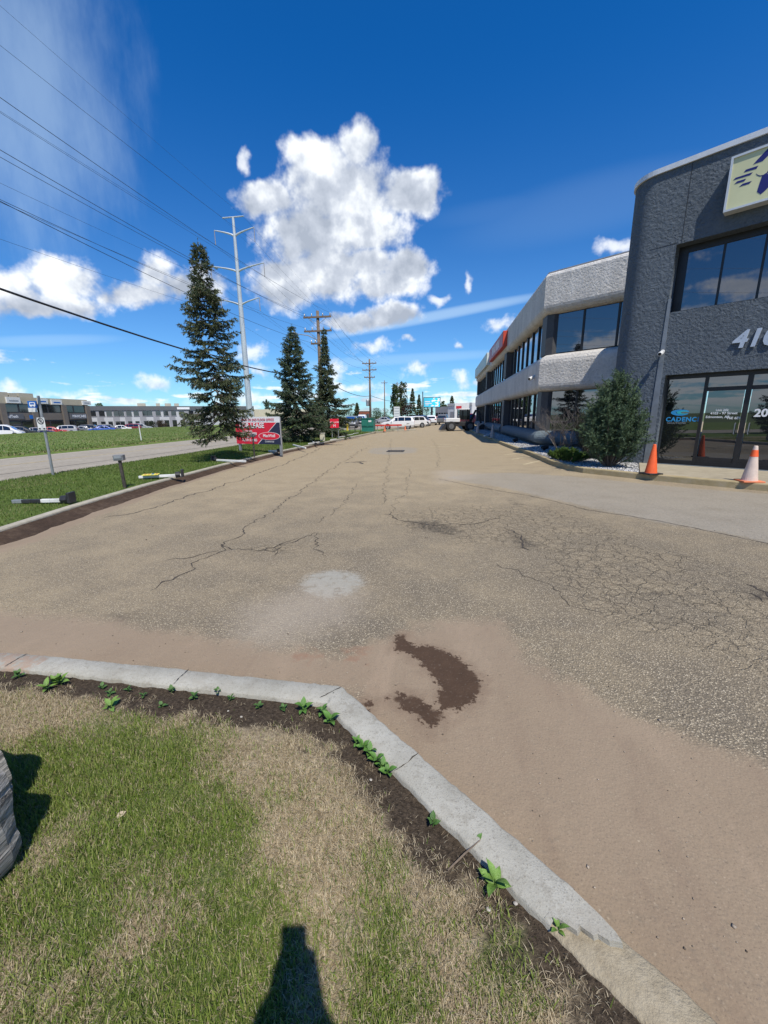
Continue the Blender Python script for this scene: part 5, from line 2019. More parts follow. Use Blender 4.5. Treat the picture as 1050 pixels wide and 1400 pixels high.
def spruce(label, loc, H, Rb, seed, z0=.6, tint=(1, 1, 1), sparse=1.0, lean=(0, 0), npm=150, nl=.055, nw=.016, group=None, prof=None, whorl=.17, name='spruce_tree', irregular=.35):
    r = np.random.default_rng(seed)
    t = thing(name, label, 'tree', loc, group=group)
    trunk_r = .018 * H + .03
    path = [(lean[0] * (z / H) ** 1.2 + .03 * math.sin(z * 1.3 + seed), lean[1] * (z / H) ** 1.2 + .03 * math.cos(z * 1.1), z) for z in np.linspace(-.06, H, 14)]
    MB().tube(path, [max(.008, trunk_r * (1 - .97 * max(0, q[2]) / H)) * (1.35 if q[2] < .1 else 1) for q in path], 9).build('trunk', bark, t, smooth=True)
    A, B, shade, branches = [], [], [], MB()
    z = z0
    sect = r.uniform(0, 6.28, 6)
    while z < H - .06:
        f = (z - z0) / (H - z0)
        rad = Rb * (prof(f) if prof else (1 - f) ** .82 * (.80 + .35 * min(1, f * 5)))
        nb = int(r.integers(5, 8)) if f < .9 else 4
        cx = lean[0] * (z / H) ** 1.2
        cy_ = lean[1] * (z / H) ** 1.2
        a0 = r.uniform(0, 6.28)
        for k in range(nb):
            if r.uniform() > sparse * (.88 + .12 * f):
                continue
            a = a0 + 6.283 * k / nb + r.normal(0, .22)
            wob = 1 + irregular * (.6 * math.sin(2 * a + sect[int(f * 5.9)]) + .55 * r.normal() * .6)
            L = max(.10, rad * wob * r.uniform(.8, 1.1))
            d = np.array([math.cos(a), math.sin(a), 0])
            rise = .35 - .95 * (1 - f) ** .7 + r.normal(0, .08)      # old low boughs droop, young ones rise
            pts = []
            for q in np.linspace(0, 1, 6):
                zz = z + L * (rise * q * (1 - .25 * q) + .22 * q ** 3)
                pts.append(np.array([cx, cy_, 0]) + d * L * q + np.array([0, 0, zz]))
            pts = np.array(pts)
            if L > .3:
                branches.tube([tuple(p) for p in pts[::2]] + [tuple(pts[-1])], [.010 + .008 * L, .008 + .004 * L, .005, .003], 4, caps=False)
            # side twigs
            nt = max(4, int(L * 18))
            for j in range(nt):
                q = .18 + .82 * (j + r.uniform()) / nt
                base = np.array([np.interp(q, np.linspace(0, 1, 6), pts[:, c_]) for c_ in range(3)])
                sgn = 1 if j % 2 else -1
                ang = a + sgn * r.uniform(.45, 1.05)
                tl_ = (.10 + .42 * L * (1 - q) * .6 + .05) * r.uniform(.6, 1.2)
                tl_ = min(tl_, .42)
                dv = np.array([math.cos(ang), math.sin(ang), -r.uniform(.1, 1.25) * (1 - f * .6)])
                dv /= np.linalg.norm(dv)
                A.append(base)
                B.append(base + dv * tl_)
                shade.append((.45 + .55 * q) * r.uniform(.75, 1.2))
            for m in range(2, 5):
                A.append(pts[m])
                B.append(pts[m + 1])
                shade.append(.7 + .1 * m)
        z += whorl * r.uniform(.45, 1.45) * (1 - .35 * f)
    # leader
    A.append(np.array([lean[0], lean[1], H - .25]))
    B.append(np.array([lean[0], lean[1], H + .10]))
    shade.append(1.0)
    A, B, shade = np.array(A), np.array(B), np.array(shade)
    V, idx = needles_on(A, B, npm, nl, nw, r)
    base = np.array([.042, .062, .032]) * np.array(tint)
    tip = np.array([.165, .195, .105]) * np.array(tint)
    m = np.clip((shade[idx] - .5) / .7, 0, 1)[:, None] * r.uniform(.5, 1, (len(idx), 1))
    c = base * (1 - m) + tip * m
    brown = r.uniform(size=len(idx)) < .09
    c[brown] = np.array([.17, .13, .085])
    C = np.repeat(c, 3, 0)
    T = np.arange(len(V)).reshape(-1, 3)
    if branches.v:
        branches.build('branches', bark, t, fix=False)['kind'] = 'stuff'
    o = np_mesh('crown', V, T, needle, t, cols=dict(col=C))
    o['kind'] = 'stuff'
    return t


t1 = G(305, 630, .15)
spruce('tallest ragged spruce beside the for lease sign', (t1.x, t1.y, .14), 6.75, 1.10, 4, 1.05, (1.0, 1.0, .95), .94, (-.06, -.05), npm=120, nl=.075, nw=.026, irregular=.55,
       prof=lambda f: (.80 + .35 * min(1, f * 4)) * (1 - f) ** .72 * (1 - .25 * math.exp(-((f - .52) / .08) ** 2)))
t2 = G(408, 605, .15)
spruce('full blue green spruce behind the for lease sign', (t2.x, t2.y, .14), 6.35, 1.70, 9, .42, (.82, .98, 1.0), 1.0, npm=105, nl=.085, nw=.032, irregular=.6,
       prof=lambda f: (.75 + .5 * min(1, f * 3.5)) * (1 - f) ** .85)
t3 = G(449, 598, .15)
spruce('thin topped spruce at the wooden utility pole', (t3.x, t3.y, .14), 7.35, 1.55, 14, .55, (.95, 1.0, .90), .92, (.0, 0), npm=80, nl=.10, nw=.036, irregular=.75,
       prof=lambda f: (.8 + .3 * min(1, f * 3)) * (1 - f) ** 1.35 + .08 * (1 - f))
# a further spruce on the strip, seen mirrored in the office windows
spruce('spruce on the grass strip opposite the dark storefront', (-8.2, -6.5, .14), 7.0, 1.5, 23, .5, (.9, 1, .9), .95, npm=60, nl=.10, nw=.036)


def bush(name, label, loc, rx, ry, h, seed, n_stem=60, npm=200, nl=.05, nw=.02, cols=((.035, .06, .03), (.10, .145, .07)), up=.75, z_off=0.0, group=None, cat='shrub', spread=.5, base_w=.25):
    r = np.random.default_rng(seed)
    t = thing(name, label, cat, loc, group=group)
    A, B, shade = [], [], []
    st = MB()
    for k in range(n_stem):
        # stems fan out from the foot and end on an uneven rounded outline
        a = r.uniform(0, 6.283)
        ph = r.uniform(0, 1) ** .6
        tipr = ph * r.uniform(.72, 1.08)
        tz = h * (z_off + (1 - z_off) * math.sqrt(max(.02, 1 - (ph * .93) ** 2)) * r.uniform(.72, 1.08))
        tip = np.array([math.cos(a) * rx * tipr, math.sin(a) * ry * tipr, tz])
        foot = np.array([math.cos(a) * rx * base_w * ph, math.sin(a) * ry * base_w * ph, .02])
        ctl = foot * .35 + tip * .65 + np.array([0, 0, -.10 * h])
        ctl[:2] *= 1.12
        pts = [(1 - q) ** 2 * foot + 2 * q * (1 - q) * ctl + q * q * tip for q in np.linspace(0, 1, 6)]
        st.tube([tuple(p) for p in pts], [.016, .013, .010, .007, .005, .003], 4, caps=False)
        for j in range(1, 6):
            for s_ in range(int(5 + 9 * spread)):
                q = (j - r.uniform()) / 5
                if q < .22:
                    continue
                b0 = (1 - q) ** 2 * foot + 2 * q * (1 - q) * ctl + q * q * tip
                out = np.array([math.cos(a), math.sin(a), 0]) * .5 + r.normal(size=3) * .6 + np.array([0, 0, up])
                out /= np.linalg.norm(out)
                ln = r.uniform(.10, .24) * h * .5
                A.append(b0)
                B.append(b0 + out * ln)
                shade.append(r.uniform(.3, 1.0))
    A, B, shade = np.array(A), np.array(B), np.array(shade)
    V, idx = needles_on(A, B, npm, nl, nw, r)
    m = (np.clip(shade[idx], 0, 1) * r.uniform(.4, 1, len(idx)))[:, None]
    c = np.array(cols[0]) * (1 - m) + np.array(cols[1]) * m
    st.build('stems', bark, t, fix=False)['kind'] = 'stuff'
    o = np_mesh('foliage', V, np.arange(len(V)).reshape(-1, 3), needle, t, cols=dict(col=np.repeat(c, 3, 0)))
    o['kind'] = 'stuff'
    return t


sb_ = G(832, 638, .13)
bush('juniper_shrub', 'tall bushy blue green juniper in the gravel at the dark corner', (sb_.x, sb_.y, .12), .86, .80, 2.42, 31, 150, 130, .055, .018, ((.036, .064, .036), (.15, .22, .12)), .8, .10, spread=.6, base_w=.12)
lb_ = Vector((4.02, 13.9, .12))
bush('ground_juniper', 'low spreading bright green juniper mat at the kerb corner', (lb_.x, lb_.y, .12), .62, 1.15, .40, 33, 90, 230, .045, .018, ((.04, .08, .014), (.125, .21, .035)), .7, .1, spread=.7, base_w=.5)


def bare_shrub(loc, h, seed):
    r = random.Random(seed)
    t = thing('bare_shrub', 'leafless grey twiggy shrub between the juniper and the angled wall', 'shrub', loc)
    st, tw = MB(), MB()

    def grow(p, d, L, rad, depth):
        q = p + d * L
        mid = p + d * L * .5 + Vector((r.uniform(-.04, .04), r.uniform(-.04, .04), 0)) * L * 3
        (st if depth < 2 else tw).tube([p, mid, q], [rad, rad * .8, rad * .6], 4, caps=False)
        if depth >= 4:
            return
        for _ in range(r.choice((2, 3, 3))):
            nd = (d + Vector((r.uniform(-.8, .8), r.uniform(-.8, .8), r.uniform(-.25, .5)))).normalized()
            grow(p.lerp(q, r.uniform(.5, 1)), nd, L * r.uniform(.6, .85), rad * .62, depth + 1)
    for k in range(9):
        a = 6.283 * k / 9 + r.uniform(-.3, .3)
        grow(Vector((.06 * math.cos(a), .06 * math.sin(a), 0)), Vector((.55 * math.cos(a), .55 * math.sin(a), 1)).normalized(), h * .36, .014, 0)
    m = mat('grey_dead_twig', (.12, .105, .095), .9, var=.25)
    st.build('stems', m, t, fix=False)['kind'] = 'stuff'
    tw.build('twigs', m, t, fix=False)['kind'] = 'stuff'


bare_shrub((4.15, 14.95, .12), 2.1, 4)
b_ = bush('ragged_shrub', 'dark ragged half dead shrub behind the tall juniper', (4.95, 14.6, .12), .85, .8, 1.75, 37, 50, 60, .05, .018, ((.03, .035, .02), (.08, .085, .05)), .7, .15)


def leafy_tree(label, loc, h, rx, seed, trunk_h=.25, n_leaf=2600, ls=.30, cols=((.025, .05, .014), (.085, .13, .035)), group=None, narrow=False, name='leafy_tree'):
    r = np.random.default_rng(seed)
    t = thing(name, label, 'tree', loc, group=group)
    st = MB()
    st.tube([(0, 0, -.1), (0.05, 0, h * .4), (0, .05, h * .85)], [.035 * h * .5 + .04, .03 * h * .4, .02], 7, caps=False)
    lobes = []
    for k in range(11):
        a = r.uniform(0, 6.28)
        f = r.uniform(trunk_h, .92)
        rr = rx * (.62 if not narrow else .5) * math.sin(math.pi * min(.97, (f - trunk_h * .6) / (1.05 - trunk_h * .6))) ** .6 * r.uniform(.3, 1)
        c = np.array([math.cos(a) * rr, math.sin(a) * rr, f * h])
        lobes.append((c, rx * r.uniform(.34, .55)))
        st.tube([(0, 0, h * max(.15, f * .6)), tuple(c * np.array([.6, .6, .9])), tuple(c)], [.05, .035, .015], 5, caps=False)
    lobes.append((np.array([0, 0, h * .9]), rx * .4))
    k = r.integers(0, len(lobes), n_leaf)
    C_ = np.array([l[0] for l in lobes])[k]
    Rr = np.array([l[1] for l in lobes])[k]
    d = r.normal(size=(n_leaf, 3))
    d /= np.linalg.norm(d, axis=1)[:, None]
    rad = Rr * r.uniform(.35, 1.08, n_leaf) ** .6
    P_ = C_ + d * rad[:, None] * np.array([1, 1, .85 if not narrow else 1.6])
    u = r.normal(size=(n_leaf, 3))
    u /= np.linalg.norm(u, axis=1)[:, None]
    v = np.cross(u, r.normal(size=(n_leaf, 3)))
    v /= np.linalg.norm(v, axis=1)[:, None]
    s_ = ls * r.uniform(.5, 1.2, n_leaf)[:, None]
    V = np.stack([P_ - u * s_ * .5, P_ + v * s_ * .3, P_ + u * s_ * .5, P_ - v * s_ * .3], 1).reshape(-1, 3)
    m = r.uniform(.0, 1, (n_leaf, 1)) * np.clip(rad / Rr, .3, 1)[:, None]
    c = np.array(cols[0]) * (1 - m) + np.array(cols[1]) * m
    st.build('trunk', bark, t, smooth=True, fix=False)
    o = np_mesh('crown', V, np.arange(len(V)).reshape(-1, 4), foliage, t, cols=dict(col=np.repeat(c, 4, 0)), nv=4)
    o['kind'] = 'stuff'
    return t

# ------------------------------------------------------------------ things on the grass strip
def on_plane(px, py, p, q):
    """where a pixel meets the upright plane through ground points p and q"""
    n = Vector((q.y - p.y, p.x - q.x))
    r = ray(px, py)
    t = (n.x * p.x + n.y * p.y) / (n.x * r.x + n.y * r.y)
    return Vector((r.x * t, r.y * t, EYE + r.z * t))


galv = mat('galvanised_steel', (.36, .37, .37), .5, .6, var=.15, scale=5)
wht_paint = mat('white_paint_worn', (.66, .66, .63), .6, var=.08, scale=6, dirt=(.35, .33, .28, .4))
blk_paint = mat('black_paint', (.025, .025, .027), .55, var=.2)
sign_blue = mat('transit_blue', (.01, .12, .42), .5, var=.05)
sign_red = mat('lease_red', (.66, .014, .04), .5, var=.06)
sign_navy = mat('lease_navy', (.020, .024, .060), .5, var=.1)
red_txt = mat('red_lettering', (.45, .02, .07), .6)
grey_txt = mat('grey_lettering', (.15, .15, .16), .6)

# bus stop
pb = G(73, 651, .13)
ptop = AX(52, 541, pb.x)
t = thing('bus_stop_sign', 'leaning steel bus stop pole with blue bus plate and no parking plate', 'sign', pb)
d_ = ptop - pb
MB().tube([(0, 0, -.05), tuple(d_)], .032, 8).build('pole', galv, t)
vr = Vector((pb.y, -pb.x, 0)).normalized() * 1          # rightwards seen from the lot
vr = Vector((cY, sY, 0))
nv_ = Vector((sY, -cY, 0))
up_ = d_.normalized()


def plate(name, c, w_, h_, mt, parent, off=.0, right=vr, nrm=nv_, up=Z3):
    r_, u_ = right * (w_ / 2), up * (h_ / 2)
    o_ = nrm * off
    b = MB()
    P_ = [c - r_ - u_, c + r_ - u_, c + r_ + u_, c - r_ + u_]
    b.add([q + o_ for q in P_] + [q + o_ + nrm * .006 for q in P_], [(0, 3, 2, 1), (4, 5, 6, 7), (0, 1, 5, 4), (1, 2, 6, 5), (2, 3, 7, 6), (3, 0, 4, 7)])
    return b.build(name, mt, parent)


def rel(px, py, org):
    p = on_plane(px, py, org, org + vr)
    return p - org


c = rel(46.5, 553, pb)
s_px = (rel(60, 553, pb) - rel(40, 553, pb)).length / 20
plate('bus_plate', c, 12.5 * s_px, 9 * s_px, sign_blue, t, .045)
plate('route_plate', rel(47, 560.5, pb), 12 * s_px, 5.5 * s_px, wht_paint, t, .045)
bus = [(-.5, -.35), (-.5, .3), (-.4, .45), (.4, .45), (.5, .3), (.5, -.35), (.35, -.35), (.35, -.5), (.2, -.5), (.2, -.35), (-.2, -.35), (-.2, -.5), (-.35, -.5), (-.35, -.35)]
cc = c + nv_ * .053
b = MB().prism(bus, lambda x, y, h: cc + vr * (x * .15) + Z3 * (y * .12) + nv_ * h, .003)
b.build('bus_symbol', white_vinyl, t)
b = MB().prism([(-.38, -.02), (.38, -.02), (.34, .3), (-.34, .3)], lambda x, y, h: cc + vr * (x * .15) + Z3 * (y * .12) + nv_ * (h + .003), .002)
b.build('bus_symbol_window', sign_blue, t)
c = rel(58.5, 579.5, pb)
plate('no_parking_plate', c, 11 * s_px, 17 * s_px, wht_paint, t, .045)
cc = c + nv_ * .053 + Z3 * .07
b = MB()
for k in range(24):
    a0, a1 = 6.2832 * k / 24, 6.2832 * (k + 1) / 24
    b.add([cc + vr * (r_ * math.cos(a)) + Z3 * (r_ * math.sin(a)) for r_, a in ((.085, a0), (.085, a1), (.062, a1), (.062, a0))], [(0, 1, 2, 3)])
b.build('no_parking_ring', mat('sign_dark', (.04, .04, .045), .6), t, fix=False)
text_obj('no_parking_letter', 'P', .13, MATS['sign_dark'], t, cc - vr * .035 - Z3 * .045 + nv_ * .001, vr, Z3, bold=.01, extr=.001)
b = MB().add([cc + vr * x + Z3 * y + nv_ * .003 for x, y in ((-.068, .05), (-.05, .068), (.068, -.05), (.05, -.068))], [(0, 1, 2, 3)])
b.build('no_parking_bar', MATS['sign_dark'], t, fix=False)
for s_ in (-1, 1):
    plate('arrow', c + vr * (.06 * s_) - Z3 * .12, .05, .03, MATS['sign_dark'], t, .053)

# marker stake in the far field
pf = G(193.5, 603, .05)
tf = AD(190, 582.5, math.hypot(pf.x, pf.y))
t = thing('marker_post', 'slim white marker post standing in the field beyond the street', 'post', (pf.x, pf.y, -.05))
MB().tube([(0, 0, -.1), (tf.x - pf.x, tf.y - pf.y, tf.z + .05)], .035, 8).build('stake', wht_paint, t)
MB().tube([((tf.x - pf.x) * 1, (tf.y - pf.y), tf.z + .05), ((tf.x - pf.x), (tf.y - pf.y), tf.z + .12)], .045, 8).build('cap', wht_paint, t)


# block-heater plug posts: a short steel post with an outlet box
def plug_post(label, base, h, lean=(0.03, 0)):
    t = thing('plug_post', label, 'post', base, .3)
    w1 = .055
    MB().box((0, 0, h / 2 - .03), (w1, w1, h)).build('post', mat('rusty_channel', (.075, .065, .055), .7, .4, var=.3), t, bevel=.006)
    bx_ = MB().box((.0, 0, h + .03), (.20, .13, .12)).build('outlet_box', mat('outlet_grey', (.22, .225, .225), .5, .4, var=.12), t, bevel=.012)
    MB().box((0, -.07, h + .045), (.14, .012, .055)).build('outlet_cover', galv, bx_)
    t.rotation_euler = (lean[1], -lean[0], .3)
    return t


pp_ = G(171, 667, .14)
h_p = AX(164, 627, pp_.x).z - .14
plug_post('rusty plug-in post with grey outlet box standing between two fallen posts', (pp_.x, pp_.y, .13), h_p)
pp_ = G(348, 624, .14)
plug_post('thin plug-in post standing in front of the for lease sign', (pp_.x, pp_.y, .13), .78, (0, 0))


# knocked-over parking sign posts
def fallen(label, a, b_, mats_, base_end=1, plate_=None, group=None, base=True, z=.17):
    p, q = G(*a, z), G(*b_, z)
    d = q - p
    L = d.length
    t = thing('fallen_post', label, 'post', p, math.atan2(d.y, d.x), group)
    n = len(mats_)
    for k, m_ in enumerate(mats_):
        MB().box((L * (k + .5) / n, 0, .03), (L / n - (.002 if k else 0), .062, .062)).build('post', m_, t, bevel=.006)
    if base:
        xb = L + .03 if base_end else -.03
        o = MB().box((xb, 0, .08), (.05, .19, .19)).build('base_plate', blk_paint, t, bevel=.01)
        MB().tube([(xb - .05 * (1 if base_end else -1), 0, .05), (xb - .16 * (1 if base_end else -1), 0, .04)], .075, 8).build('socket', blk_paint, o)
    if plate_:
        x0, x1 = L * plate_[0], L * plate_[1]
        o = MB().box(((x0 + x1) / 2, -.02, .085), (x1 - x0, .26, .012)).build('sign_plate', mat('yellow_plate', (.72, .66, .08), .5, var=.08), t)
        for k in range(4):
            MB().box((x0 + (x1 - x0) * (.16 + .23 * k), -.02, .094), ((x1 - x0) * .12, .17, .004)).build('plate_lettering', (sign_blue if k == 2 else mat('plate_orange', (.62, .30, .06), .5)), o)
    return t


fallen('fallen post, half black and half white, with square black foot', (18, 688), (96, 686), [galv, blk_paint, blk_paint, wht_paint, wht_paint, wht_paint])
fallen('fallen white post carrying a yellow notice plate', (190, 654), (248, 651), [wht_paint], plate_=(.10, .48))
fallen('fallen white post with black foot under the tallest spruce', (336, 632), (293, 630), [wht_paint])
fallen('short fallen white post at the right leg of the for lease sign', (367, 617.5), (383, 617), [wht_paint], base=True)
fallen('fallen white post lying in front of the blue green spruce', (401, 609), (418, 613.5), [wht_paint], base=False)
fallen('fallen white post crossing another near the white pedestal', (422, 607.5), (437, 605), [wht_paint], base=False)
fallen('fallen white post underneath the crossing one near the white pedestal', (426, 604), (434, 608), [wht_paint, blk_paint], base=False, z=.16)
fallen('fallen white post beyond the red notice board', (452, 602), (460, 601), [wht_paint], base=False)
for w_n, a, b_ in (('third', (462, 598.5), (472, 597)), ('second', (474, 595.5), (482, 594.5)), ('first', (483, 593.5), (490, 592.5))):
    fallen('fallen white post, %s in line from the green cabinet' % w_n, a, b_, [wht_paint], base=False, group='fallen posts before the green cabinet')

# ------------------------------------------------------------------ for lease sign
pr, pl_ = G(385.5, 620, .14), G(326, 618, .14)
t = thing('for_lease_sign', 'red and navy for lease board with white top strip on posts', 'sign', (pl_.x, pl_.y, .13))
o3 = Vector((pl_.x, pl_.y, .13))
rv = Vector((pr.x - pl_.x, pr.y - pl_.y, 0)).normalized()
nv2 = Vector((rv.y, -rv.x, 0))
if nv2.dot(Vector((0, -1, 0))) < 0:
    nv2 = -nv2
TLp, TRp, BRp, BLp = (on_plane(x, y, pl_, pr) for x, y in ((321, 574), (381.5, 565.5), (383.5, 606), (322, 608)))
x0 = (TLp - o3).dot(rv)
x1 = (TRp - o3).dot(rv)
zt_, zb_ = (TRp.z + TLp.z) / 2 - .13, (BRp.z + BLp.z) / 2 - .13
PW, PH = x1 - x0, zt_ - zb_
for xx in (x0 + .12, x1 - .06):
    c = rv * xx - nv2 * .06
    M = Matrix((rv, nv2, Z3)).transposed()
    MB().box((c.x, c.y, zt_ / 2 - .05), (.09, .09, zt_ + .05), M=M).build('post', galv, t)
M = Matrix((rv, nv2, Z3)).transposed()


def lbox(u0, u1, v0, v1, d0, d1, name, mt, parent):
    """panel fractions 0..1 -> box"""
    c = rv * (x0 + PW * (u0 + u1) / 2) + nv2 * ((d0 + d1) / 2)
    return MB().box((c.x, c.y, zb_ + PH * (v0 + v1) / 2), (PW * (u1 - u0), d1 - d0, PH * (v1 - v0)), M=M).build(name, mt, parent)


def lpt(u, v, d):
    return rv * (x0 + PW * u) + nv2 * d + Z3 * (zb_ + PH * v)


panel = lbox(0, 1, 0, 1, -.02, .0, 'panel', white_vinyl, t)


def lpoly(pts, d, mt, name):
    b = MB()
    n = len(pts)
    b.add([lpt(u, v, d) for u, v in pts] + [lpt(u, v, .001) for u, v in pts], [tuple(range(n))] + [(i, i + n, (i + 1) % n + n, (i + 1) % n) for i in range(n)])
    b.build(name, mt, t)


lpoly([(0, 0), (1, 0), (1, .79), (0, .79)], .003, sign_red, 'red_field')
lpoly([(.49, 0), (1, 0), (1, .79), (.93, .79)], .005, sign_navy, 'navy_field')
lpoly([(.485, 0), (.498, 0), (.938, .79), (.925, .79)], .007, white_vinyl, 'dividing_line')
el_ = [(.755 + .225 * math.cos(a), .30 + .135 * math.sin(a)) for a in np.linspace(0, 2 * math.pi, 33)[:-1]]
lpoly([(.755 + .235 * math.cos(a), .30 + .145 * math.sin(a)) for a in np.linspace(0, 2 * math.pi, 33)[:-1]], .009, white_vinyl, 'logo_rim')
lpoly(el_, .011, sign_red, 'logo_oval')
for tx, u, v, sz, mt, al, bd in (('MAIN OR 2ND FLOOR OFFICE', .52, .855, .115, red_txt, 'CENTER', .02), ('FOR LEASE', .10, .60, .25, white_vinyl, 'LEFT', .03),
                                 ('Les Palmera', .16, .455, .10, white_vinyl, 'LEFT', .01), ('780.913.3898', .14, .34, .135, white_vinyl, 'LEFT', .02),
                                 ('Office', .22, .225, .09, white_vinyl, 'LEFT', .01), ('780.913.4483', .14, .10, .135, white_vinyl, 'LEFT', .02), ('MaxWell', .755, .265, .155, white_vinyl, 'CENTER', .015), ('Commercial', .755, .075, .085, white_vinyl, 'CENTER', .005)):
    text_obj('lettering', tx, sz * PH, mt, t, lpt(u, v, .014), rv, Z3, bold=bd, extr=.001, align=al)

# second small red board
pq = G(458, 599.5, .14)
t = thing('notice_board', 'small red for lease board on a thin post beyond the spruces', 'sign', (pq.x, pq.y, .13))
a_, b2 = on_plane(452.5, 585, pq, pq + vr), on_plane(464, 572.5, pq, pq + vr)
hh = b2.z - a_.z
ww = (b2 - a_).dot(vr)
for xx in (-.3 * ww, .42 * ww):
    MB().box(tuple(vr * xx - nv_ * .03 + Z3 * (b2.z - .13) / 2), (.05, .05, b2.z - .13 + .1)).build('post', galv, t)
plate('panel', Z3 * ((a_.z + b2.z) / 2 - .13), ww, hh, sign_red, t)
text_obj('lettering', 'FOR LEASE', hh * .22, white_vinyl, t, Z3 * ((a_.z + b2.z) / 2 - .10) + nv_ * .008, vr, Z3, align='CENTER', extr=.001)
text_obj('lettering', 'M', hh * .4, white_vinyl, t, Z3 * ((a_.z + b2.z) / 2 - .13 - hh * .4) + nv_ * .008, vr, Z3, align='CENTER', extr=.001)

# white utility pedestal
pq = G(441, 603, .14)
t = thing('utility_pedestal', 'squat cream utility pedestal beside the thin topped spruce', 'pedestal', (pq.x, pq.y, .12), .2)
MB().box((0, 0, .22), (.30, .24, .46)).build('housing', mat('cream_pedestal', (.55, .53, .42), .6), t, bevel=.02)
MB().box((0, 0, .49), (.34, .28, .06)).build('lid', mat('pedestal_lid', (.42, .41, .35), .6), t, bevel=.015)

# green electrical cabinet
ga, gb = G(494, 591.5, .1), G(510, 591.5, .1)
gc = (ga + gb) / 2
gw = (gb - ga).length
ght = on_plane(502, 572.5, ga, gb).z
green_m = mat('cabinet_green', (.018, .16, .115), .5, var=.08, dirt=(.05, .14, .10, .4))
t = thing('transformer_box', 'green steel transformer cabinet at the end of the grass strip', 'cabinet', (gc.x, gc.y + .6, .05), 0.0)
MB().box((0, 0, .06), (gw + .25, 1.5, .14)).build('pad', walk_m, t)
bd_ = MB().box((0, .15, ght * .52), (gw, 1.1, ght * .9)).build('housing', green_m, t, bevel=.02)
MB().box((0, .12, ght * .99), (gw + .08, 1.2, .06)).build('lid', green_m, t, bevel=.015)
MB().box((0, -.412, ght * .42), (gw * .98, .02, .04)).build('seam', mat('cabinet_seam', (.01, .07, .05), .5), bd_)
for s_ in (-1, 1):
    MB().box((s_ * gw * .25, -.415, ght * .70), (gw * .44, .03, ght * .44)).build('door', green_m, t, bevel=.01)
MB().box((.25, -.44, ght * .80), (.28, .02, .16)).build('warning_label', wht_paint, t)

# low steel hoops near the cabinet
for k, (x, y) in enumerate(((482, 592), (489, 592))):
    p = G(x, y, .12)
    t = thing('steel_hoop', 'low dark steel hoop barrier beside the green cabinet', 'barrier', p, 0, 'steel hoops by the cabinet')
    MB().tube([(-.25, 0, -.05), (-.25, 0, .62), (.25, 0, .62), (.25, 0, -.05)], .035, 7).build('hoop', blk_paint, t)
    MB().tube([(-.25, 0, .35), (.25, 0, .35)], .025, 6).build('rail', blk_paint, t)

# hydrant
p = G(475, 589, .05)
t = thing('fire_hydrant', 'yellow fire hydrant on the grass near the street', 'hydrant', (p.x, p.y, .05))
yel = mat('hydrant_yellow', (.62, .42, .03), .5, var=.1)
MB().lathe([(.16, 0), (.16, .05), (.11, .06), (.11, .55), (.15, .57), (.15, .62), (.10, .72), (.04, .78)], 14).build('barrel', yel, t)
for s_ in (-1, 1):
    MB().tube([(s_ * .09, 0, .45), (s_ * .19, 0, .45)], .06, 10).build('nozzle', yel, t)
MB().lathe([(.04, .78), (.03, .85)], 8).build('bonnet_nut', yel, t)

# red and white barrier rail on the island
p0, p1 = G(513, 589, .12), G(561, 588, .12)
t = thing('barrier_rail', 'low red and white barrier rail in front of the parked white cars', 'barrier', p0, math.atan2(p1.y - p0.y, p1.x - p0.x))
L = (p1 - p0).length
for k in range(4):
    MB().box((L * (k + .5) / 4, 0, .55), (L / 4 - .004, .05, .16)).build('rail', (mat('barrier_red', (.50, .035, .025), .6, var=.12) if k < 3 else wht_paint), t)
for k in range(4):
    MB().box((.25 + (L - .5) * k / 3, .05, .28), (.08, .05, .66)).build('post', galv, t)
for (x, y) in ((554, 589.5), (526, 591)):
    cone('small faded orange cone by the barrier rail', G(x, y - 1.5, .13), faded_o, None, faded_o, .6, .2, 'faded cones by the barrier rail')

# ------------------------------------------------------------------ utility poles and wires
pole_wood = mat('pole_wood', (.16, .115, .08), .9, var=.25, scale=4, bump=.5, bscale=20)
insul = mat('insulator_grey', (.30, .28, .27), .3, var=.1)


def wood_pole(label, base, h, arms, lean=(0, 0), rz=0.0):
    t = thing('utility_pole', label, 'pole', base, rz)
    MB().tube([(0, 0, -.3), (lean[0] * .5, lean[1] * .5, h * .5), (lean[0], lean[1], h)], [.17, .145, .115], 10).build('pole', pole_wood, t, smooth=True)
    ends = []
    for za, wa in arms:
        a = MB().box((lean[0] * za / h, -.14, za), (wa, .10, .12)).build('crossarm', pole_wood, t)
        for s_ in (-1, 1):
            MB().tube([(s_ * .12, -.16, za - .5), (s_ * wa * .36, -.16, za - .03)], .018, 5).build('brace', galv, t)
        for f in (-.46, -.2, .2, .46):
            MB().lathe([(.03, 0), (.055, .05), (.03, .09), (.05, .14), (.02, .2)], 8, (wa * f, -.14, za + .06)).build('insulator', insul, a)
            ends.append((wa * f, za + .26))
    return t, ends


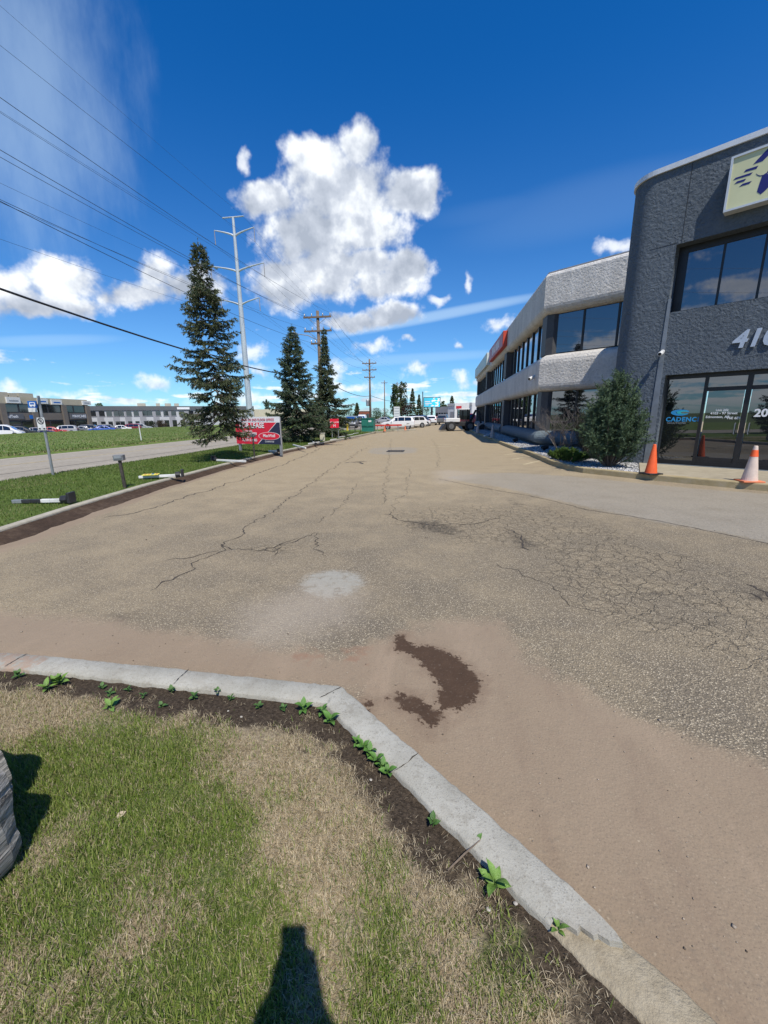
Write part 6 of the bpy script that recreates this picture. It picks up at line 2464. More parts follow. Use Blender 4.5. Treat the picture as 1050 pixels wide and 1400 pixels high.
D1 = 34.0
q1 = AD(434, 425, D1)
p1b = AD(435.5, 600, D1)
arm1 = [AD(434, y, D1).z for y in (434, 453)]
pole1, e1_ = wood_pole('wooden utility pole with two crossarms behind the thin topped spruce', (q1.x, q1.y, .1), q1.z - .1, [(arm1[0] - .1, 2.2), (arm1[1] - .1, 2.2), (AD(434, 470, D1).z - .1, 1.2)])
t = thing('street_light', 'cobra head street light arm on a steel bracket at the utility pole', 'light', (q1.x, q1.y, AD(434, 465, D1).z))
MB().tube([(-.13, -.05, 0), (-.8, -.1, .35), (-1.8, -.15, .5)], .035, 7).build('arm', galv, t)
MB().lathe([(.05, -.35), (.12, -.2), (.15, .1), (.06, .3)], 10, (-2.0, -.15, .5), Matrix.Rotation(R(85), 3, 'Y')).build('lamp_head', galv, t)
D2 = 62.0
q2 = AD(505, 491, D2)
arm2 = [AD(505, y, D2).z for y in (497, 506, 516)]
pole2, e2_ = wood_pole('wooden utility pole with three crossarms behind the green cabinet', (q2.x, q2.y, -.1), q2.z + .1, [(arm2[0] + .1, 2.1), (arm2[1] + .1, 2.1), (arm2[2] + .1, 1.6)])
MB().lathe([(.22, 0), (.24, .08), (.24, .8), (.18, .9)], 12, (-.38, 0, 3.2)).build('transformer_can', galv, pole2)
# further poles along the street
for (px_, yt, D, lb) in ((525.5, 520, 120.0, 'distant slim pole standing between the pylon sign and the near poles'), (543, 522, 140.0, 'distant pole at the columnar trees')):
    q = AD(px_, yt, D)
    wood_pole(lb, (q.x, q.y, -.3), q.z + .3, [(q.z - .4, 1.8)])
# the pole before these stands behind the camera on the same strip
q0 = Vector((-10.0, -22.0, 0))
pole0, e0_ = wood_pole('wooden utility pole on the grass strip behind the photographer', (q0.x, q0.y, .1), q1.z - .1, [(arm1[0] - .1, 2.2), (arm1[1] - .1, 2.2), (AD(434, 470, D1).z - .1, 1.2)])
wire_m = mat('wire_black', (.02, .02, .022), .5, var=.1)


def wire(label, a, b_, sag, r=.012, group=None, n=28):
    a, b_ = Vector(a), Vector(b_)
    pts = []
    for i in range(n + 1):
        t = i / n
        p = a.lerp(b_, t)
        p.z -= sag * 4 * t * (1 - t)
        pts.append(p)
    o = MB().tube(pts, r, 5).build('overhead_wire', wire_m)
    return tag(o, label, 'wire', group)


for k, (xo, z) in enumerate(e1_[:8]):
    if k in (1, 2, 5, 6):
        continue
    wire('thin power line on the ' + ('street' if xo < 0 else 'lot') + ' side end of the ' + ('upper' if k < 4 else 'lower') + ' crossarm', (q0.x + xo, q0.y - .14, z + .1), (q1.x + xo, q1.y - .14, z + .1), 1.5, .0065, 'power lines on the wooden poles')
for k, (xo, z) in enumerate(e1_[:8]):
    if k in (0, 3, 4, 7):
        xo2, z2 = e2_[k]
        wire('thin power line on to the three-armed pole, ' + ('street' if xo < 0 else 'lot') + ' side, ' + ('upper' if k < 4 else 'lower') + ' crossarm', (q1.x + xo, q1.y - .14, z + .1), (q2.x + xo2, q2.y - .14, z2 - .1), .7, .009, 'power lines on to the far wooden pole', 14)
# heavy telephone cable below the power lines
zc = AD(436, 517, D1).z
wire('thick black telephone cable slung low under the power lines', (q0.x + .2, q0.y, 9.3), (q1.x + .15, q1.y, zc), 2.3, .028)
wire('black telephone cable sagging between the two wooden poles', (q1.x + .15, q1.y, zc), (q2.x + .15, q2.y, AD(505, 541, D2).z), .55, .03, None, 14)
wire('thin telephone wire running just below the power lines', (q0.x + .1, q0.y, 9.6), (q1.x + .1, q1.y, arm1[1] - 1.0), 1.9, .008)
ow = AD(610, 556, 130)
wire('black cable leading away from the three-armed pole', (q2.x + .15, q2.y, AD(505, 541, D2).z), (-9.5, 112, 6.2), .8, .03, None, 14)

# steel transmission tower
DT = 75.0
tt = AD(318.5, 297, DT)
steel = mat('pale_galvanised_tower', (.50, .54, .56), .5, .3, var=.08, scale=.6)
tower = thing('transmission_tower', 'tall pale steel transmission monopole with three pairs of curved arms', 'tower', (tt.x, tt.y, -.6))
HT = tt.z + .6
MB().tube([(0, 0, -.3), (0, 0, HT * .5), (0, 0, HT)], [.54, .40, .19], 12).build('pole', steel, tower)
for z in (HT * .25, HT * .5, HT * .75):
    rr = .54 - .35 * z / HT
    MB().lathe([(rr + .02, z - .25), (rr + .02, z + .25)], 12).build('splice_collar', steel, tower)
MB().tube([(-1.75, 0, HT + .02), (1.75, 0, HT + .02)], .10, 8).build('top_bar', steel, tower)
TPY = -110.0
att = [(-1.7, tt.z), (1.7, tt.z)]
for py_, rise, hw in ((324, 1.1, 3.3), (372, 1.1, 4.5), (418, 1.1, 3.3)):
    zr = AD(322, py_, DT).z + .6
    for s_ in (-1, 1):
        path = [(s_ * hw * f, 0, zr + rise * (f ** .6)) for f in (0.02, .15, .35, .6, .85, 1.0)]
        MB().tube(path, [.17, .15, .13, .11, .09, .07], 8).build('arm', steel, tower)
        MB().tube([(s_ * hw, 0, zr + rise), (s_ * hw, 0, zr + rise - 2.0)], .06, 6).build('insulator_string', insul, tower)
        att.append((s_ * hw, zr + rise - 2.0 - .6))
for k, (xo, z) in enumerate(att):
    sag = 3.2 if k < 2 else 3.6
    sd_ = 'far' if xo < 0 else 'near'
    lv = 'top' if k < 4 else ('middle' if k < 6 else 'lowest')
    nm_ = 'high voltage line on the %s %s arm of the steel tower' % (sd_, lv) if k > 1 else 'thin shield wire at the %s end of the tower top bar' % sd_
    wire(nm_ + ', overhead span', (tt.x + xo, TPY, z), (tt.x + xo, tt.y, z), sag, .012 if k > 1 else .009, 'high voltage lines', 40)
    wire(nm_ + ', span beyond', (tt.x + xo, tt.y, z), (tt.x + xo + 4, tt.y + 170, z - 2), sag, .012 if k > 1 else .009, 'high voltage lines', 24)

# ------------------------------------------------------------------ vehicles
tyre_m = mat('tyre_rubber', (.018, .018, .018), .85, var=.2)
rim_m = mat('alloy_rim', (.38, .38, .39), .35, .7, var=.1)
car_glass = glass_mat('car_glass', (.010, .012, .014), .07)
head_m = mat('headlight_lens', (.60, .62, .64), .15, var=.05)
tail_m = mat('taillight_red', (.35, .012, .01), .25, var=.1)
trim_m = mat('black_plastic_trim', (.02, .02, .021), .6, var=.15)


def paint(name, col):
    return mat('paint_' + name, col, .28, 0, var=.04, scale=2, coat=.6, dirt=(.25, .20, .15, .15))


PAINT = dict(white=paint('white', (.70, .70, .69)), silver=paint('silver', (.34, .35, .36)), grey=paint('grey', (.13, .135, .14)), black=paint('black', (.016, .016, .018)),
             navy=paint('navy', (.018, .022, .075)), blue=paint('blue', (.012, .08, .42)), red=paint('red', (.42, .014, .018)), maroon=paint('maroon', (.20, .012, .022)))
ST = dict(
    suv=(4.5, 1.84, [(-2.25, .50, .85, .87), (-2.2, .34, .98, 1.10), (-2.02, .27, 1.04, 1.46), (-1.72, .24, 1.04, 1.64), (-.4, .22, 1.02, 1.68), (.42, .22, 1.0, 1.58), (1.16, .22, .98, 1.03), (1.85, .24, .92, .95), (2.15, .30, .80, .82), (2.25, .42, .62, .64)], 1.36),
    sedan=(4.6, 1.80, [(-2.3, .46, .80, .82), (-2.22, .32, .92, .95), (-1.55, .24, .93, .99), (-.85, .22, .92, 1.40), (-.2, .22, .91, 1.45), (.35, .22, .90, 1.40), (1.15, .22, .88, .94), (1.85, .24, .80, .84), (2.2, .30, .70, .72), (2.3, .42, .58, .60)], 1.40),
    pickup=(5.5, 1.95, [(-2.75, .55, 1.05, 1.06), (-2.7, .45, 1.10, 1.12), (-1.0, .36, 1.10, 1.12), (-.94, .34, 1.10, 1.60), (-.6, .32, 1.10, 1.84), (.55, .32, 1.10, 1.84), (1.20, .32, 1.10, 1.16), (2.2, .34, 1.05, 1.09), (2.65, .40, .92, .95), (2.75, .52, .70, .72)], 1.70),
    van=(5.0, 1.95, [(-2.5, .5, .95, 1.0), (-2.46, .34, 1.05, 1.55), (-2.35, .28, 1.08, 1.90), (-1.8, .25, 1.08, 1.98), (.4, .25, 1.05, 1.98), (1.0, .25, 1.03, 1.72), (1.75, .25, 1.0, 1.12), (2.2, .27, .92, .96), (2.42, .32, .78, .80), (2.5, .45, .62, .64)], 1.55))
GLASSX = dict(suv=(-1.95, .95), sedan=(-1.35, 1.0), pickup=(-.85, 1.05), van=(-2.3, 1.55))


def car(label, kind, col, loc, heading, group=None, s_=1.0):
    """side silhouette lofted over the width, with cabin glass, wheels and lamps"""
    L, W, S, wb = ST[kind]
    t = thing('parked_car' if kind != 'pickup' else 'pickup_truck', label, {'pickup': 'pickup truck', 'van': 'van'}.get(kind, 'car'), loc, heading, group)
    t.scale = (s_, s_, s_)
    hw = W / 2

    def ring(st):
        x, zl, zb, zt = st
        roof = zt > zb + .2
        tw = hw * (.74 if roof else .88)
        return [(x, -hw * .90, zl), (x, -hw, zl + (zb - zl) * .35), (x, -hw * .985, zb), (x, -tw, zt - .03), (x, -tw * .82, zt), (x, tw * .82, zt), (x, tw, zt - .03), (x, hw * .985, zb), (x, hw, zl + (zb - zl) * .35), (x, hw * .90, zl)]
    rings = [ring(q) for q in S]
    rings[0] = [(x, y * .9, z) for x, y, z in rings[0]]
    rings[-1] = [(x, y * .86, z) for x, y, z in rings[-1]]
    rings[-2] = [(x, y * .95, z) for x, y, z in rings[-2]]
    n = 10
    b = MB()
    b.add([p for r in rings for p in r], [(i * n + k, i * n + (k + 1) % n, (i + 1) * n + (k + 1) % n, (i + 1) * n + k) for i in range(len(rings) - 1) for k in range(n)] + [tuple(range(n)), tuple(range((len(rings) - 1) * n, len(rings) * n))])
    body = b.build('body', PAINT[col], t, smooth=False, bevel=.03)

    def at(x):
        for a, c in zip(S[:-1], S[1:]):
            if a[0] <= x <= c[0]:
                f = (x - a[0]) / (c[0] - a[0])
                return tuple(a[i] + (c[i] - a[i]) * f for i in range(4))
        return S[-1]

    def side_pt(x, f, sg, off=.012):
        _, zl, zb, zt = at(x)
        tw = hw * (.74 if zt > zb + .2 else .88)
        y = hw * .985 + (tw - hw * .985) * f
        return (x, sg * (y + off), zb + (zt - .03 - zb) * f)
    g0, g1 = GLASSX[kind]
    cuts = [g0 + .12, g0 + (g1 - g0) * .36, g0 + (g1 - g0) * .66, g1 - .05] if kind != 'pickup' else [g0 + .1, g0 + (g1 - g0) * .5, g1 - .05]
    for sg in (-1, 1):
        for c0, c1 in zip(cuts[:-1], cuts[1:]):
            xs_ = np.linspace(c0 + .03, c1 - .03, 4)
            lo = [side_pt(x, .10, sg) for x in xs_]
            hi = [side_pt(x, .86, sg) for x in xs_]
            bb = MB()
            bb.add(lo + hi, [(i, i + 1, i + 5, i + 4) for i in range(3)])
            bb.build('side_window', car_glass, t, fix=False)
    # windscreen and rear window
    roof_f = max(q[0] for q in S if q[3] > q[2] + .35)
    hood = min(q[0] for q in S if q[0] > roof_f)
    roof_r = min(q[0] for q in S if q[3] > q[2] + .30)
    rear = max(q[0] for q in S if q[0] < roof_r)
    for xa, xb_, nm_ in ((roof_f, hood, 'windscreen'), (roof_r, rear, 'rear_window')):
        a, c = at(xa), at(xb_)
        sx = 1 if xb_ > xa else -1
        p0 = Vector((xa, 0, a[3])).lerp(Vector((xb_, 0, c[3])), .10)
        p1 = Vector((xa, 0, a[3])).lerp(Vector((xb_, 0, c[3])), .88)
        off = Vector((sx * .016, 0, .016))
        wt, wb_ = hw * .62, hw * .80
        bb = MB()
        bb.add([p0 + off + Vector((0, -wt, 0)), p0 + off + Vector((0, wt, 0)), p1 + off + Vector((0, wb_, 0)), p1 + off + Vector((0, -wb_, 0))], [(0, 1, 2, 3)])
        bb.build(nm_, car_glass, t, fix=False)
    r = .34 if kind != 'pickup' else .39
    for x in (-wb, wb):
        for sg in (-1, 1):
            M = Matrix.Rotation(R(90), 3, 'X')
            MB().lathe([(r + .07, -.02), (r + .07, .02)], 20, (x, sg * (hw - .015), r), M).build('wheel_arch', trim_m, t)
            w_ = MB().lathe([(r * .62, -.11), (r * .95, -.11), (r, -.07), (r, .07), (r * .95, .11), (r * .62, .11)], 20, (x, sg * (hw - .06), r), M).build('wheel', tyre_m, t)
            MB().lathe([(r * .66, -.01), (r * .60, .012), (r * .18, .02)], 14, (x, sg * (hw + .055), r), Matrix.Rotation(R(-90 * sg), 3, 'X')).build('rim', rim_m, w_)
    xf, xr = S[-1][0], S[0][0]
    for sg in (-1, 1):
        MB().box((xf - .13, sg * hw * .68, S[-2][2] - .10), (.22, .40, .15)).build('headlight', head_m, t, bevel=.03)
        MB().box((xr + .06, sg * hw * .78, S[1][2] - .02), (.12, .26, .22)).build('taillight', tail_m, t, bevel=.02)
        MB().box((g1 - .12, sg * (hw + .09), at(g1 - .12)[2] + .06), (.10, .18, .13)).build('mirror', PAINT[col], t, bevel=.02)
    MB().box((xf - .02, 0, .42), (.10, W * .8, .20)).build('grille', trim_m, t, bevel=.02)
    MB().box((xr + .02, 0, .46), (.08, W * .86, .16)).build('rear_bumper', trim_m, t, bevel=.02)
    return t


GR = lambda x, y, z=0.0: G(x, y, z)
# surfaces behind the end of the lot
b = MB()
b.add([(-8.6, 39, -.006), (-8.6, 170, -.006), (-26, 170, -.006), (-19, 110, -.006), (-13.5, 60, -.006), (-12.3, 39, -.006)], [(0, 1, 2, 3, 4, 5)])
tag(b.build('side_pavement', asph2), kind='structure')

p = GR(546, 590)
car('white SUV parked side on behind the red and white barrier rail', 'suv', 'white', (AD(544, 588, 52.0).x, AD(544, 588, 52.0).y, 0), R(185), None, .93)
car('white SUV parked just behind the one at the barrier rail', 'suv', 'white', (AD(562, 588, 57.0).x, AD(562, 588, 57.0).y, 0), R(215), None, .93)
car('white sedan nose out in the row of white cars', 'sedan', 'white', (AD(571, 588, 63.0).x, AD(571, 588, 63.0).y, 0), R(235), None, .95)
p = GR(577, 582.5)
car('dark navy SUV at the end of the row of white cars', 'suv', 'navy', (p.x, p.y, 0), R(75))
p = GR(589.5, 581)
car('white SUV standing alone in the driving lane', 'suv', 'white', (p.x, p.y, 0), R(92))
p = GR(599, 576)
car('red car far down the rear lot', 'sedan', 'red', (p.x, 112, 0), R(10))
p = GR(605, 580.5)
car('grey pickup truck parked beside the loader', 'pickup', 'grey', (p.x, p.y, 0), R(80))
p = GR(648, 584)
car('red pickup truck parked by the far end of the grey building', 'pickup', 'red', (3.9, 64.0, 0), R(172))
p = GR(480, 585)
car('dark grey SUV driving on the street', 'suv', 'grey', (p.x, p.y, .005), R(-82))
car('black SUV following on the street behind the grey one', 'suv', 'black', (-15.0, 72, .005), R(-84))
car('white van far along the street', 'van', 'white', (-17.5, 88, .005), R(-84))
car('silver sedan parked before the hedge at the street corner', 'sedan', 'silver', AD(524, 575, 92) * 1 - Vector((0, 0, AD(524, 575, 92).z)), R(170))
# row in front of the shops across the field
row = [(5, 'van', 'white', 'white van at the end of the shop parking row'), (30, 'suv', 'black', 'black SUV between the white van and the bus stop pole'), (52, 'sedan', 'navy', 'navy sedan behind the bus stop pole'), (72, 'sedan', 'red', 'red sedan parked under the dark shop sign'),
       (86, 'suv', 'silver', 'silver SUV parked left of the dark wagon at the shops'), (101, 'suv', 'grey', 'dark grey wagon between two silver cars at the shops'), (115, 'sedan', 'silver', 'silver sedan at the end of the shop building'), (127, 'suv', 'black', 'black SUV where shops and panelled block meet'),
       (140, 'sedan', 'blue', 'bright blue sedan in front of the panelled block'), (150, 'suv', 'grey', 'grey SUV next to the bright blue sedan'), (163, 'sedan', 'white', 'white sedan in front of the panelled block'), (178, 'suv', 'maroon', 'dark red SUV in front of the panelled block'), (194, 'suv', 'silver', 'silver SUV at the dark bushes by the panelled block')]
for px_, kd, cl, lb in row:
    q = AX(px_, 590, -69.0 if px_ < 130 else -66.0)
    car(lb, kd, cl, (q.x, q.y, -1.0), R(random.choice((0, 180)) + random.uniform(-8, 8) + 35))

# ------------------------------------------------------------------ compact loader
p = GR(627, 589)
t = thing('wheel_loader', 'white and black compact loader with glazed cab and folded boom', 'loader', (p.x, p.y, 0), R(10))
blackm = mat('machine_black', (.022, .022, .024), .6, var=.15)
MB().box((-.75, 0, 1.12), (1.5, 1.25, .42)).build('hood', PAINT['white'], t, bevel=.06)
MB().box((0, 0, .72), (2.6, 1.0, .45)).build('chassis', blackm, t, bevel=.04)
for sg in (-1, 1):
    MB().box((-1.35, sg * .42, 1.12), (.32, .22, .20)).build('warning_lamp', mat('amber_lens', (.65, .14, .02), .3), t, bevel=.02)
for x in (-.05, 1.0):
    for sg in (-1, 1):
        MB().box((x, sg * .55, 1.62), (.08, .08, 1.15)).build('cab_post', blackm, t)
MB().box((.48, 0, 2.22), (1.25, 1.25, .10)).build('cab_roof', PAINT['white'], t, bevel=.03)
for sg in (-1, 1):
    MB().box((.48, sg * .55, 1.65), (.95, .02, .98)).build('cab_window', car_glass, t)
MB().box((-.05, 0, 1.65), (.02, 1.0, .98)).build('cab_window', car_glass, t)
MB().box((1.0, 0, 1.65), (.02, 1.0, .98)).build('cab_window', car_glass, t)
for x in (-.95, 1.0):
    for sg in (-1, 1):
        w_ = MB().lathe([(.25, -.17), (.44, -.17), (.50, -.10), (.50, .10), (.44, .17), (.25, .17)], 18, (x, sg * .72, .50), Matrix.Rotation(R(90), 3, 'X')).build('wheel', tyre_m, t)
        MB().lathe([(.27, -.02), (.27, .02)], 14, (x, sg * .895, .50), Matrix.Rotation(R(90), 3, 'X')).build('rim', PAINT['grey'], w_)
MB().tube([(1.2, .0, .9), (1.75, 0, 2.1), (2.1, 0, 1.9)], [.14, .11, .10], 8).build('boom', blackm, t)
MB().tube([(2.1, 0, 1.9), (2.35, 0, .75)], [.10, .09], 8).build('dipper_arm', blackm, t)
MB().prism([(-.3, 0), (.35, 0), (.35, .5), (.1, .6), (-.25, .35)], lambda x, y, h: (2.3 + x, h - .35, .08 + y), .7).build('bucket', blackm, t)
MB().prism([(-2.05, .12), (-1.55, .12), (-1.45, .75), (-1.62, .75)], lambda x, y, h: (x, h - .75, y), 1.5).build('front_bucket', blackm, t)

# white box truck behind the red pickup
t = thing('box_truck', 'white box truck with red mark behind the red pickup', 'truck', (3.0, 75.0, 0), R(90))
MB().box((-1.6, 0, 2.25), (5.6, 2.4, 2.7)).build('cargo_box', PAINT['white'], t, bevel=.03)
MB().box((2.3, 0, 1.35), (1.9, 2.1, 1.7)).build('cab', PAINT['white'], t, bevel=.12)
MB().box((3.262, 0, 1.75), (.02, 1.8, .65)).build('windscreen', car_glass, t)
MB().box((-4.41, .5, 2.9), (.02, .9, .45)).build('door_mark', mat('truck_red_mark', (.5, .03, .04), .5), t)
MB().box((-1.0, 0, .62), (6.6, 1.0, .3)).build('chassis', blackm, t)
for x in (-3.2, 2.2):
    for sg in (-1, 1):
        MB().lathe([(.3, -.13), (.48, -.13), (.5, 0), (.48, .13), (.3, .13)], 16, (x, sg * .95, .5), Matrix.Rotation(R(90), 3, 'X')).build('wheel', tyre_m, t)

# ------------------------------------------------------------------ buildings in the distance
def facade_building(name, label, A, B, z0, z1, depth, wall_m, bands=(), cat='building'):
    """box along A->B (front on the right of travel), returns thing + helper to put parts on the front"""
    A, B = Vector(A), Vector(B)
    d = (B - A).normalized()
    nn = Vector((d.y, -d.x))
    L = (B - A).length
    t = thing(name, label, cat, (A.x, A.y, z0), math.atan2(d.y, d.x))
    MB().box((L / 2, depth / 2, (z1 - z0) / 2), (L, depth, z1 - z0)).build('wall', wall_m, t)

    def put(nm_, u0, u1, za, zb, mt, out=.06, parent=None):
        return MB().box(((u0 + u1) / 2, -out / 2 + .001, (za + zb) / 2 - z0), (u1 - u0, out, zb - za)).build(nm_, mt, parent or t)
    return t, put, L


beige = mat('beige_panel', (.42, .37, .27), .85, var=.08, scale=.3)
dk_glass = glass_mat('shop_glass', (.016, .018, .02), .10, .05)
brn = mat('brown_spandrel', (.15, .13, .11), .8, var=.1, scale=.4)
lt_grey = mat('light_grey_panel', (.44, .45, .46), .8, var=.05, scale=.3)
md_grey = mat('mid_grey_panel', (.26, .265, .28), .8, var=.06, scale=.3)
dk_grey = mat('dark_grey_band', (.10, .105, .115), .7, var=.08, scale=.3)


def travel(a, b_):
    """order the ends so that the front faces the camera"""
    a, b_ = Vector(a[:2]), Vector(b_[:2])
    d = (b_ - a)
    nn = Vector((d.y, -d.x))
    return (a, b_) if nn.dot(-a) > 0 else (b_, a)


mA, mB = (-82.0, 18.0), (-82.0, 86.0)
a, b2 = travel(mA, mB)
mall, put, L = facade_building('shop_building', 'two storey shopping strip with beige parapet and dark glazing', a, b2, -1.0, 6.05, 18, beige)
flip = (a - Vector(mA)).length > 1


def U(px_):                      # photo column -> distance along the facade
    y = AX(px_, 570, -82.0).y
    return abs(y - a.y)


put('glazing_band', .3, L - .3, 3.05, 4.75, mat('upper_dark_wall', (.035, .036, .04), .6), .10)
put('spandrel', .0, L, 1.65, 3.05, brn, .14)
put('ground_glazing', .3, L - .3, -.95, 1.65, mat('upper_dark_wall', (.035, .036, .04), .6), .08)
for k in range(22):
    u0 = 1 + (L - 2) * k / 22
    u1 = 1 + (L - 2) * (k + 1) / 22 - .35
    put('window', u0, u1, 3.2, 4.6, dk_glass, .16)
    put('shop_window', u0, u1, -.5, 1.4, dk_glass, .16)
for pxp in (4, 47, 88, 120):
    u = U(pxp)
    put('pier', u - .5, u + .5, -.95, 4.75, brn, .5)
for px0, px1, z0, z1, mt, tx in ((12.5, 31, 4.85, 5.95, wht_paint, ''), (55, 68, 4.9, 5.9, wht_paint, ''), (73, 87, 4.8, 5.8, wht_paint, ''), (115, 126, 4.9, 5.8, wht_paint, ''),
                                 (3, 31, 1.85, 2.85, dk_grey, 'SolTech'), (95, 119, 1.8, 2.9, dk_grey, 'MAXCARE'), (39.5, 46, 1.9, 2.6, sign_blue, '')):
    u0, u1 = sorted((U(px0), U(px1)))
    o = put('shop_sign', u0, u1, z0, z1, mt, .30)
    if tx:
        text_obj('shop_sign_lettering', tx, .72 if tx == 'SolTech' else .80, white_vinyl, mall, (u0 + .5, -.31, (z0 + z1) / 2 - .22 + 1.0), (1, 0, 0), (0, 0, 1), bold=.02, extr=.004, xs=.95)
    elif mt is wht_paint:
        put('sign_stripe', u0 + .4, u1 - .4, z0 + .3, z0 + .55, sign_blue if px0 in (55, 73) else grey_vinyl, .31, None)
for px0, px1, h in ((20, 38, 1.0), (40, 50, .9), (52, 71, 1.0)):
    u0, u1 = sorted((U(px0), U(px1)))
    MB().box(((u0 + u1) / 2, 5, 7.05 + h / 2), (u1 - u0, 3, h)).build('rooftop_unit', mat('rooftop_unit', (.38, .35, .28), .7), mall)

gA, gB = Vector((-91.7, 96.3)), Vector((-58.0, 121.0))
a, b2 = travel(gA, gB)
gblk, put, L = facade_building('panelled_building', 'grey two storey block with striped wall panels and small square windows', a, b2, -1.0, 5.0, 20, lt_grey)
put('roof_band', 0, L, 3.95, 5.05, dk_grey, .25)


def U2(px_):
    r = ray(px_, 570)
    d = (gB - gA).normalized()
    nn = Vector((-d.y, d.x))
    t = nn.dot(gA) / nn.dot(Vector((r.x, r.y)))
    q = Vector((r.x * t, r.y * t))
    return abs((q - a).dot((b2 - a).normalized()))


wx = [128, 140, 150, 160, 166.5, 177, 187, 199, 205.5, 217, 227.5, 238, 249, 262]
for k, px_ in enumerate(wx):
    u = U2(px_)
    wn = put('window', u - .62, u + .62, 2.45, 3.75, dk_glass, .06)
    put('window_sill', u - .7, u + .7, 2.36, 2.45, md_grey, .14, None)
    if k % 2 == 0:
        put('panel', u + .72, u + .72 + 1.5, -.9, 3.95, md_grey, .05)
    put('lower_window', u - .5, u + .5, .0, 1.05, dk_glass, .06) if k < 9 else put('door', u - .55, u + .55, -.95, 1.2, dk_glass, .07)
u = U2(252)
put('name_sign', u - 1.6, u + 1.6, 4.15, 4.75, white_vinyl, .30)
for px_, w_ in ((195, 2.0), (232, 1.6), (244, 1.2), (218, 1.0)):
    u = U2(px_)
    MB().box((u, 4, 6.0 + .45), (w_, 1.5, .9)).build('rooftop_unit', mat('rooftop_unit', (.38, .35, .28), .7), gblk)

bA, bB = AD(300, 570, 165), AD(440, 570, 165)
a, b2 = travel(bA, bB)
blg, put, L = facade_building('warehouse', 'long low cream warehouse seen behind the for lease sign', a, b2, -1.0, AD(380, 559.5, 165).z, 15, mat('cream_cladding', (.52, .47, .35), .85, var=.06, scale=.2))
put('dark_sign', L * .27, L * .33, 2.2, 3.6, dk_grey, .2)
for k in range(9):
    put('window', L * (.05 + .1 * k), L * (.05 + .1 * k) + 2.2, .2, 1.6, dk_glass, .06)
MB().box((L * .62, 6, 6.3), (6, 4, 2.0)).build('rooftop_unit', dk_grey, blg)

kA, kB = AD(491, 570, 130), AD(508, 570, 130)
a, b2 = travel(kA, kB)
_, put, L = facade_building('brick_house', 'red brick building showing beyond the wooden pole', a, b2, -.6, AD(500, 561, 130).z, 8, mat('red_brick', (.24, .075, .045), .9, var=.2, scale=3))
put('window', L * .2, L * .4, 1.0, 2.4, dk_glass)
put('window', L * .6, L * .8, 1.0, 2.4, dk_glass)
put('coping', 0, L, AD(500, 561, 130).z - .25, AD(500, 561, 130).z + .05, wht_paint, .12)

kA, kB = AD(612, 570, 118), AD(645, 570, 112)
a, b2 = travel(kA, kB)
_, put, L = facade_building('white_building', 'low white industrial building behind the loader', a, b2, -.4, AD(625, 551.5, 116).z, 14, mat('white_cladding', (.60, .61, .62), .7, var=.05, scale=.3))
put('overhead_door', L * .12, L * .38, -.3, 2.6, md_grey, .08)
put('window', L * .5, L * .7, .8, 2.2, dk_glass)
put('fascia', 0, L, AD(625, 551.5, 116).z - .6, AD(625, 551.5, 116).z + .04, lt_grey, .2)
kA, kB = AD(595, 570, 128), AD(614, 570, 124)
a, b2 = travel(kA, kB)
_, put, L = facade_building('dark_office', 'low dark glazed office between billboard and white building', a, b2, -.4, AD(604, 556, 126).z, 10, md_grey)
for k in range(5):
    put('window', L * (.06 + .19 * k), L * (.06 + .19 * k) + L * .14, .6, 2.4, dk_glass)

# ------------------------------------------------------------------ billboard and pylon sign
DB = 112.0
ba, bb_ = AD(579.5, 556.5, DB), AD(601.5, 543.5, DB)
t = thing('billboard', 'digital billboard with bright blue picture on dark posts', 'billboard', ((ba.x + bb_.x) / 2, (ba.y + bb_.y) / 2, -.2))
cw = (Vector((bb_.x, bb_.y)) - Vector((ba.x, ba.y))).length
chh = bb_.z - ba.z
zc = (ba.z + bb_.z) / 2 + .2
MB().box((0, .2, zc), (cw + .3, .4, chh + .3)).build('cabinet', blk_paint, t, bevel=.03)
scr = bpy.data.materials.new('screen_picture')
scr.use_nodes = True
w = NT(scr.node_tree)
bs = w.n['Principled BSDF']
gc_ = w.new('ShaderNodeTexCoord').outputs['Generated']
sp = w.new('ShaderNodeSeparateXYZ')
w.put(sp.inputs[0], gc_)
nn_ = w.noise(gc_, 4.0, 3.0)
cl_ = w.mix(w.rng(sp.outputs[0], .1, .9), (.05, .40, .55), (.02, .55, .75))
cl_ = w.mix(w.m('MULTIPLY', w.rng(nn_, .50, .58), w.rng(sp.outputs[0], .40, .55)), cl_, (.75, .68, .60))
w.put(bs.inputs['Base Color'], cl_)
w.put(bs.inputs['Emission Color'], cl_)
bs.inputs['Emission Strength'].default_value = .35
sc = MB().box((0, -.012, zc), (cw, .02, chh)).build('screen', scr, t)
for k, (u, v, ww_, hh_) in enumerate(((-.28, .08, .32, .10), (-.22, -.12, .42, .10), (-.3, -.28, .2, .07))):
    MB().box((cw * u, -.03, zc + chh * v), (cw * ww_, .01, chh * hh_)).build('screen_text_line', white_vinyl, sc)
MB().tube([(0, .25, 0), (0, .25, zc)], .28, 10).build('post', blk_paint, t)
q = AD(578, 536, DB - 1)
t = thing('lamp_post', 'dark slim lamp post beside the billboard', 'pole', (q.x, q.y, -.2))
MB().tube([(0, 0, 0), (0, 0, q.z + .2)], .11, 8).build('pole', blk_paint, t)
MB().box((0, -.3, q.z + .2), (.25, .7, .12)).build('lamp_head', blk_paint, t)
DPY = 78.0
ba, bb_ = AD(538.5, 574, DPY), AD(546.5, 557.5, DPY)
t = thing('pylon_sign', 'white vertical pylon sign panel beyond the white cars', 'sign', ((ba.x + bb_.x) / 2, (ba.y + bb_.y) / 2, 0))
cw = bb_.x - ba.x
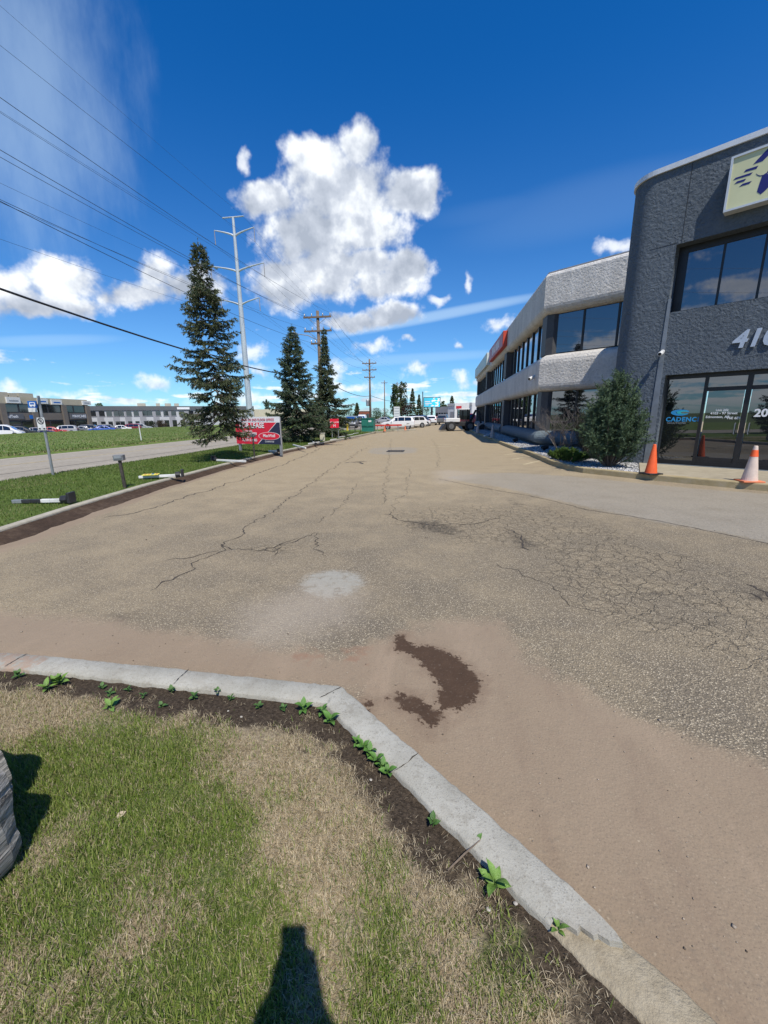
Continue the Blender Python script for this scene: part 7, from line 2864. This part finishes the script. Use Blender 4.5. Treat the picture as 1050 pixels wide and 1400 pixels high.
MB().box((0, 0, (ba.z + bb_.z) / 2 + .2), (abs(cw), .25, bb_.z - ba.z)).build('panel', mat('pylon_white', (.60, .63, .60), .6, var=.05), t, bevel=.02)
for k in range(4):
    MB().box((0, -.13, ba.z + .3 + (bb_.z - ba.z) * (.15 + .22 * k)), (abs(cw) * .8, .012, .10)).build('text_line', grey_vinyl, t)
MB().box((0, 0, ba.z / 2), (.3, .2, ba.z + .4)).build('post', galv, t)

# ------------------------------------------------------------------ distant trees
def far_tree(px_, ytop, D, w_px, kind, label, seed, ybase=575, group=None, cols=None):
    q = AD(px_, ytop, D)
    zb = -.5
    h = q.z - zb
    rx = w_px / 567 * D / 2
    if kind == 'spruce':
        spruce(label, (q.x, q.y, zb), h, rx, seed, h * .08, (.9, 1, .9), 1.0, npm=14, nl=.34, nw=.15, group=group, whorl=h * .045)
    else:
        leafy_tree(label, (q.x, q.y, zb), h, rx, seed, .12, 1500, max(.22, h * .06), cols or ((.03, .058, .018), (.11, .16, .05)), group, kind == 'column')


far_tree(540, 527, 135, 20, 'column', 'tall narrow poplar, left of the pair behind the pylon sign', 41)
far_tree(549, 525, 140, 22, 'column', 'tall narrow poplar with sparse top, right of the pair behind the pylon sign', 42, cols=((.05, .065, .03), (.15, .17, .085)))
far_tree(564, 531, 138, 13, 'spruce', 'dark pointed spruce between the poplars and the billboard', 43)
far_tree(573, 540, 142, 11, 'spruce', 'shorter dark spruce touching the billboard', 44)
far_tree(557, 552, 132, 20, 'leaf', 'dark reddish round tree under the poplars', 45, cols=((.03, .016, .014), (.075, .045, .035)))
far_tree(583, 556, 140, 22, 'leaf', 'round green tree under the billboard', 46)
far_tree(618, 541, 150, 13, 'spruce', 'dark spruce rising above the white building', 47)
far_tree(606, 547, 150, 12, 'leaf', 'small round tree between billboard and spruce', 48)
far_tree(488, 551, 150, 14, 'spruce', 'distant small spruce standing by the brick building', 49)
far_tree(515, 559, 125, 24, 'leaf', 'dark round hedge tree beside the wooden pole', 50)
far_tree(527, 560, 128, 22, 'leaf', 'round hedge tree beside the pylon sign', 51)
far_tree(470, 562, 120, 26, 'leaf', 'light green round tree beyond the thin topped spruce', 52, cols=((.04, .07, .02), (.12, .16, .06)))
far_tree(478, 563, 150, 24, 'leaf', 'mid green tree beyond the street, left of the small spruce', 53)
far_tree(364, 546, 190, 10, 'spruce', 'lone distant spruce above the cream warehouse', 54)
far_tree(455, 560, 130, 30, 'leaf', 'broad tree half hidden by the thin topped spruce', 55)
far_tree(136, 551, 150, 16, 'leaf', 'round tree top behind the joint of shops and panelled block', 56)
far_tree(635, 556, 170, 30, 'leaf', 'green tree behind the white building', 57)
far_tree(205, 579.0, 118, 26, 'leaf', 'dark round bush in front of the panelled block', 58, cols=((.015, .025, .012), (.04, .055, .025)))
far_tree(220, 577.0, 116, 16, 'leaf', 'brown twiggy bush at the panelled block', 59, cols=((.05, .04, .03), (.12, .09, .06)))
